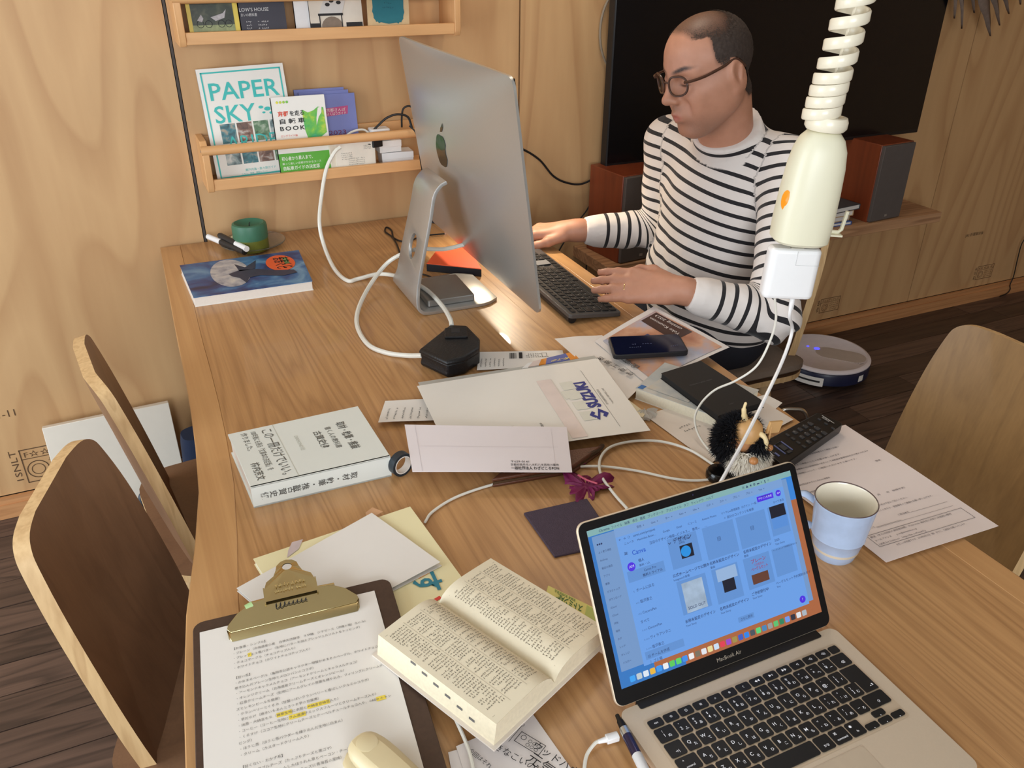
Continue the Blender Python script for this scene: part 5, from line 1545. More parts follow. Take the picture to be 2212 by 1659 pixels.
for side, nm in ((0, 'left_page_block'), (1, 'right_page_block')):
    fn_ = pg(side)
    ss = [WPg * k / 14 for k in range(15)]
    rings = []
    for u in (0, GL):
        ring = [fn_(u, s) for s in ss] + [Vector((0, 0, 0)) + gu * u + gp * ((-1, 1)[side] * (WPg + (.004, .010)[side])) + Vector((0, 0, .002)), gu * u + Vector((0, 0, .002))]
        rings.append(ring)
    MB().loft(rings).build(nm, BEDGE, db, smooth=True)
    MB().grid(lambda a, b: fn_(a * GL, b * WPg, .0003), 3, 15).build('open_page', BPAGE, db, smooth=True)
    W2 = WPg + (.004, .010)[side] + .004
    cv = [gu * -.004, gu * (GL + .004), gu * (GL + .004) + gp * ((-1, 1)[side] * W2), gu * -.004 + gp * ((-1, 1)[side] * W2)]
    MB().loft([[p for p in cv], [p + Vector((0, 0, .002)) for p in cv]]).build('cover', mat('dictionary cover', (222, 212, 200), .6), db)
    pr = Print(lambda u, v: fn_(u, v, .0007))
    # three bands of vertical columns; reading lines run across the page (along v)
    u = .010
    for band in range(3):
        v0, v1 = .012 + band * .0255, .012 + band * .0255 + .0225
        nl = int((GL - .022) / .0040)
        for k in range(nl):
            uu_ = .012 + k * .0040
            n = int((v1 - v0) / .0027)
            if random.random() < .25: n = int(n * random.uniform(.3, .9))
            for i in range(n):
                if random.random() < .05: continue
                cu_, cv_ = uu_, v0 + i * .0027 + .0012
                for z_ in range(2):
                    if random.random() < .5: a, b = .0020, .00038
                    else: a, b = .00038, .0020
                    x_, y_ = cu_ + random.uniform(-.0006, .0006), cv_ + random.uniform(-.0007, .0007)
                    pr.rect(x_ - a / 2, y_ - b / 2, x_ + a / 2, y_ + b / 2)
    pr.build('page_print', mat('dictionary ink', (84, 78, 70), .7, noise=0), db)
    pr = Print(lambda u, v: fn_(u, v, .0007))
    for b_ in (1, 2): pr.rect(.008, .010 + b_ * .0255 - .0003, GL - .008, .010 + b_ * .0255)
    pr.rect(.008, .0095, .0083, .087); pr.rect(GL - .0083, .0095, GL - .008, .087)
    pr.build('column_rules', mat('dictionary rule', (170, 160, 142), .7, noise=0), db)
zt_ = ptop(WPg, 0)
pr = Print(lambda u, v: gu * u - gp * (WPg + .0005 + .004 * (1 - (v - .002) / (zt_ - .002))) + Vector((0, 0, v)))
for k in range(6): pr.rect(GL * (.30 + .10 * k), zt_ - .0035 - .0028 * k, GL * (.345 + .10 * k), zt_ - .0008 - .0028 * k)
pr.build('thumb_index', INKG, db)

# medicine box under its right page
t, Q, fn, bw_, bh = quad_thing('medicine_box', 'flat yellow medicine box sticking out behind the open dictionary', 'box', [(1296, 1318), (1184, 1264), (1176, 1292), (1290, 1350)], .012, .012, None)
slab(Q, 0, .012).build('carton', mat('carton yellow', (238, 232, 140), .5, noise=.05), t, bevel=.0006)
pr = Print(fn); pr.text('ストミンA錠', bw_ * .30, bh * .30, bh * .5, width=bw_ * .5, bold=.03); pr.text('胃腸薬 第2類医薬品', bw_ * .45, bh * .08, bh * .2, width=bw_ * .4); pr.build('green_lettering', mat('carton green', (70, 120, 60), .5, noise=0), t)
pr = Print(fn); pr.rect(bw_ * .02, bh * .1, bw_ * .24, bh * .9); pr.build('pale_green_panel', mat('carton pale green', (196, 214, 120), .5), t)

# handwritten cards
o, f, w, h = sheet('handwritten_card', 'handwritten white card with a fish banner drawing, under the open dictionary', 'card', [(1010, 1690), (1255, 1690), (1150, 1541), (985, 1612)], .004, mat('card white', (222, 214, 210), .7, noise=.03), zs=(.003, .004, .004, .003))
pr = Print(f)
e0 = T(1165, 1650, HT + .005) - o.location
def hand(txt, px, py, s, rot=-.9):
    p = T(px, py, HT + .0056) - o.location
    fn_ = lambda u, v: Vector((p.x + math.cos(rot) * u - math.sin(rot) * v, p.y + math.sin(rot) * u + math.cos(rot) * v, p.z))
    hp = Print(fn_); hp.text(txt, 0, 0, s); hp.build('handwriting', INK, o)
hand('ウッドハウス', 1147, 1612, .011, -1.1); hand('元気', 1135, 1640, .015, -1.1); hand('大きなこいのぼり', 1048, 1606, .0095, -1.0); hand('今回はそれ、江戸', 1010, 1622, .006, -1.15)
p = T(1110, 1600, HT + .0058) - o.location
fl_ = Print(lambda u, v: Vector((p.x + u * .5 + v * .86, p.y - u * .86 + v * .5, p.z)))
fl_.frame(0, 0, .030, .014, .0007); fl_.disc(.006, .009, .003, r0=.0006)
for k in range(3): fl_.disc(.014 + .005 * k, .009, .002, r0=.0005); fl_.disc(.014 + .005 * k, .004, .002, r0=.0005)
fl_.rect(-.004, -.004, -.0034, .020); fl_.disc(-.0037, .021, .002, r0=.0005)
fl_.build('fish_banner_drawing', INK, o)
o, f, w, h = sheet('note_sheet', 'small sheet with a white cable over it at the lower picture edge', 'paper', [(985, 1720), (1100, 1720), (1060, 1598), (968, 1625)], .002, mat('card white', (222, 214, 210)), zs=(.0015, .002, .002, .0015))
cable('usb_lead', 'white cable emerging under the open dictionary at the lower edge', [(985, 1555, .010), (1005, 1600, .008), (1018, 1640, .009), (1028, 1700, .008)], .002, CABLEW)
# thin white cables behind the laptop
cable('white_lead', 'thin white cable curving from the yellow book past the magenta leaf to the figurine', [(918, 1128, .004), (935, 1105, .003), (985, 1074, .003), (1060, 1048, .003), (1140, 1031, .003), (1215, 1012, .003), (1290, 1007, .004), (1370, 1016, .003), (1450, 1033, .003), (1500, 1038, .003), (1550, 1034, .003)], .0020, CABLEW)
cable('white_lead', 'thin white cable looping beside the figurine and down behind the laptop lid', [(1356, 1100, .004), (1325, 1065, .004), (1298, 1025, .005), (1297, 990, .007), (1320, 965, .007), (1370, 953, .006), (1430, 954, .005), (1490, 972, .004), (1540, 1003, .003), (1556, 1012, .003)], .0022, CABLEW)
cable('charging_lead', 'thick white lead hanging from the square charger down behind the laptop', [ch.location + rotm(0, 0, ch.rotation_euler.z) @ Vector((.012, 0, -.001)), ch.location + rotm(0, 0, ch.rotation_euler.z) @ Vector((.012, 0, -.03)), AY(1711, 715, .855), AY(1692, 775, .84), AY(1655, 855, .80), AY(1610, 945, .758), AY(1570, 1018, .735), AY(1545, 1060, .735), (1525, 1085, .012), (1500, 1100, .004)], .0026, WHITEP)
cable('charging_lead', 'thinner cream lead hanging from the charger and looping beside the figurine', [ch.location + rotm(0, 0, ch.rotation_euler.z) @ Vector((-.014, 0, -.001)), AY(1676, 690, .85), AY(1664, 735, .86), AY(1635, 790, .87), AY(1590, 822, .89), AY(1545, 842, .92), (1514, 872, .05), (1501, 905, .03), (1512, 945, .012), (1545, 985, .004), (1575, 1000, .003)], .0018, CABLEW)
MB().tube([Vector((.012, 0, .001)), Vector((.012, 0, -.020))], .0038, 10).build('plug_sleeve', WHITEP, ch, smooth=True)
# ================================================================ the man: one continuous body surface from blended volumes
class Vol:
    def __init__(s, lo, hi, h):
        s.lo = np.array(lo, float); s.h = h
        s.n = np.ceil((np.array(hi) - s.lo) / h).astype(int) + 1
        s.f = np.full(s.n, 1.0, np.float32)

    def sl(s, lo, hi, m):
        a = np.maximum(0, np.floor((np.array(lo) - m - s.lo) / s.h).astype(int))
        b = np.minimum(s.n, np.ceil((np.array(hi) + m - s.lo) / s.h).astype(int) + 1)
        if np.any(b <= a): return None, None
        g = [((np.arange(a[i], b[i]) * s.h + s.lo[i]).astype(np.float32)) for i in range(3)]
        return (slice(a[0], b[0]), slice(a[1], b[1]), slice(a[2], b[2])), (g[0][:, None, None], g[1][None, :, None], g[2][None, None, :])

    def comb(s, S, d, k, op='u'):
        f = s.f[S]
        if op == 'u':
            hh = np.maximum(k - np.abs(f - d), 0) / k if k > 0 else 0
            s.f[S] = np.minimum(f, d) - hh * hh * k / 4
        else:            # smooth subtraction
            hh = np.maximum(k - np.abs(f + d), 0) / k if k > 0 else 0
            s.f[S] = np.maximum(f, -d) + hh * hh * k / 4

    def cap(s, a, b, ra, rb=None, k=.02, op='u', sq=(1, 1, 1)):
        rb = ra if rb is None else rb
        a, b = np.array(a, float), np.array(b, float)
        R = max(ra, rb)
        S, g = s.sl(np.minimum(a, b) - R, np.maximum(a, b) + R, k + .02)
        if S is None: return s
        ba = b - a
        L2 = max(1e-12, ba @ ba)
        t = ((g[0] - a[0]) * ba[0] + (g[1] - a[1]) * ba[1] + (g[2] - a[2]) * ba[2]) / L2
        t = np.clip(t, 0, 1)
        d = np.sqrt((g[0] - a[0] - ba[0] * t) ** 2 + (g[1] - a[1] - ba[1] * t) ** 2 + (g[2] - a[2] - ba[2] * t) ** 2) - (ra + (rb - ra) * t)
        s.comb(S, d.astype(np.float32), k, op)
        return s

    def ell(s, c, r, M=None, k=.02, op='u'):
        c = np.array(c, float); r = np.array(r, float)
        R = r.max()
        S, g = s.sl(c - R, c + R, k + .02)
        if S is None: return s
        x, y, z = g[0] - c[0], g[1] - c[1], g[2] - c[2]
        if M is not None:
            M = np.array(M)          # rows = local axes in world
            x, y, z = M[0, 0] * x + M[0, 1] * y + M[0, 2] * z, M[1, 0] * x + M[1, 1] * y + M[1, 2] * z, M[2, 0] * x + M[2, 1] * y + M[2, 2] * z
        k0 = np.sqrt((x / r[0]) ** 2 + (y / r[1]) ** 2 + (z / r[2]) ** 2)
        k1 = np.sqrt((x / r[0] ** 2) ** 2 + (y / r[1] ** 2) ** 2 + (z / r[2] ** 2) ** 2) + 1e-9
        s.comb(S, (k0 * (k0 - 1) / k1).astype(np.float32), k, op)
        return s

    def coords(s):
        return [(np.arange(s.n[i]) * s.h + s.lo[i]).astype(np.float32).reshape([-1 if j == i else 1 for j in range(3)]) for i in range(3)]

    def net(s):
        f = s.f; h = s.h
        neg = f < 0
        c = np.zeros(np.array(f.shape) - 1, np.int8)
        for i in (0, 1):
            for j in (0, 1):
                for k in (0, 1):
                    c += neg[i:f.shape[0] - 1 + i, j:f.shape[1] - 1 + j, k:f.shape[2] - 1 + k]
        act = (c > 0) & (c < 8)
        idx = np.argwhere(act)
        ids = np.full(act.shape, -1, np.int32)
        ids[act] = np.arange(len(idx))
        pos = np.zeros((len(idx), 3)); cnt = np.zeros(len(idx))
        cor = [(i, j, k) for i in (0, 1) for j in (0, 1) for k in (0, 1)]
        for a in cor:
            for ax in range(3):
                if a[ax]: continue
                b = list(a); b[ax] = 1
                fa = f[idx[:, 0] + a[0], idx[:, 1] + a[1], idx[:, 2] + a[2]]; fb = f[idx[:, 0] + b[0], idx[:, 1] + b[1], idx[:, 2] + b[2]]
                m = (fa < 0) != (fb < 0)
                t = fa[m] / (fa[m] - fb[m])
                p = np.array(a, float)[None, :].repeat(m.sum(), 0)
                p[:, ax] += t
                pos[m] += p; cnt[m] += 1
        V = (idx + pos / cnt[:, None]) * h + s.lo
        F = []
        for ax in range(3):
            o = [1, 1, 1]; o[ax] = 0
            A = [slice(1, -1)] * 3; A[ax] = slice(0, -1)
            B = [slice(1, -1)] * 3; B[ax] = slice(1, None)
            na, nb = neg[tuple(A)], neg[tuple(B)]
            e = np.argwhere(na != nb)
            sg = na[e[:, 0], e[:, 1], e[:, 2]]
            for q in range(3):
                if q != ax: e[:, q] += 1
            u, v = [(1, 2), (2, 0), (0, 1)][ax]
            def cell(du, dv):
                x = e.copy(); x[:, u] -= du; x[:, v] -= dv
                return ids[x[:, 0], x[:, 1], x[:, 2]]
            q = np.stack([cell(1, 1), cell(0, 1), cell(0, 0), cell(1, 0)], 1)
            q[~sg] = q[~sg][:, ::-1]
            F.append(q)
        F = np.concatenate(F)
        return V, F[(F >= 0).all(1)]


def netmesh(name, V, F, smooth_iter=1):
    for _ in range(smooth_iter):                      # light Laplacian relax
        acc = np.zeros_like(V); cn_ = np.zeros(len(V))
        for a, b in ((0, 1), (1, 2), (2, 3), (3, 0)):
            np.add.at(acc, F[:, a], V[F[:, b]]); np.add.at(cn_, F[:, a], 1)
            np.add.at(acc, F[:, b], V[F[:, a]]); np.add.at(cn_, F[:, b], 1)
        V = V * .5 + acc / np.maximum(cn_, 1)[:, None] * .5
    me = bpy.data.meshes.new(name)
    me.vertices.add(len(V)); me.vertices.foreach_set('co', V.astype(np.float32).ravel())
    me.loops.add(len(F) * 4); me.loops.foreach_set('vertex_index', F.astype(np.int32).ravel())
    me.polygons.add(len(F)); me.polygons.foreach_set('loop_start', np.arange(0, len(F) * 4, 4, dtype=np.int32))
    me.update(calc_edges=True)
    me.polygons.foreach_set('use_smooth', [True] * len(F))
    return me, V


def vattr(me, name, arr):
    a = me.attributes.new(name, 'FLOAT', 'POINT')
    a.data.foreach_set('value', np.asarray(arr, np.float32))


N3 = lambda v: np.array(v, float) / np.linalg.norm(v)
# --- joints (world metres)
SHL, SHR = np.array((1.308, 1.385, .975)), np.array((1.228, 1.735, .965))
ELL, ELR = np.array((1.168, 1.222, .715)), np.array((1.235, 1.745, .735))
WRL, WRR = np.array((.990, 1.312, .768)), np.array((1.018, 1.812, .742))
HSC = 1.0
HC = np.array((1.146, 1.500, 1.168))
pt, yw, rl = math.radians(15), math.radians(-2), math.radians(3)
HF = np.array((-math.cos(pt) * math.cos(yw), -math.cos(pt) * math.sin(yw), -math.sin(pt)))
HL = N3(np.cross((0, 0, 1), HF)); HU = np.cross(HF, HL)
HL, HU = math.cos(rl) * HL + math.sin(rl) * HU, math.cos(rl) * HU - math.sin(rl) * HL
HM = np.array([HF, HL, HU])
hp = lambda x, y, z: HC + HSC * (HF * x + HL * y + HU * z)
NB = np.array((1.238, 1.525, 1.005))      # neck base

HS = 1.12
def hand(V, wr, fwd, side, up, curl, spread=1.0):
    """side = unit vector towards the little finger"""
    fwd, side, up = N3(fwd), N3(side), N3(up)
    P = lambda f, s_, u=0: wr + (fwd * f + side * s_ + up * u) * HS
    tips = []
    V.cap(P(-.02, 0), P(.02, 0), .026, .025, .02)
    for s0_, s1_ in ((-.016, -.028), (-.006, -.010), (.008, .010), (.016, .028)):
        V.cap(P(.012, s0_), P(.080, s1_, .004 - abs(s1_) * .12), .0165, .0115, .014)
    V.ell(P(.045, -.016, -.008), (.035, .018, .014), [fwd, side, up], .014)
    fing = {'index': (-.028, .070, -.08), 'middle': (-.0095, .079, -.02), 'ring': (.0098, .073, .04), 'little': (.0275, .057, .11)}
    for nm, (s_, L, ang) in fing.items():
        b = P(.080, s_, .003 - abs(s_) * .12)
        pts = [b]
        d0 = fwd * math.cos(ang * spread) + side * math.sin(ang * spread)
        for q, (fr, cu_) in enumerate(((.46, curl * .35), (.30, curl * .9), (.24, curl * 1.3))):
            d = d0 * math.cos(cu_) - up * math.sin(cu_)
            pts.append(pts[-1] + d * L * fr * HS)
        rr = (.0108, .0098, .0090, .0076)
        if nm == 'little': rr = tuple(r_ * .86 for r_ in rr)
        for q in range(3):
            V.cap(pts[q], pts[q + 1], rr[q], rr[q + 1], .004 if q else .010)
        tips.append((nm, pts, d0))
    tb_ = [P(.018, -.026, -.006), P(.048, -.046, -.012), P(.074, -.050, -.018), P(.098, -.046, -.024)]
    for q, (r0, r1) in enumerate(((.015, .0118), (.0115, .0098), (.0098, .0078))):
        V.cap(tb_[q], tb_[q + 1], r0, r1, .008)
    return tips

B = Vol((.82, 1.13, .50), (1.47, 1.96, 1.33), .0034)
# torso core and limbs (under the clothes)
B.ell((1.275, 1.56, .84), (.10, .15, .16), k=.05).ell((1.27, 1.565, .66), (.11, .145, .15), k=.06).ell((1.29, 1.57, .56), (.12, .15, .10), k=.06)
B.cap(SHL * .8 + SHR * .2, SHR * .8 + SHL * .2, .055, .055, .05)
for s_, e_, w_ in ((SHL, ELL, WRL), (SHR, ELR, WRR)):
    B.cap(s_, e_, .047, .037, .03); B.cap(e_, w_, .036, .0245, .02)
# neck and head
B.cap(NB + np.array((.01, 0, -.06)), hp(-.028, 0, -.055), .060, .0545, .03)
B.cap(NB + np.array((-.035, 0, -.02)), hp(.020, 0, -.085), .022, .022, .03)
B.ell(hp(-.006, 0, .030), HSC * np.array((.086, .0760, .080)), HM, .02)
B.ell(hp(.022, 0, .036), HSC * np.array((.070, .066, .066)), HM, .03)
B.ell(hp(.032, 0, -.040), HSC * np.array((.061, .056, .078)), HM, .03)
B.cap(hp(.069, -.014, -.106), hp(.069, .014, -.106), .0155, .0155, .025)
for sd_ in (-1, 1):
    B.cap(hp(-.008, sd_ * .056, -.045), hp(.050, sd_ * .026, -.100), .0165, .014, .025)
    B.cap(hp(.058, sd_ * .046, -.020), hp(.010, sd_ * .062, -.010), .0155, .014, .03)
    B.ell(hp(.040, sd_ * .040, -.050), HSC * np.array((.036, .022, .040)), HM, .03)
    B.ell(hp(.005, sd_ * .052, -.038), HSC * np.array((.030, .020, .036)), HM, .03)
    B.cap(hp(.081, sd_ * .014, .024), hp(.067, sd_ * .047, .022), .010, .009, .016)
    B.ell(hp(.0905, sd_ * .031, .003), HSC * np.array((.014, .0165, .0115)), HM, .012, 's')
    B.ell(hp(.0735, sd_ * .032, .003), HSC * np.array((.0155, .0165, .0120)), HM, .004)
    B.ell(hp(.098, sd_ * .0125, -.034), HSC * np.array((.010, .0075, .0075)), HM, .006)
    # ear
    EM = np.array([HF * .94 + HU * -.2 + HL * sd_ * .25, HL * sd_ * .96 - HF * .28, HU])
    EM = np.array([N3(EM[0]), N3(EM[1]), N3(EM[2])])
    B.ell(hp(-.014, sd_ * .0785, -.009), HSC * np.array((.0215, .0085, .0335)), EM, .008)
    B.ell(hp(-.011, sd_ * .0880, -.003), HSC * np.array((.0135, .0075, .0225)), EM, .004, 's')
    B.cap(hp(-.020, sd_ * .082, .008), hp(-.016, sd_ * .082, -.022), .0036, .0036, .004)
    B.ell(hp(.003, sd_ * .0805, -.008), HSC * np.array((.006, .005, .009)), EM, .005)
    B.ell(hp(-.005, sd_ * .0775, -.040), HSC * np.array((.0090, .006, .009)), EM, .006)
    # nasolabial hollow
    B.ell(hp(.088, sd_ * .030, -.052), HSC * np.array((.010, .008, .016)), HM, .014, 's')
B.cap(hp(.086, 0, .018), hp(.1085, 0, -.024), .0075, .0095, .012)
B.ell(hp(.1105, 0, -.0295), HSC * np.array((.0125, .0105, .0095)), HM, .008)
B.ell(hp(.076, 0, -.064), HSC * np.array((.018, .030, .022)), HM, .015)
B.cap(hp(.0925, -.016, -.0665), hp(.0965, 0, -.0615), .0048, .0056, .004); B.cap(hp(.0925, .016, -.0665), hp(.0965, 0, -.0615), .0048, .0056, .004)
B.cap(hp(.0900, -.014, -.0745), hp(.0935, 0, -.0760), .0052, .0064, .004); B.cap(hp(.0900, .014, -.0745), hp(.0935, 0, -.0760), .0052, .0064, .004)
B.cap(hp(.0985, -.020, -.0695), hp(.1020, 0, -.0685), .0018, .0018, .003, 's'); B.cap(hp(.0985, .020, -.0695), hp(.1020, 0, -.0685), .0018, .0018, .003, 's')
fl = N3((-.72, .68, -.03)); ul = np.array((-.30, -.50, .80)); ul = N3(ul - fl * (ul @ fl))
tipsL = hand(B, WRL + fl * .012, fl, np.cross(ul, fl), ul, .26, .55)
fr = N3((-.80, .60, -.10)); tipsR = hand(B, WRR + fr * .012, fr, -np.cross((0, 0, 1), fr), N3((-.1, 0, 1)), .85)
V, F = B.net()
me, V = netmesh('body', V, F, 1)
rel = (V - HC) @ HM.T / HSC       # head-local coordinates of every vertex
lx, ly, lz = rel[:, 0], rel[:, 1], rel[:, 2]
head = (np.abs(lx) < .14) & (lz > -.13) & (np.abs(ly) < .1)
g = lambda cx, cy, cz, sx, sy, sz: np.exp(-(((lx - cx) / sx) ** 2 + ((np.abs(ly) - cy) / sy) ** 2 + ((lz - cz) / sz) ** 2))
lip = np.clip(g(.094, 0, -.069, .016, .021, .0105) * 1.7 - .45, 0, 1) * head
stub = np.clip(g(.055, .03, -.095, .05, .045, .035) + .8 * g(.098, 0, -.049, .02, .026, .009) - .15, 0, 1) * head
# hairline: receding, cropped sides
hl_z = np.where(lx > -.004, .006 + .35 * (lx + .004), -.004 - 1.5 * (-.004 - lx))
hl_z = np.maximum(hl_z, -.075)
front = np.where(lz < .078, .032 - .08 * np.abs(lz - .05), .066 - .2 * np.abs(ly))
scalp = np.clip((lz - hl_z) / .018, 0, 1) * np.clip((front + .006 - lx) / .012, 0, 1) * head
temple = np.clip((lx - .004) / .02, 0, 1) * np.clip((.078 - lz) / .012, 0, 1)
edge_ = 1 - np.clip((lz - hl_z) / .045, 0, 1)
scalp = scalp * (1 - ((np.abs(ly) > .079) & (np.abs(lx + .01) < .024) & (np.abs(lz) < .045)))
thin = np.maximum(np.clip((lz - .048) / .055, 0, 1) * np.clip((lx + .075) / .07, 0, 1), .75 * edge_)
vattr(me, 'lip', lip); vattr(me, 'stubble', stub); vattr(me, 'scalp', scalp * (1 - .22 * thin))
brow = sum(np.clip(np.exp(-(((np.abs(ly) - .033) / .024) ** 2 + ((lz - (.0255 + .006 * np.clip((np.abs(ly) - .02) / .02, -1, 1))) / .0050) ** 2)) * 1.8 - .4, 0, 1) * (lx > .03) for _ in (0,)) * head
vattr(me, 'brow', brow)
lash = np.clip(np.exp(-(((np.abs(ly) - .032) / .016) ** 2 + ((lz + .0025 - .05 * (np.abs(ly) - .032)) / .0030) ** 2)) * 2.2 - .6, 0, 1) * (lx > .06) * head
vattr(me, 'lash', lash)
sk = bpy.data.materials.new('skin'); sk.use_nodes = True
nt = sk.node_tree; bs = nt.nodes['Principled BSDF']; bs.inputs['Roughness'].default_value = .5
bs.inputs['Subsurface Weight'].default_value = .12; bs.inputs['Subsurface Radius'].default_value = (.012, .004, .002); bs.inputs['Subsurface Scale'].default_value = 1
tcn = nt.nodes.new('ShaderNodeTexCoord'); nz = nt.nodes.new('ShaderNodeTexNoise'); nz.inputs['Scale'].default_value = 55; nt.links.new(tcn.outputs['Object'], nz.inputs['Vector'])
cur = nt.nodes.new('ShaderNodeMix'); cur.data_type = 'RGBA'; cur.inputs[6].default_value = srgb(178, 126, 100); cur.inputs[7].default_value = srgb(196, 142, 116)
nt.links.new(nz.outputs['Fac'], cur.inputs[0])
nh = nt.nodes.new('ShaderNodeTexNoise'); nh.inputs['Scale'].default_value = 420; nt.links.new(tcn.outputs['Object'], nh.inputs['Vector'])
for an, colr, amt, fuzz in (('lip', (176, 92, 84), .8, 0), ('stubble', (96, 80, 72), .55, .4), ('scalp', (46, 34, 29), .95, .2), ('brow', (40, 30, 26), .95, .2), ('lash', (40, 28, 26), .85, 0)):
    at_ = nt.nodes.new('ShaderNodeAttribute'); at_.attribute_name = an
    ml = nt.nodes.new('ShaderNodeMath'); ml.operation = 'MULTIPLY'; ml.inputs[1].default_value = amt; nt.links.new(at_.outputs['Fac'], ml.inputs[0])
    src = ml
    if fuzz:
        m2 = nt.nodes.new('ShaderNodeMath'); m2.operation = 'MULTIPLY_ADD'; m2.inputs[1].default_value = 2 * fuzz; m2.inputs[2].default_value = 1 - fuzz; nt.links.new(nh.outputs['Fac'], m2.inputs[0])
        m3 = nt.nodes.new('ShaderNodeMath'); m3.operation = 'MULTIPLY'; m3.use_clamp = True; nt.links.new(ml.outputs[0], m3.inputs[0]); nt.links.new(m2.outputs[0], m3.inputs[1]); src = m3
    mx = nt.nodes.new('ShaderNodeMix'); mx.data_type = 'RGBA'; nt.links.new(cur.outputs[2], mx.inputs[6]); mx.inputs[7].default_value = srgb(*colr); nt.links.new(src.outputs[0], mx.inputs[0]); cur = mx
nt.links.new(cur.outputs[2], bs.inputs['Base Color'])
PB = Vector((1.28, 1.57, 0))
man = thing('person', 'man with cropped hair and glasses in a striped jersey, typing at the computer', 'person', PB)
def toman(me, name, m_):
    me.transform(Matrix.Translation(-PB))
    me.materials.append(m_)
    return link(name, me, None, man)
toman(me, 'body', sk)
# hair: cropped cap over the sides and back, raised just off the scalp
keep = (scalp > .35) & (thin < .95)
me_h = bpy.data.meshes.new('hair')
fk = keep[F].all(1)
used = np.unique(F[fk]); remap = np.full(len(V), -1); remap[used] = np.arange(len(used))
cen = HC - HU * .0
nrm = V[used] - (HC + HU * .03)
nrm /= np.linalg.norm(nrm, axis=1)[:, None]
jit = rng.uniform(.0008, .0028, len(used))[:, None]
HV = V[used] + nrm * jit
me_h.from_pydata(HV.tolist(), [], remap[F[fk]].tolist())
me_h.polygons.foreach_set('use_smooth', [True] * len(me_h.polygons))
vattr(me_h, 'thin', (thin * .9)[used])
hm = mat('cropped hair', (62, 51, 45), .8, noise=.5, nscale=260)
hm.node_tree.nodes['Principled BSDF'].inputs['Alpha'].default_value = 1
_nt = hm.node_tree; _at = _nt.nodes.new('ShaderNodeAttribute'); _at.attribute_name = 'thin'
_nz = _nt.nodes.new('ShaderNodeTexNoise'); _nz.inputs['Scale'].default_value = 500
_tc = _nt.nodes.new('ShaderNodeTexCoord'); _nt.links.new(_tc.outputs['Object'], _nz.inputs['Vector'])
_m = _nt.nodes.new('ShaderNodeMath'); _m.operation = 'MULTIPLY_ADD'; _m.inputs[1].default_value = .62; _m.inputs[2].default_value = .18; _nt.links.new(_at.outputs['Fac'], _m.inputs[0])
_g = _nt.nodes.new('ShaderNodeMath'); _g.operation = 'GREATER_THAN'; _nt.links.new(_nz.outputs['Fac'], _g.inputs[0]); _nt.links.new(_m.outputs[0], _g.inputs[1])
_nt.links.new(_g.outputs[0], _nt.nodes['Principled BSDF'].inputs['Alpha'])
toman(me_h, 'hair', hm)

# --- jersey
J = Vol((.93, 1.10, .47), (1.50, 1.90, 1.12), .0042)
def arm_pts(s_, e_, w_): return s_, e_, w_
J.ell((1.275, 1.56, .85), (.128, .172, .165), k=.05).ell((1.262, 1.565, .67), (.148, .170, .165), k=.07).ell((1.285, 1.57, .56), (.155, .178, .085), k=.06)
J.cap(SHL * .82 + SHR * .18, SHR * .82 + SHL * .18, .066, .066, .05)
CUL = WRL + N3(ELL - WRL) * .022; CUR = WRR + N3(ELR - WRR) * .022
for s_, e_, w_ in ((SHL, ELL, CUL), (SHR, ELR, CUR)):
    J.cap(s_, e_, .064, .052, .035); J.cap(e_, w_ + N3(e_ - w_) * .03, .052, .040, .02); J.cap(w_ + N3(e_ - w_) * .045, w_ - N3(e_ - w_) * .03, .0365, .034, .006)
NX = N3(hp(-.02, 0, -.08) - NB)
J.cap(NB - NX * .02, NB + NX * .12, .076, .076, .03)
gx, gy, gz = J.coords()
# wrinkles
J.f += (.0026 * np.sin(38 * gz + 22 * gx + 9 * np.sin(14 * gy)) * np.clip((.80 - gz) / .1, 0, 1) + .0022 * np.sin(46 * (gx + gy) - 30 * gz) * np.clip((1.0 - gz) / .1, 0, 1) * np.clip((gy - 1.0), 0, 1)).astype(np.float32)
for s_, e_, w_ in ((SHL, ELL, WRL), (SHR, ELR, WRR)):
    de = np.sqrt((gx - e_[0]) ** 2 + (gy - e_[1]) ** 2 + (gz - e_[2]) ** 2)
    J.f += (.0045 * np.exp(-(de / .11) ** 2) * np.sin(75 * gx - 55 * gy + 60 * gz)).astype(np.float32)
# cuts: collar plane, cuffs
CPT = NB + NX * .046
cpl = (gx - CPT[0]) * NX[0] + (gy - CPT[1]) * NX[1] + (gz - CPT[2]) * NX[2]
J.f = np.where((gz > .93), np.maximum(J.f, cpl), J.f).astype(np.float32)
for e_, w_ in ((ELL, CUL), (ELR, CUR)):
    ax = N3(w_ - e_)
    dd = (gx - w_[0]) * ax[0] + (gy - w_[1]) * ax[1] + (gz - w_[2]) * ax[2]
    near = (np.abs(gx - w_[0]) < .12) & (np.abs(gy - w_[1]) < .12) & (np.abs(gz - w_[2]) < .1)
    J.f = np.where(near, np.maximum(J.f, dd), J.f).astype(np.float32)
Vj, Fj = J.net()
mej, Vj = netmesh('jersey', Vj, Fj, 1)
def segt(P, a, b):
    ba = b - a; t = np.clip((P - a) @ ba / (ba @ ba), 0, 1)
    return np.linalg.norm(P - a - t[:, None] * ba, axis=1), t * np.linalg.norm(ba)
def elld(P, c, r): return (np.linalg.norm((P - np.array(c)) / np.array(r), axis=1) - 1) * min(r)
dt = np.minimum.reduce([elld(Vj, (1.275, 1.56, .85), (.128, .172, .165)), elld(Vj, (1.262, 1.565, .67), (.148, .170, .165)), elld(Vj, (1.285, 1.57, .56), (.155, .178, .085))])
dt = np.minimum(dt, segt(Vj, SHL * .82 + SHR * .18, SHR * .82 + SHL * .18)[0] - .066 + .006)
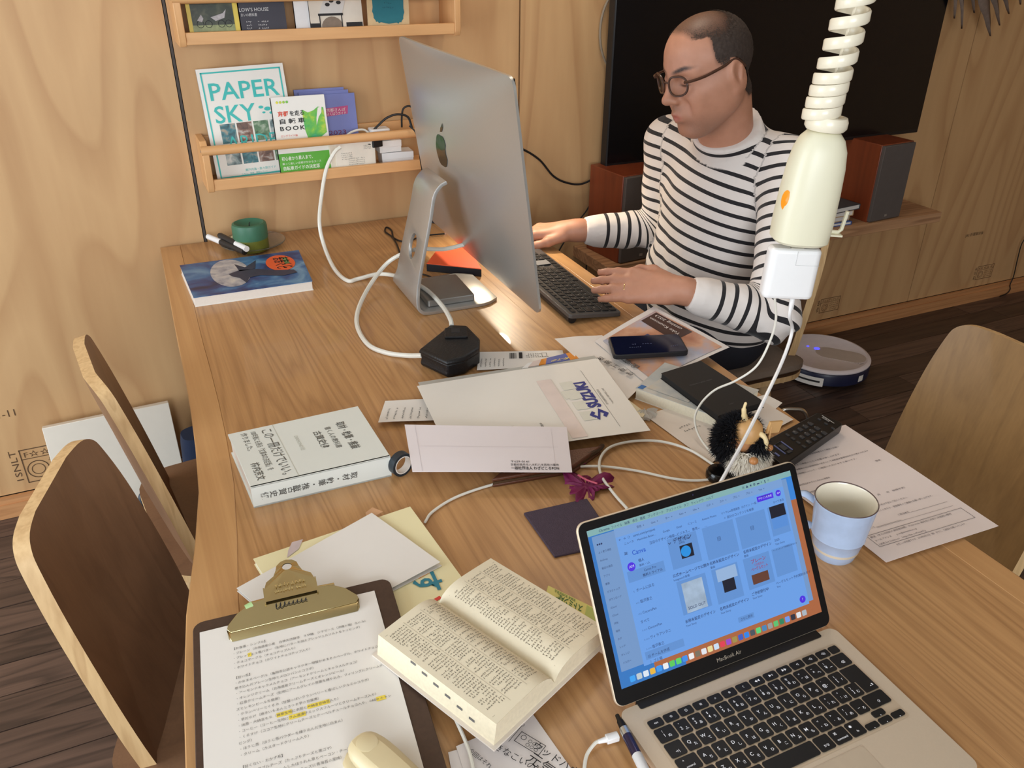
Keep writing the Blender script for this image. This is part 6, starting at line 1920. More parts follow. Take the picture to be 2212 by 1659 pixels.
coord = Vj[:, 2] - .13 * (Vj[:, 1] - 1.55) + .10 * (Vj[:, 0] - 1.2)
plain = np.zeros(len(Vj))
best = dt
for s_, e_, w_ in ((SHL, ELL, CUL), (SHR, ELR, CUR)):
    d1, t1 = segt(Vj, s_, e_); d2, t2 = segt(Vj, e_, w_)
    L1 = np.linalg.norm(e_ - s_); L2 = np.linalg.norm(w_ - e_)
    da = np.minimum(d1 - .060, d2 - .050)
    u1 = (Vj - s_) @ N3(e_ - s_); u2 = (Vj - e_) @ N3(w_ - e_)
    wgt = 1 / (1 + np.exp(np.clip(((d1 - .060) - (d2 - .050)) / .006, -40, 40)))
    tt_ = wgt * u1 + (1 - wgt) * (L1 + u2)
    m_ = da < best
    coord = np.where(m_, tt_ + .007, coord); plain = np.where(m_ & (tt_ > L1 + L2 - .046), 1, np.where(m_, 0, plain)); best = np.where(m_, da, best)
dn, tn = segt(Vj, NB - NX * .02, NB + NX * .08)
mc_ = ((Vj - NB) @ NX > .010) & (dn < .088)
coord = np.where(mc_, (Vj - NB) @ NX + .0260, coord)
hh_ = (Vj - NB) @ NX
plain = np.where((hh_ > .002) & (hh_ < .0195) & (dn < .092), 1, plain)
vattr(mej, 'stripe', coord); vattr(mej, 'plain', plain)
jm = bpy.data.materials.new('striped jersey'); jm.use_nodes = True
nt = jm.node_tree; bs = nt.nodes['Principled BSDF']; bs.inputs['Roughness'].default_value = .85; bs.inputs['Sheen Weight'].default_value = .15
at1 = nt.nodes.new('ShaderNodeAttribute'); at1.attribute_name = 'stripe'; at2 = nt.nodes.new('ShaderNodeAttribute'); at2.attribute_name = 'plain'
d_ = nt.nodes.new('ShaderNodeMath'); d_.operation = 'DIVIDE'; d_.inputs[1].default_value = .0275; nt.links.new(at1.outputs['Fac'], d_.inputs[0])
fr_ = nt.nodes.new('ShaderNodeMath'); fr_.operation = 'FRACT'; nt.links.new(d_.outputs[0], fr_.inputs[0])
gt = nt.nodes.new('ShaderNodeMath'); gt.operation = 'LESS_THAN'; gt.inputs[1].default_value = .31; nt.links.new(fr_.outputs[0], gt.inputs[0])
iv = nt.nodes.new('ShaderNodeMath'); iv.operation = 'SUBTRACT'; iv.inputs[0].default_value = 1; nt.links.new(at2.outputs['Fac'], iv.inputs[1])
ml = nt.nodes.new('ShaderNodeMath'); ml.operation = 'MULTIPLY'; nt.links.new(gt.outputs[0], ml.inputs[0]); nt.links.new(iv.outputs[0], ml.inputs[1])
mx = nt.nodes.new('ShaderNodeMix'); mx.data_type = 'RGBA'; mx.inputs[6].default_value = srgb(222, 214, 208); mx.inputs[7].default_value = srgb(24, 22, 26); nt.links.new(ml.outputs[0], mx.inputs[0])
nt.links.new(mx.outputs[2], bs.inputs['Base Color'])
tcn = nt.nodes.new('ShaderNodeTexCoord'); nz = nt.nodes.new('ShaderNodeTexNoise'); nz.inputs['Scale'].default_value = 30; nt.links.new(tcn.outputs['Object'], nz.inputs['Vector'])
bp = nt.nodes.new('ShaderNodeBump'); bp.inputs['Strength'].default_value = .35; bp.inputs['Distance'].default_value = .01; nt.links.new(nz.outputs['Fac'], bp.inputs['Height']); nt.links.new(bp.outputs[0], bs.inputs['Normal'])
toman(mej, 'jersey', jm)

# --- trousers and shoes
Tv = Vol((.80, 1.36, .02), (1.50, 1.80, .64), .0075)
Tv.ell((1.295, 1.57, .535), (.135, .17, .080), k=.05)
for yy, kx in ((1.475, .90), (1.665, .93)):
    Tv.cap((1.27, yy + .01 * (1.57 - yy), .525), (kx, yy - .01, .515), .078, .062, .04)
    Tv.cap((kx, yy - .01, .510), (kx - .01, yy - .01, .10), .060, .050, .03)
Vt, Ft = Tv.net()
met, Vt = netmesh('trousers', Vt, Ft, 1)
toman(met, 'trousers', mat('navy trousers', (26, 28, 38), .8, noise=.15, nscale=120))
for yy, kx in ((1.465, .89), (1.655, .92)):
    sh = MB(); rings = []
    for a, w_, h_ in ((.055, .022, .05), (.04, .034, .062), (.0, .038, .075), (-.06, .042, .055), (-.12, .045, .042), (-.165, .036, .032), (-.185, .016, .02)):
        rings.append([(kx + a - PB.x, yy + w_ * c - PB.y, max(.001, h_ * s_)) for c, s_ in [(math.cos(t), math.sin(t)) for t in [PI * k / 10 for k in range(11)]]])
    sh.loft(rings).build('shoe', mat('dark shoe', (30, 28, 28), .5), man, smooth=True)
# --- glasses
FRM = mat('tortoise frame', (74, 48, 36), .25, noise=.35, nscale=160)
LENS = mat('spectacle lens', (235, 238, 240), .05, noise=0, trans=1.0, alpha=.35, ior=1.1)
lp_ = lambda x, y, z: Vector(hp(x, y, z)) - PB
gq = MB()
def lensring(sd_):
    return [lp_(.1085 - .0028 * (abs(y) / .02) - .30 * max(0, abs(y) - .030), y, z) for y, z in [(sd_ * (.0335 + .0235 * math.copysign(abs(math.cos(t)) ** .8, math.cos(t))), .001 + .0195 * math.copysign(abs(math.sin(t)) ** .85, math.sin(t)) + .0015 * math.cos(t)) for t in [2 * PI * k / 32 for k in range(32)]]]
rl_, rr2 = lensring(1), lensring(-1)
gq.tube(rl_, .0023, 8, True).tube(rr2, .0023, 8, True)
gq.tube(spline([lp_(.106, .0105, .006), lp_(.1115, 0, .009), lp_(.106, -.0105, .006)], 5), .0019, 8)
for sd_ in (1, -1):
    gq.tube(spline([lp_(.0985, sd_ * .0565, .010), lp_(.090, sd_ * .0690, .011), lp_(.06, sd_ * .0750, .012), lp_(.02, sd_ * .0785, .018), (lp_(-.010, sd_ * .0800, .024)), lp_(-.030, sd_ * .0800, .004)], 6), .0029, 8)
gl_ = gq.build('glasses_frame', FRM, man, smooth=True)
for ring in (rl_, rr2):
    MB().add(ring, [tuple(range(len(ring)))]).build('lens', LENS, gl_)
# ring on the left ring finger
for nm, pts, d0 in tipsL:
    if nm == 'ring':
        a = pts[0] + (pts[1] - pts[0]) * .30
        ax = N3(pts[1] - pts[0]); e1 = N3(np.cross(ax, (0, 0, 1))); e2 = np.cross(ax, e1)
        MB().tube([Vector(a + (e1 * math.cos(t) + e2 * math.sin(t)) * .0119) - PB for t in [2 * PI * k / 24 for k in range(24)]], .0011, 8, True).build('gold_ring', mat('ring gold', (214, 180, 110), .2, .9, noise=0), man, smooth=True)
# finger nails
NAIL = mat('nail', (206, 160, 142), .3, noise=.02)
for tips in (tipsL,):
    for nm, pts, d0 in tips:
        dd = N3(pts[3] - pts[2]); sdv = N3(np.cross(dd, (0, 0, 1))); upv = np.cross(sdv, dd)
        c0 = pts[3] - dd * .002 + upv * (.0076 if nm != 'little' else .0065)
        MB().loft([[Vector(c0 + dd * (a * .0058) + sdv * (b * .0048) - upv * (.0016 * b * b)) - PB for a, b in ((-1, -.8), (-1, .8), (0, 1), (.8, .8), (1.05, 0), (.8, -.8), (0, -1))]], cap0=False).build('nail', NAIL, man)
# ================================================================ papers and books at the man's elbow
o, f, w, h = sheet('leaflet', 'white leaflet with large Japanese headline, upside down under the phone', 'leaflet', [(1420, 800), (1300, 724), (1198, 733), (1352, 868)], .012, mat('leaflet paper', (226, 220, 214), .6, noise=.03), zs=(.013, .016, .020, .010), wave=.0015)
pr = Print(f)
def hand2(o, txt, px, py, dx, dy, s, m_, z=.02, bold=.02, nm='lettering'):
    """flat lettering whose baseline runs from (px, py) towards (dx, dy) on the table"""
    p, q_ = T(px, py, HT + z) - o.location, T(dx, dy, HT + z) - o.location
    ud = (q_ - p); wdt = ud.length; ud.normalize(); vd = Vector((-ud.y, ud.x, 0))
    return Print(lambda u, v: p + ud * u + vd * v).text(txt, 0, 0, s, width=wdt, bold=bold).build(nm, m_, o)
hand2(o, '勝 岡 工 務 店', 1372, 808, 1296, 770, .014, INKG, .0195)
hand2(o, '住宅力', 1384, 793, 1340, 768, .015, INKG, .0205)
hand2(o, '一級建築士事務所 木の家を建てる', 1330, 822, 1268, 775, .004, INKG, .0175, 0)
o, f, w, h = sheet('catalogue', 'glossy catalogue with photo cover and upside-down title, under the phone', 'catalogue', [(1576, 751), (1412, 662), (1285, 738), (1400, 832)], .018, mat('catalogue white', (224, 218, 214), .3, noise=.02), zs=(.020, .034, .019, .016), wave=.0012, nx=13, ny=13)
pf2 = lambda l: (lambda u, v: f(u, v) + Vector((0, 0, l)))
q = MB()
def area_grid(name, u0, v0, u1, v1, m_, l=.0003, n=8):
    return MB().grid(lambda a, b: f(w * (u0 + (u1 - u0) * a), h * (v0 + (v1 - v0) * b)) + Vector((0, 0, l)), n, n).build(name, m_, o, smooth=True)
area_grid('photo_cover', .04, .06, .93, .93, printed('room photo', [(92, 70, 62), (176, 118, 90), (206, 160, 132), (170, 176, 196), (216, 208, 206)], 9, .5, .3))
area_grid('dark_title_panel', .40, .08, .90, .34, mat('title brown', (62, 46, 44), .3, noise=.2, nscale=30), .0006)
area_grid('blue_chair_print', .52, .46, .68, .60, mat('print blue', (74, 78, 116), .3), .0006, 4)
pr = Print(pf2(.0010)); pr.text('Yoko Kounoten', w * .45, h * .20, .013, width=w * .42); pr.text('catalog 2023', w * .50, h * .11, .013, width=w * .36); pr.build('title_lettering', mat('print white', (226, 220, 216), .4, noise=0), o)

# phone
P4 = [(1326, 768), (1489, 759), (1467, 721), (1313, 727)]
t, Q, fn, bw_, bh = quad_thing('smartphone', 'black smartphone in a dark case lying on the catalogue', 'phone', P4, .036, .0095, None)
c4 = sum(Q, Vector()) / 4
def rq(Q, r, n=4):
    out = []
    for k in range(4):
        a, b, c_ = Q[k - 1], Q[k], Q[(k + 1) % 4]
        d1, d2 = (a - b).normalized(), (c_ - b).normalized()
        for j in range(n + 1):
            tt2 = j / n
            p0_, p1_, p2_ = b + d1 * r, b, b + d2 * r
            out.append((p0_ * (1 - tt2) ** 2 + p1_ * 2 * tt2 * (1 - tt2) + p2_ * tt2 ** 2))
    return out
ro = rq(Q, .010)
MB().loft([[Vector((p.x, p.y, 0)) for p in ro], [Vector((p.x, p.y, .0095)) for p in ro]]).build('case', mat('phone case', (28, 28, 32), .5), t, bevel=.0015)
ri = rq(inset(Q, .004), .008)
MB().loft([[Vector((p.x, p.y, .0093)) for p in ri], [Vector((p.x, p.y, .0099)) for p in ri]]).build('screen', mat('phone screen', (14, 18, 42), .08, emit=.08, noise=.3, nscale=40), t)
pr = Print(lambda u, v: fn(u, v) + Vector((0, 0, .0004))); pr.glyphs(bw_ * .3, bh * .5, 8, .0035, .005, 0, 3); pr.glyphs(bw_ * .25, bh * .35, 6, .003, .004, 0, 3); pr.glyphs(bw_ * .8, bh * .3, 4, .003, .004, .001, 3); pr.build('screen_print', mat('phone text', (110, 120, 150), .4, emit=.2, noise=0), t)

# paperback, black notebook
t, Q, fn, bw_, bh = quad_thing('paperback', 'white paperback with pale photo cover under the black notebook', 'book', [(1373, 838), (1548, 900), (1640, 842), (1436, 783)], .022, .022, None)
slab(inset(Q, .0015), .001, .021).build('pages', mat('paperback pages', (226, 218, 196), .8, noise=.12, nscale=300), t)
slab(Q, .021, .022).build('front_cover', printed('pale cover', [(206, 200, 188), (178, 184, 184), (220, 214, 204)], 12, .3, .35), t)
slab(Q, 0, .001).build('back_cover', PAPER, t)
pr = Print(lambda u, v: fn(u, v)); pr.rect(0.002, bh * .02, .012, bh * .14); pr.build('blue_tab', mat('tab blue', (60, 110, 170), .5), t)
pr = Print(lambda u, v: fn(u, v) + Vector((0, 0, .0003))); pr.rect(bw_ * .10, bh * .10, bw_ * .62, bh * .62); pr.build('cover_picture', printed('cover picture', [(170, 176, 180), (196, 196, 190), (206, 190, 160)], 22, .2, .35), t)
t, Q, fn, bw_, bh = quad_thing('black_notebook', 'black softcover notebook lying on the white paperback', 'notebook', [(1552, 898), (1652, 868), (1514, 779), (1428, 806)], .034, .0115, None)
NBK = mat('black cover', (15, 15, 17), .6, noise=.06)
slab(Q, .0103, .0115).build('front_cover', NBK, t, bevel=.0004)
slab(inset(Q, .0015), .001, .0103).build('pages', NBK, t)
slab(Q, 0, .001).build('back_cover', NBK, t)
pr = Print(fn); pr.text('PENGUIN CLASSIC DIARY', bw_ * .2, bh * .62, .0045, width=bw_ * .5); pr.text('paper', bw_ * .4, bh * .12, .004); pr.build('faint_lettering', mat('grey emboss', (84, 84, 86), .5, noise=0), t)
t, Q, fn, bw_, bh = quad_thing('small_booklet', 'small cream booklet poking out right of the printed envelope', 'booklet', [(1340, 880), (1388, 902), (1395, 892), (1345, 855)], .012, .012, None)
slab(Q, 0, .012).build('pages', mat('paperback pages', (226, 218, 196)), t)
slab(Q, .012, .0126).build('cover', mat('booklet cover', (226, 214, 182), .5), t)
bgp = thing('plastic_bag', 'crumpled clear plastic bag beside the cream booklet', 'bag', T(1392, 902, HT))
rings = []
for z_, r_ in ((.001, .020), (.006, .022), (.012, .014), (.014, .004)):
    rings.append([(r_ * (1 + .35 * math.sin(5 * a + 40 * z_)) * math.cos(a), r_ * .6 * (1 + .3 * math.sin(7 * a)) * math.sin(a), z_ + .002 * math.sin(6 * a)) for a in [2 * PI * k / 28 for k in range(28)]])
MB().loft(rings).build('film', mat('bag film', (214, 210, 202), .15, alpha=.6, noise=.1), bgp, smooth=True)

# sheet under the figurine, remote, letter
o, f, w, h = sheet('form_sheet', 'white form sheet under the figurine and black notebook', 'paper', [(1535, 1000), (1714, 906), (1600, 838), (1392, 896)], .003, mat('sheet warm', (226, 216, 206), .7, noise=.03), zs=(.002, .004, .004, .002))
pr = Print(f)
for r_, row_ in enumerate(((.12, .62, 5), (.12, .54, 7), (.3, .44, 9), (.42, .40, 7))): pr.glyphs(w * row_[0], h * row_[1], row_[2], .0042, .0052, 0, 3)
pr.build('print', INKG, o)
o, f, w, h = sheet('second_sheet', 'creased white sheet under the form sheet, edge towards the floor', 'paper', [(1560, 985), (1690, 870), (1655, 852), (1440, 905)], .0015, PAPER)
t, Q, fn, bw_, bh = quad_thing('remote_control', 'long black television remote control beside the figurine', 'remote', [(1634, 962), (1692, 1006), (1822, 914), (1768, 890)], .0285, .018, None)
# reading direction: bl -> br across, v along the length
RB = mat('remote black', (17, 18, 20), .35, noise=.05)
ro = rq(Q, .006)
MB().loft([[Vector((p.x * .97, p.y * .97, .0)) for p in ro], [Vector((p.x, p.y, .006)) for p in ro], [Vector((p.x, p.y, .018)) for p in ro]]).build('body', RB, t, bevel=.0015)
ul_, vl_ = (Q[1] - Q[0]) / bw_, (Q[3] - Q[0]) / bh
def rpt(a, b, z=.018): return Q[0] + (Q[1] - Q[0]) * a + (Q[3] - Q[0]) * b + Vector((0, 0, z - .018))
def btn(a, b, wa, wb, m_, hgt=.0012):
    c_ = rpt(a, b); e1, e2 = (Q[1] - Q[0]) * wa / 2, (Q[3] - Q[0]) * wb / 2
    pts4 = [c_ - e1 - e2, c_ + e1 - e2, c_ + e1 + e2, c_ - e1 + e2]
    MB().loft([pts4, [p + Vector((0, 0, hgt)) for p in pts4]]).build('button', m_, t)
RG = mat('remote key grey', (58, 60, 64), .4); RBL = mat('remote key blue', (110, 120, 170), .4)
for r_ in range(4):
    for c_ in range(3): btn(.25 + .25 * c_, .50 + .085 * r_, .13, .045, RG)
for c_ in range(4): btn(.2 + .2 * c_, .40, .12, .028, RG)
btn(.5, .26, .42, .012, RBL); btn(.5, .15, .42, .012, RBL); btn(.28, .21, .012, .09, RG); btn(.72, .21, .08, .06, RG); btn(.5, .205, .22, .06, RG); btn(.3, .07, .16, .02, RG); btn(.6, .07, .16, .02, RBL)
for c_ in range(3): btn(.25 + .25 * c_, .90, .10, .02, RG)
pr = Print(lambda u, v: fn(u, v) + Vector((0, 0, .0014)))
for r_ in range(4):
    for c_ in range(3): pr.text(str([1, 2, 3, 4, 5, 6, 7, 8, 9, 10, 11, 12][(3 - r_) * 3 + c_]), bw_ * (.235 + .25 * c_), bh * (.488 + .085 * r_), .0045)
pr.text('SONY', bw_ * .36, bh * .945, .006, bold=.02); pr.rect(bw_ * .3, bh * .975, bw_ * .75, bh * .985)
pr.build('legends', mat('remote legend', (170, 170, 168), .5, noise=0), t)

o, f, w, h = sheet('folded_letter', 'white printed letter with fold creases under the mug, hanging over the table edge', 'letter', [(1914, 1216), (2157, 1136), (1826, 919), (1600, 975)], .003, mat('letter paper', (228, 214, 208), .7, noise=.02), zs=(.003, .004, .010, .003), wave=.0012, nx=11, ny=15)
pr = Print(f)
TX = [('お忙しい中恐縮ですが、2023年5月15日（金）までに、ご返信をお願いいたします。', .19, .066, .62), ('LINE for business　https://lin.ee/PnaakTg', .09, .098, .40), ('メールアドレス　　post@wazadokoro.jp', .09, .124, .36), ('郵送（または同封の返信用封筒）〒629-0141 南丹市八木町八木西地10番地', .09, .150, .72), ('メールアドレス', .08, .205, .12), ('ご担当者名', .45, .235, .10),
      ('今後もお取引を継続させていただくにあたり、登録番号のご連絡をお願い申し上げます。', .08, .295, .78), ('適格請求書発行事業者の登録がお済みの方は下記にご記入ください。', .08, .330, .60), ('（　　年　　月　　日　取得予定）', .34, .400, .40), ('登録番号　T', .30, .435, .12), ('□ 免税事業者', .10, .455, .10), ('□ 課税事業者', .10, .478, .10), ('1. 現在の事業者区分についてお教えください', .08, .502, .34), ('2. 登録番号に関するお願い', .06, .545, .26), ('一般社団法人わざどころPON 理事長', .06, .615, .30), ('敬具', .82, .64, .05),
      ('登録番号の取得について、ご確認いただけますと幸いです。', .06, .70, .66), ('2023年10月より消費税の仕入税額控除の方式として適格請求書等保存方式が導入されます', .06, .735, .82), ('拝啓　時下ますますご清栄のこととお慶び申し上げます。', .06, .77, .60), ('適格請求書発行事業者登録番号のご確認とお願い', .28, .83, .44)]
for s_, u, v, wd in TX: pr.text(s_, w * u, h * v, h * .0135, width=w * wd, res=1)
pr.frame(w * .075, h * .088, w * .93, h * .172, .0006)
pr.rect(w * .21, h * .204, w * .43, h * .2055, 3); pr.rect(w * .56, h * .234, w * .9, h * .2355, 4); pr.rect(w * .21, h * .199, w * .90, h * .2003, 6)
pr.build('lettering', mat('letter ink', (98, 90, 94), .7, noise=0), o)

# ================================================================ troll figurine
tb0 = T(1598, 1036, HT)
tr = thing('troll_figurine', 'little troll figurine with black fur, white beard and horned wooden helmet', 'figurine', (tb0.x + .004, tb0.y + .012, HT + .004), math.radians(-20))
WB = mat('turned wood', (206, 160, 104), .4, noise=.15, nscale=60)
BKF = mat('black fur', (18, 18, 24), .95, noise=.3, nscale=200)
WHF = mat('cream fur', (244, 238, 224), .95, noise=.1, nscale=200)
MB().lathe([(0, 0), (.020, 0), (.024, .004), (.025, .018), (.022, .034), (.014, .044), (0, .047)], 24, cap0=False, cap1=False).build('body', mat('troll body', (40, 34, 34), .6), tr, smooth=True)
for s_ in (-1, 1):
    MB().ball((s_ * .013 - .004, -.021, .007), (.010, .014, .007), 14, 8).build('foot', mat('lacquer black', (18, 16, 16), .15) if s_ < 0 else WB, tr, smooth=True)
def fur(name, m_, pts, length, jit, wid=.0007, droop=.3):
    """tufts: each tuft a thin three-sided blade growing from a point along a direction"""
    q = MB()
    for p, n in pts:
        n = (Vector(n) + Vector((random.gauss(0, jit), random.gauss(0, jit), random.gauss(0, jit)))).normalized()
        L = length * random.uniform(.6, 1.1)
        p = Vector(p)
        sd = n.orthogonal().normalized(); s2 = n.cross(sd)
        a = random.uniform(0, 2 * PI); sv = sd * math.cos(a) + s2 * math.sin(a)
        m1 = p + n * L * .55 + Vector((0, 0, -droop * L * .15)); e = p + n * L + Vector((0, 0, -droop * L * .6))
        q.add([p - sv * wid, p + sv * wid, m1 - sv * wid * .8, m1 + sv * wid * .8, e], [(0, 1, 3, 2), (2, 3, 4)])
    o_ = q.build(name, m_, tr)
    o_['kind'] = 'stuff'
    return o_
def shell(c, r, n, zmin=-1, cond=lambda v: True):
    out = []
    while len(out) < n:
        v = Vector((random.gauss(0, 1), random.gauss(0, 1), random.gauss(0, 1))).normalized()
        if cond(v): out.append((Vector(c) + Vector((v.x * r[0], v.y * r[1], v.z * r[2])), v))
    return out
MB().ball((0, -.002, .062), (.022, .020, .022), 20, 12).build('head', mat('troll skin', (196, 140, 96), .5), tr, smooth=True)
fur('black_hair', BKF, shell((-.006, .004, .058), (.030, .022, .034), 5200, cond=lambda v: v.y > -.35 or v.x < -.35), .017, .45)
fur('white_beard', WHF, shell((.008, -.012, .040), (.022, .016, .022), 3600, cond=lambda v: v.y < .3 and v.z < .45), .016, .35, droop=.8)
fur('black_whiskers', BKF, shell((.018, -.020, .058), (.007, .006, .012), 900, cond=lambda v: v.y < .3), .016, .5, droop=.7)
MB().lathe([(.0225, .066), (.0235, .072), (.0205, .086), (.013, .094), (0, .097)], 24, cap0=True, cap1=False, off=(.004, -.002, 0)).build('helmet', WB, tr, smooth=True)
MB().tube(spline([(-.002, -.002, .094), (-.005, -.002, .104), (-.006, -.001, .114), (-.004, 0, .123)], 5), [.0045] * 5 + [.0036] * 5 + [.0022] * 5 + [.0006], 10).build('horn', mat('horn ivory', (232, 210, 160), .4), tr, smooth=True)
MB().tube(spline([(.016, -.016, .080), (.021, -.026, .078), (.024, -.030, .068), (.023, -.031, .058)], 5), [.004] * 5 + [.0034] * 5 + [.0022] * 5 + [.0008], 10).build('horn', mat('horn ivory', (232, 210, 160)), tr, smooth=True)
MB().ball((.006, -.037, .046), (.0068, .0068, .0058), 14, 10).build('nose', mat('nose tan', (196, 136, 84), .35), tr, smooth=True)
MB().ball((.031, -.026, .060), (.0055, .005, .0055), 12, 8).build('ear', mat('nose tan', (196, 136, 84)), tr, smooth=True)
MB().tube([(.026, -.026, .030), (.036, -.010, .088)], .0016, 8).build('axe_shaft', WB, tr)
MB().box((-.011, -.002, -.010), (.013, .002, .010), M=rotm(.1, .15, .35), off=(.040, -.008, .084)).build('axe_head', mat('pale wood', (214, 170, 112), .5, noise=.1), tr, bevel=.0006)
# dark phone-like edge / rubber key ring by the troll
tag(MB().lathe([(0, 0), (.017, 0), (.020, .004), (.020, .012), (.017, .016), (0, .017)], 24, cap0=False, cap1=False).build('earphone_case', mat('lacquer black', (18, 16, 16)), smooth=True, loc=T(1552, 1034, HT)), 'small round glossy black case by the feet of the figurine', 'case')

# ================================================================ things in the wall racks
def leaning(name, label, cat, px, y_, z0, w_, h_, th_, lean, m_, rot=0, group=None):
    """a flat upright thing: px = x of its lower left corner in metres"""
    t = thing(name, label, cat, (px + w_ / 2, y_, z0), 0, group)
    Mx = rotm(lean, 0, 0) @ rotm(0, rot, 0)
    fn_ = lambda u, v, l=.0006: Mx @ Vector((u - w_ / 2, -l, v))
    MB().box((-w_ / 2, 0.0006, .001), (w_ / 2, th_ - .0006, h_ - .001), M=Mx).build('pages', PAPER, t)
    MB().box((-w_ / 2, 0, 0), (w_ / 2, .0006, h_), M=Mx).box((-w_ / 2, th_ - .0006, 0), (w_ / 2, th_, h_), M=Mx).box((-w_ / 2, 0, 0), (-w_ / 2 + .0006, th_, h_), M=Mx).build('cover', m_, t)
    return t, fn_
zr = .852 + .0165
# wide magazine
t, fn = leaning('magazine', 'white magazine titled PAPER SKY in turquoise in the lower wall rack', 'magazine', .196, WY - .068, zr, .205, .262, .007, math.radians(-8), mat('magazine white', (232, 228, 220), .35, noise=.02), rot=math.radians(-1.5))
TQ = mat('turquoise ink', (64, 186, 180), .5, noise=0)
pr = Print(fn); pr.frame(.008, .006, .197, .254, .0035)
pr.text('PAPER', .018, .190, .056, width=.165, bold=.012); pr.text('SKY', .022, .137, .056, width=.098, bold=.012); pr.text('ARIDE', .040, .073, .045, width=.12, bold=-.004)
for (u, v, r_) in ((.135, .165, .006), (.150, .160, .008), (.165, .166, .007), (.180, .158, .006), (.158, .150, .005), (.140, .152, .004)): pr.disc(u, v, r_, 10, r_ * .6)
pr.text('瀬戸内海・島々旅ガイド', .07, .018, .007); pr.text('レモン、漁港、建築とアート…', .06, .010, .005)
pr.build('turquoise_lettering', TQ, t)
i = 0
for r_ in range(2):
    for c_ in range(4):
        cols = [[(40, 50, 54), (120, 140, 140), (206, 206, 200)], [(30, 60, 66), (60, 120, 130), (190, 160, 130)], [(60, 44, 40), (130, 96, 80), (200, 196, 190)], [(44, 70, 50), (96, 130, 96), (180, 190, 170)]][(r_ + c_) % 4]
        pr = Print(lambda u, v: fn(u, v, .0003)); pr.rect(.030 + c_ * .040, .036 + r_ * .052, .066 + c_ * .040, .084 + r_ * .050); pr.build('cover_photo', printed('rack photo %d' % ((r_ + c_) % 4), cols, 60, .6, .35), t)
# cycling book with green band
t, fn = leaning('cycling_book', 'white cycling guide with green paper band in the lower wall rack', 'book', .348, WY - .094, zr, .132, .190, .012, math.radians(-7), mat('book gloss white', (232, 230, 224), .35, noise=.02))
pr = Print(fn); pr.rect(0, 0, .132, .056); pr.build('green_band', mat('band green', (92, 172, 56), .45, noise=.05), t)
pr = Print(lambda u, v: fn(u, v, .0010)); pr.text('初心者から素人まで、', .006, .040, .0105, width=.078, bold=.01); pr.text('乗って楽しい京都が分かるコース', .006, .029, .006, width=.098); pr.text('自転車ガイドの決定版', .006, .016, .0105, width=.092, bold=.01); pr.text('192', .034, .006, .008); pr.build('band_lettering', mat('band white', (238, 240, 226), .5, noise=0), t)
pr = Print(fn); pr.text('を走る', .040, .146, .013, width=.036, bold=.02); pr.text('自 転 車', .012, .128, .013, width=.062, bold=.02); pr.text('BOOK', .012, .111, .014, width=.062, bold=.02, spacing=1.3); pr.build('black_lettering', INK, t)
pr = Print(fn); pr.text('京都', .012, .146, .013, width=.026, bold=.03); pr.build('red_title', mat('cover red', (214, 84, 62), .5, noise=0), t)
pr = Print(fn); pr.text('ロングライド編', .012, .096, .006); pr.build('red_lettering', mat('cover red', (214, 84, 62), .5, noise=0), t)
pr = Print(fn)
for k in range(4): pr.disc(.014 + k * .008, .178, .0032, 12)
pr.poly([(.072, .158), (.086, .150), (.100, .154), (.112, .162), (.126, .160), (.128, .100), (.10, .082), (.080, .085), (.074, .11)]); pr.build('green_map', printed('map green', [(240, 220, 70), (120, 190, 70), (70, 170, 90), (60, 170, 150)], 30, .3, .4), t)
pr = Print(lambda u, v: fn(u, v, .0010)); pr.poly([(.112, .160), (.122, .162), (.120, .148), (.112, .138), (.104, .118), (.106, .136)]); pr.build('lake_shape', PAPER, t)
# stack of blue-violet booklets
for k, (dx, dh, lb) in enumerate(((.036, .0, 'front violet-blue booklet with pink banner in the lower wall rack'), (.022, .008, 'second violet-blue booklet behind the front one in the rack'), (.012, .014, 'rearmost violet-blue booklet in the lower wall rack'))):
    t, fn = leaning('booklet', lb, 'booklet', .404 + dx, WY - .050 + k * .0045, zr, .128, .182 + dh, .0035, math.radians(-7), mat('booklet violet', (122, 130, 190), .45, noise=.04), group='violet booklets')
    if k == 0:
        pr = Print(fn); pr.poly([(.045, .128), (.105, .132), (.108, .152), (.045, .148)]); pr.build('pink_banner', mat('banner pink', (190, 76, 130), .5), t)
        pr = Print(lambda u, v: fn(u, v, .0010)); pr.text('京都さんぽ', .050, .140, .009, width=.05); pr.text('よくばりガイド', .050, .131, .009, width=.05); pr.build('banner_lettering', PAPER, t)
        pr = Print(fn); pr.text('2023', .050, .082, .016, width=.045); pr.poly([(.0, .07), (.128, .07), (.128, .078), (.1, .08), (.05, .076)]); pr.build('small_figures', mat('booklet maroon', (120, 50, 90), .5, noise=.2), t)
# cream card boxes
t = thing('card_box', 'cream cardboard box with small grey print in the lower wall rack', 'box', (.535, WY - .074, zr), math.radians(2))
CB = mat('cream card', (226, 218, 200), .6, noise=.03)
MB().box((-.060, -.020, 0), (.060, .018, .072)).build('carton', CB, t, bevel=.001)
MB().box((-.046, -.0212, .004), (.058, -.0200, .070)).build('front_label', mat('label cream', (234, 228, 214), .5), t)
pr = Print(lambda u, v: Vector((u, -.0216, v)))
for k in range(4): pr.glyphs(-.03, .045 - .005 * k, 8, .0032, .0036, 0, 3)
for k in range(3): pr.glyphs(.03, .060 - .004 * k, 6, .003, .0034, 0, 3)
for k in range(4): pr.glyphs(-.012, .03 - .005 * k, 12, .003, .0036, 0, 3)
pr.build('print', INKG, t)
cable('white_lead', 'white lead curled over the top of the cream box in the rack', [AY(738, 312, WY - .075), AY(742, 300, WY - .07), AY(760, 285, WY - .065), AY(785, 280, WY - .06), AY(802, 292, WY - .06)], .0028, CABLEW)
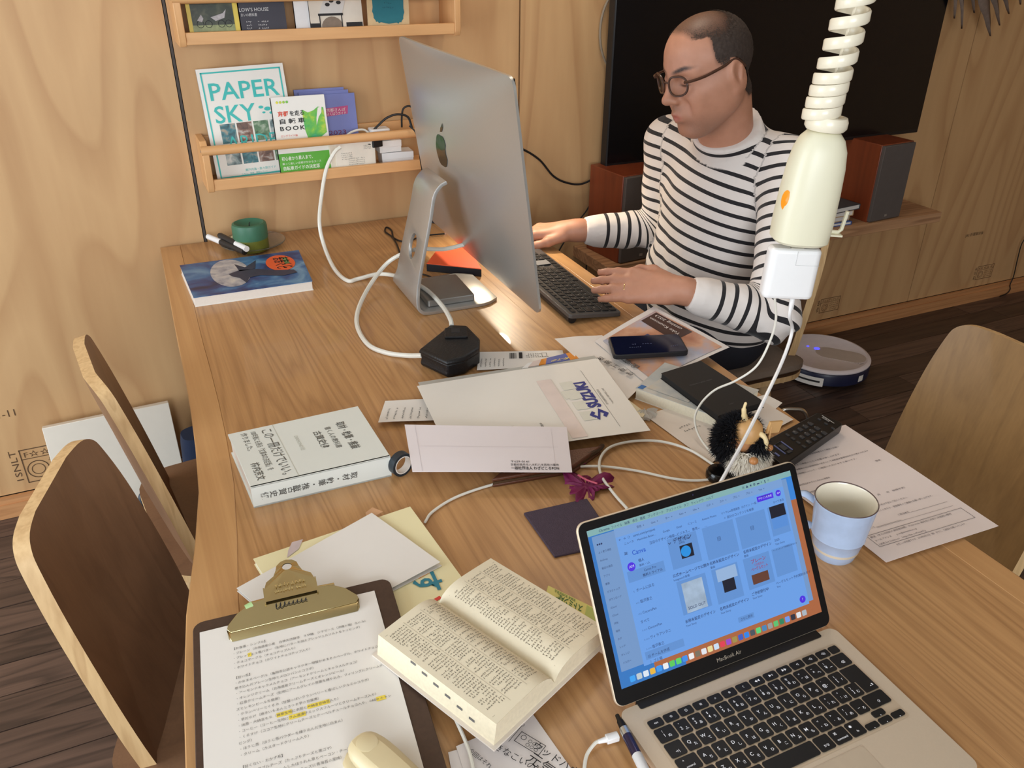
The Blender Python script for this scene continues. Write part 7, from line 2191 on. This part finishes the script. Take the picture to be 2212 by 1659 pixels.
for k, (x, w_, d_, h_, z_, m_, lb, nm) in enumerate(((.66, .085, .05, .032, 0, WHITEP, 'flat white box at the bottom right of the lower wall rack', 'white_box'), (.640, .060, .045, .030, .033, mat('shiny white card', (238, 238, 236), .25), 'small white box stacked above in the lower wall rack', 'white_box'))):
    q = thing(nm, lb, 'box', (x, WY - .058, zr + z_), math.radians(-3 + 5 * k), 'white boxes in the rack')
    MB().box((-w_ / 2, -d_ / 2, 0), (w_ / 2, d_ / 2, h_ * .7)).build('base', m_, q, bevel=.001)
    MB().box((-w_ / 2 - .0008, -d_ / 2 - .0008, h_ * .45), (w_ / 2 + .0008, d_ / 2 + .0008, h_)).build('lid', m_, q, bevel=.001)
t = thing('wall_plug', 'white wall adapter with two-pronged plug on top of the rack boxes', 'adapter', (.622, WY - .06, zr + .064))
MB().rbox((-.030, -.020, 0), (.022, .020, .030), .006, 3).build('body', WHITEP, t, bevel=.002)
MB().box((.022, -.006, .010), (.034, .006, .020)).build('prong_block', mat('prong metal', (190, 186, 170)), t)
cable('black_cable', 'black cable arching over the white adapter in the rack', [AY(805, 283, WY - .07), AY(818, 270, WY - .07), AY(835, 255, WY - .075), AY(858, 247, WY - .08), AY(880, 252, WY - .085), AY(888, 270, WY - .09), AY(893, 288, WY - .10)], .0030, CABLEK)
cable('black_cable', 'black lead rising from the rack and bending down behind the computer', [AY(868, 275, WY - .05), AY(868, 250, WY - .05), AY(872, 234, WY - .05), AY(884, 229, WY - .055), AY(896, 236, WY - .06)], .0026, CABLEK)
cable('black_cable', 'thin black cable hanging down in front of the rack next to the computer', [AY(884, 272, WY - .118), AY(897, 285, WY - .128), AY(904, 310, WY - .13), AY(908, 345, WY - .128), AY(914, 380, WY - .12), AY(920, 420, WY - .10)], .0020, CABLEK)
t = thing('black_plug', 'matt black plug lying among the cables in the lower rack', 'plug', (.60, WY - .085, zr + .052), math.radians(15))
MB().rbox((-.014, -.010, 0), (.016, .010, .018), .003, 3).build('body', BLACK, t, bevel=.001)
MB().tube([(-.014, 0, .009), (-.024, 0, .010)], [.005, .003], 10).build('sleeve', BLACK, t, smooth=True)

# upper rack
zu = 1.184 + .0165
t, fn = leaning('magazine', 'yellow-bordered magazine with cyclists photo in the upper wall rack', 'magazine', .186, WY - .092, zu, .112, .26, .006, math.radians(-8), mat('yellow border', (222, 196, 84), .4, noise=.05))
pr = Print(fn); pr.rect(.009, .008, .101, .235); pr.build('photo_woods', printed('woods photo', [(34, 38, 34), (58, 64, 50), (96, 96, 76)], 40, .4, .4), t)
pr = Print(lambda u, v: fn(u, v, .0008)); pr.rect(.009, .008, .101, .026); pr.build('photo_grass', printed('grass photo', [(120, 130, 90), (160, 166, 116)], 60, .3, .4), t)
pr = Print(lambda u, v: fn(u, v, .0010))
for u in (.026, .044, .072, .088): pr.disc(u, .028, .008, 16, r0=.0012)
pr.build('bicycle_wheels', INK, t)
pr = Print(lambda u, v: fn(u, v, .0011)); pr.poly([(.02, .036), (.03, .048), (.034, .040), (.03, .032)]); pr.poly([(.05, .042), (.078, .050), (.086, .058), (.080, .040), (.06, .034)]); pr.build('cyclists', mat('cyclist pale', (176, 170, 172), .5, noise=.4, nscale=200), t)
t, fn = leaning('design_book', 'dark charcoal book with white house lettering in the upper wall rack', 'book', .300, WY - .094, zu, .104, .25, .012, math.radians(-6), mat('charcoal cover', (58, 56, 66), .5, noise=.06))
pr = Print(fn); pr.text("LOW'S HOUSE", -.0, .052, .011, width=.066); pr.text('まいの教科書', .002, .042, .0075, width=.036)
for k in range(4): pr.glyphs(.014, .030 - .007 * k, 3, .004, .0042, 0, 3); pr.glyphs(.040, .030 - .007 * k, 6 - k % 2, .004, .0042, 0, 3)
pr.build('white_lettering', mat('cover white', (206, 204, 204), .5, noise=0), t)
t, fn = leaning('white_folder', 'narrow white book edge in the upper wall rack', 'book', .426, WY - .088, zu, .040, .25, .010, math.radians(-5), mat('plain white cover', (226, 224, 224), .5))
t, fn = leaning('photo_magazine', 'magazine with black tray-table photo in the upper wall rack', 'magazine', .460, WY - .095, zu, .128, .26, .006, math.radians(-7), printed('pale room', [(196, 184, 168), (220, 210, 196), (232, 226, 216)], 6, .2, .4))
pr = Print(lambda u, v: fn(u, v, .0008)); pr.poly([(.022, .042), (.078, .042), (.090, .075), (.040, .078)]); pr.build('tray_top_print', mat('tray pale', (206, 202, 198), .4), t)
pr = Print(lambda u, v: fn(u, v, .0010)); pr.rect(.020, .038, .080, .043); pr.rect(.022, .004, .0245, .04); pr.rect(.075, .004, .0775, .04); pr.rect(.0, .012, .022, .022); pr.rect(.086, .012, .126, .022)
for u, v in ((.045, .062), (.055, .070), (.072, .066)): pr.disc(u, v, .006, 12, .004)
pr.build('tray_frame_print', INK, t)
pr = Print(lambda u, v: fn(u, v, .0009)); pr.disc(.052, .012, .026, 20, .024); pr.build('stone_print', mat('stone grey', (128, 112, 98), .6, noise=.25, nscale=90), t)
t, fn = leaning('kraft_card', 'kraft card with ragged teal shape in the upper wall rack', 'card', .598, WY - .096, zu, .106, .20, .002, math.radians(-8), mat('kraft card', (206, 178, 136), .7, noise=.1, nscale=120), rot=math.radians(3))
pr = Print(fn)
pts2 = []
for k in range(48):
    a = 2 * PI * k / 48
    x_, y2 = math.copysign(abs(math.cos(a)) ** .35, math.cos(a)), math.copysign(abs(math.sin(a)) ** .35, math.sin(a))
    pts2.append((.053 + .040 * x_ * (1 + .03 * math.sin(17 * a)), .085 + .068 * y2 * (1 + .02 * math.sin(23 * a))))
pr.poly(pts2); pr.build('teal_shape', mat('teal print', (34, 108, 120), .6, noise=.1, nscale=80), t)
pr = Print(lambda u, v: fn(u, v, .0010)); pr.glyphs(.045, .062, 4, .004, .005, 0, 3); pr.glyphs(.040, .052, 6, .004, .005, 0, 3); pr.build('tiny_print', mat('teal dark', (20, 66, 78), .6, noise=0), t)

# ================================================================ left: things under the table by the wall
# white panel board leaning on the wall
pw_ = tag(MB().box((-.155, -.012, 0), (.155, .012, .262), M=rotm(math.radians(-13), 0, 0)).build('display_board', mat('white board', (226, 218, 204), .6, noise=.03), loc=(-.178, WY - .110, .022), bevel=.0015), 'plain white panel leaning on the wall behind the left chairs', 'panel')
pw_.rotation_euler = (0, 0, math.radians(2))
bx = thing('floor_tray', 'low dark blue tray with a white rim on the floor under the table', 'tray', (T(372, 1195, .05).x, T(372, 1195, .05).y, 0), math.radians(4))
MB().box((-.10, -.13, .0), (.10, .13, .05)).build('base', mat('tray blue', (44, 82, 106), .5), bx, bevel=.003)
MB().box((-.103, -.133, .044), (.103, -.124, .056)).box((-.103, .124, .044), (.103, .133, .056)).box((-.103, -.133, .044), (-.094, .133, .056)).box((.094, -.133, .044), (.103, .133, .056)).build('rim', mat('tray white', (222, 222, 206), .5), bx)
t = thing('tote_bag', 'small navy bag standing under the table beside the white panel', 'bag', (.055, WY - .150, .0005), math.radians(8))
rings = [[(.075 * s_ * math.copysign(abs(math.cos(a)) ** .6, math.cos(a)), .045 * s_ * math.copysign(abs(math.sin(a)) ** .6, math.sin(a)), z_) for a in [2 * PI * k / 28 for k in range(28)]] for z_, s_ in ((0, .92), (.02, 1), (.12, 1.02), (.20, .94), (.225, .88))]
MB().loft(rings).build('body', mat('navy canvas', (28, 40, 66), .85, noise=.15), t, smooth=True)
MB().tube(spline([(-.035, -.046, .20), (-.03, -.05, .26), (.03, -.05, .26), (.035, -.046, .20)], 6), .005, 8).build('handle', mat('strap cream', (216, 206, 186), .7), t, smooth=True)
t = thing('wire_stand', 'dark grey bent tube stand beside the left chairs', 'stand', T(345, 1120, .03))
MB().tube(spline([(-.03, -.02, -.025), (-.035, -.01, .05), (-.03, 0, .085), (-.005, .005, .095), (.01, .01, .09)], 6), .006, 10).build('hoop', mat('slate tube', (62, 72, 84), .4), t, smooth=True)
MB().box((-.05, -.06, -.0295), (.05, .05, -.015)).build('base', mat('slate tube', (62, 72, 84)), t)

# ================================================================ hanging dried plant, top right
dp = thing('dried_plant', 'bunch of dried dark leaves hanging at the top right', 'plant', AY(2100, -90, WY - .10))
LFM = mat('dry leaf', (120, 102, 90), .8, noise=.3, nscale=80)
def leafblade(a, b, wd, name='leaf'):
    a, b = Vector(a), Vector(b)
    d = (b - a); L = d.length; d.normalize(); sdv = d.cross(Vector((0, 1, 0))).normalized()
    q = MB(); n = 10
    rings = []
    vs2 = []
    for k in range(n + 1):
        t_ = k / n
        wv = wd * (math.sin(PI * t_ ** .7) ** .9) * (1 + .12 * math.sin(17 * t_))
        c_ = a + d * L * t_ + Vector((0, -.012 * math.sin(3 * t_), 0))
        vs2 += [c_ - sdv * wv + Vector((0, .006, 0)), c_, c_ + sdv * wv + Vector((0, .006, 0))]
    q.add(vs2, [(3 * k + j, 3 * k + j + 1, 3 * k + 4 + j, 3 * k + 3 + j) for k in range(n) for j in (0, 1)])
    return q.build(name, LFM, dp, smooth=True, solid=.0008)
o0 = dp.location
for (x0, y0_, x1, y1_, wd) in ((2108, -60, 2140, 78, .022), (2060, -70, 2062, 40, .012), (2085, -80, 2105, 28, .013), (2150, -60, 2180, 30, .014), (2128, -70, 2160, 55, .016), (2070, -70, 2078, 62, .010), (2190, -60, 2205, 10, .012)):
    leafblade(AY(x0, y0_, WY - .10) - o0, AY(x1, y1_, WY - .085) - o0, wd)
MB().tube(spline([(0, 0, .25), (.01, .0, .1), (0, 0, 0)], 5), .002, 8).build('string', CABLEK, dp)
for (x0, y0_, x1, y1_) in ((2095, -80, 2108, -50), (2098, -80, 2150, -55), (2094, -85, 2070, -60)):
    MB().tube([AY(x0, y0_, WY - .10) - o0, AY(x1, y1_, WY - .10) - o0], .0025, 6).build('twig', LFM, dp)

# ================================================================ reading lamp behind the computer (hidden from here)
lm = thing('desk_lamp', 'small black reading lamp clamped behind the desktop computer', 'lamp', (.86, 2.02, HT))
MB().lathe([(0, 0), (.05, 0), (.052, .008), (.045, .014), (.012, .018), (0, .018)], 28, cap0=False, cap1=False).build('base', BLACK, lm, smooth=True)
MB().tube(spline([(0, 0, .015), (.0, .01, .15), (.0, .02, .26), (.01, .0, .33), (.02, -.03, .345)], 6), .006, 10).build('stem', BLACK, lm, smooth=True)
SHD = mat('lamp shade black', (30, 30, 32), .5)
MB().lathe([(.012, .05), (.02, .045), (.045, .0), (.044, .0), (.018, .043), (.0, .047)], 28, cap0=False, cap1=False, M=rotm(math.radians(14), math.radians(-4), 0), off=(.02, -.035, .325)).build('shade', SHD, lm, smooth=True)
LLP = Vector((.88, 1.985, HT + .332))
ll = bpy.data.lights.new('desk_lamp_light', 'SPOT')
ll.energy, ll.color, ll.shadow_soft_size = 9.5, (1.0, .84, .62), .03
ll.spot_size, ll.spot_blend = math.radians(135), .6
llo = bpy.data.objects.new('desk_lamp_light', ll); COL.objects.link(llo)
llo.location = LLP; llo.rotation_euler = (Vector((.86, 1.55, HT)) - LLP).to_track_quat('-Z', 'Y').to_euler()
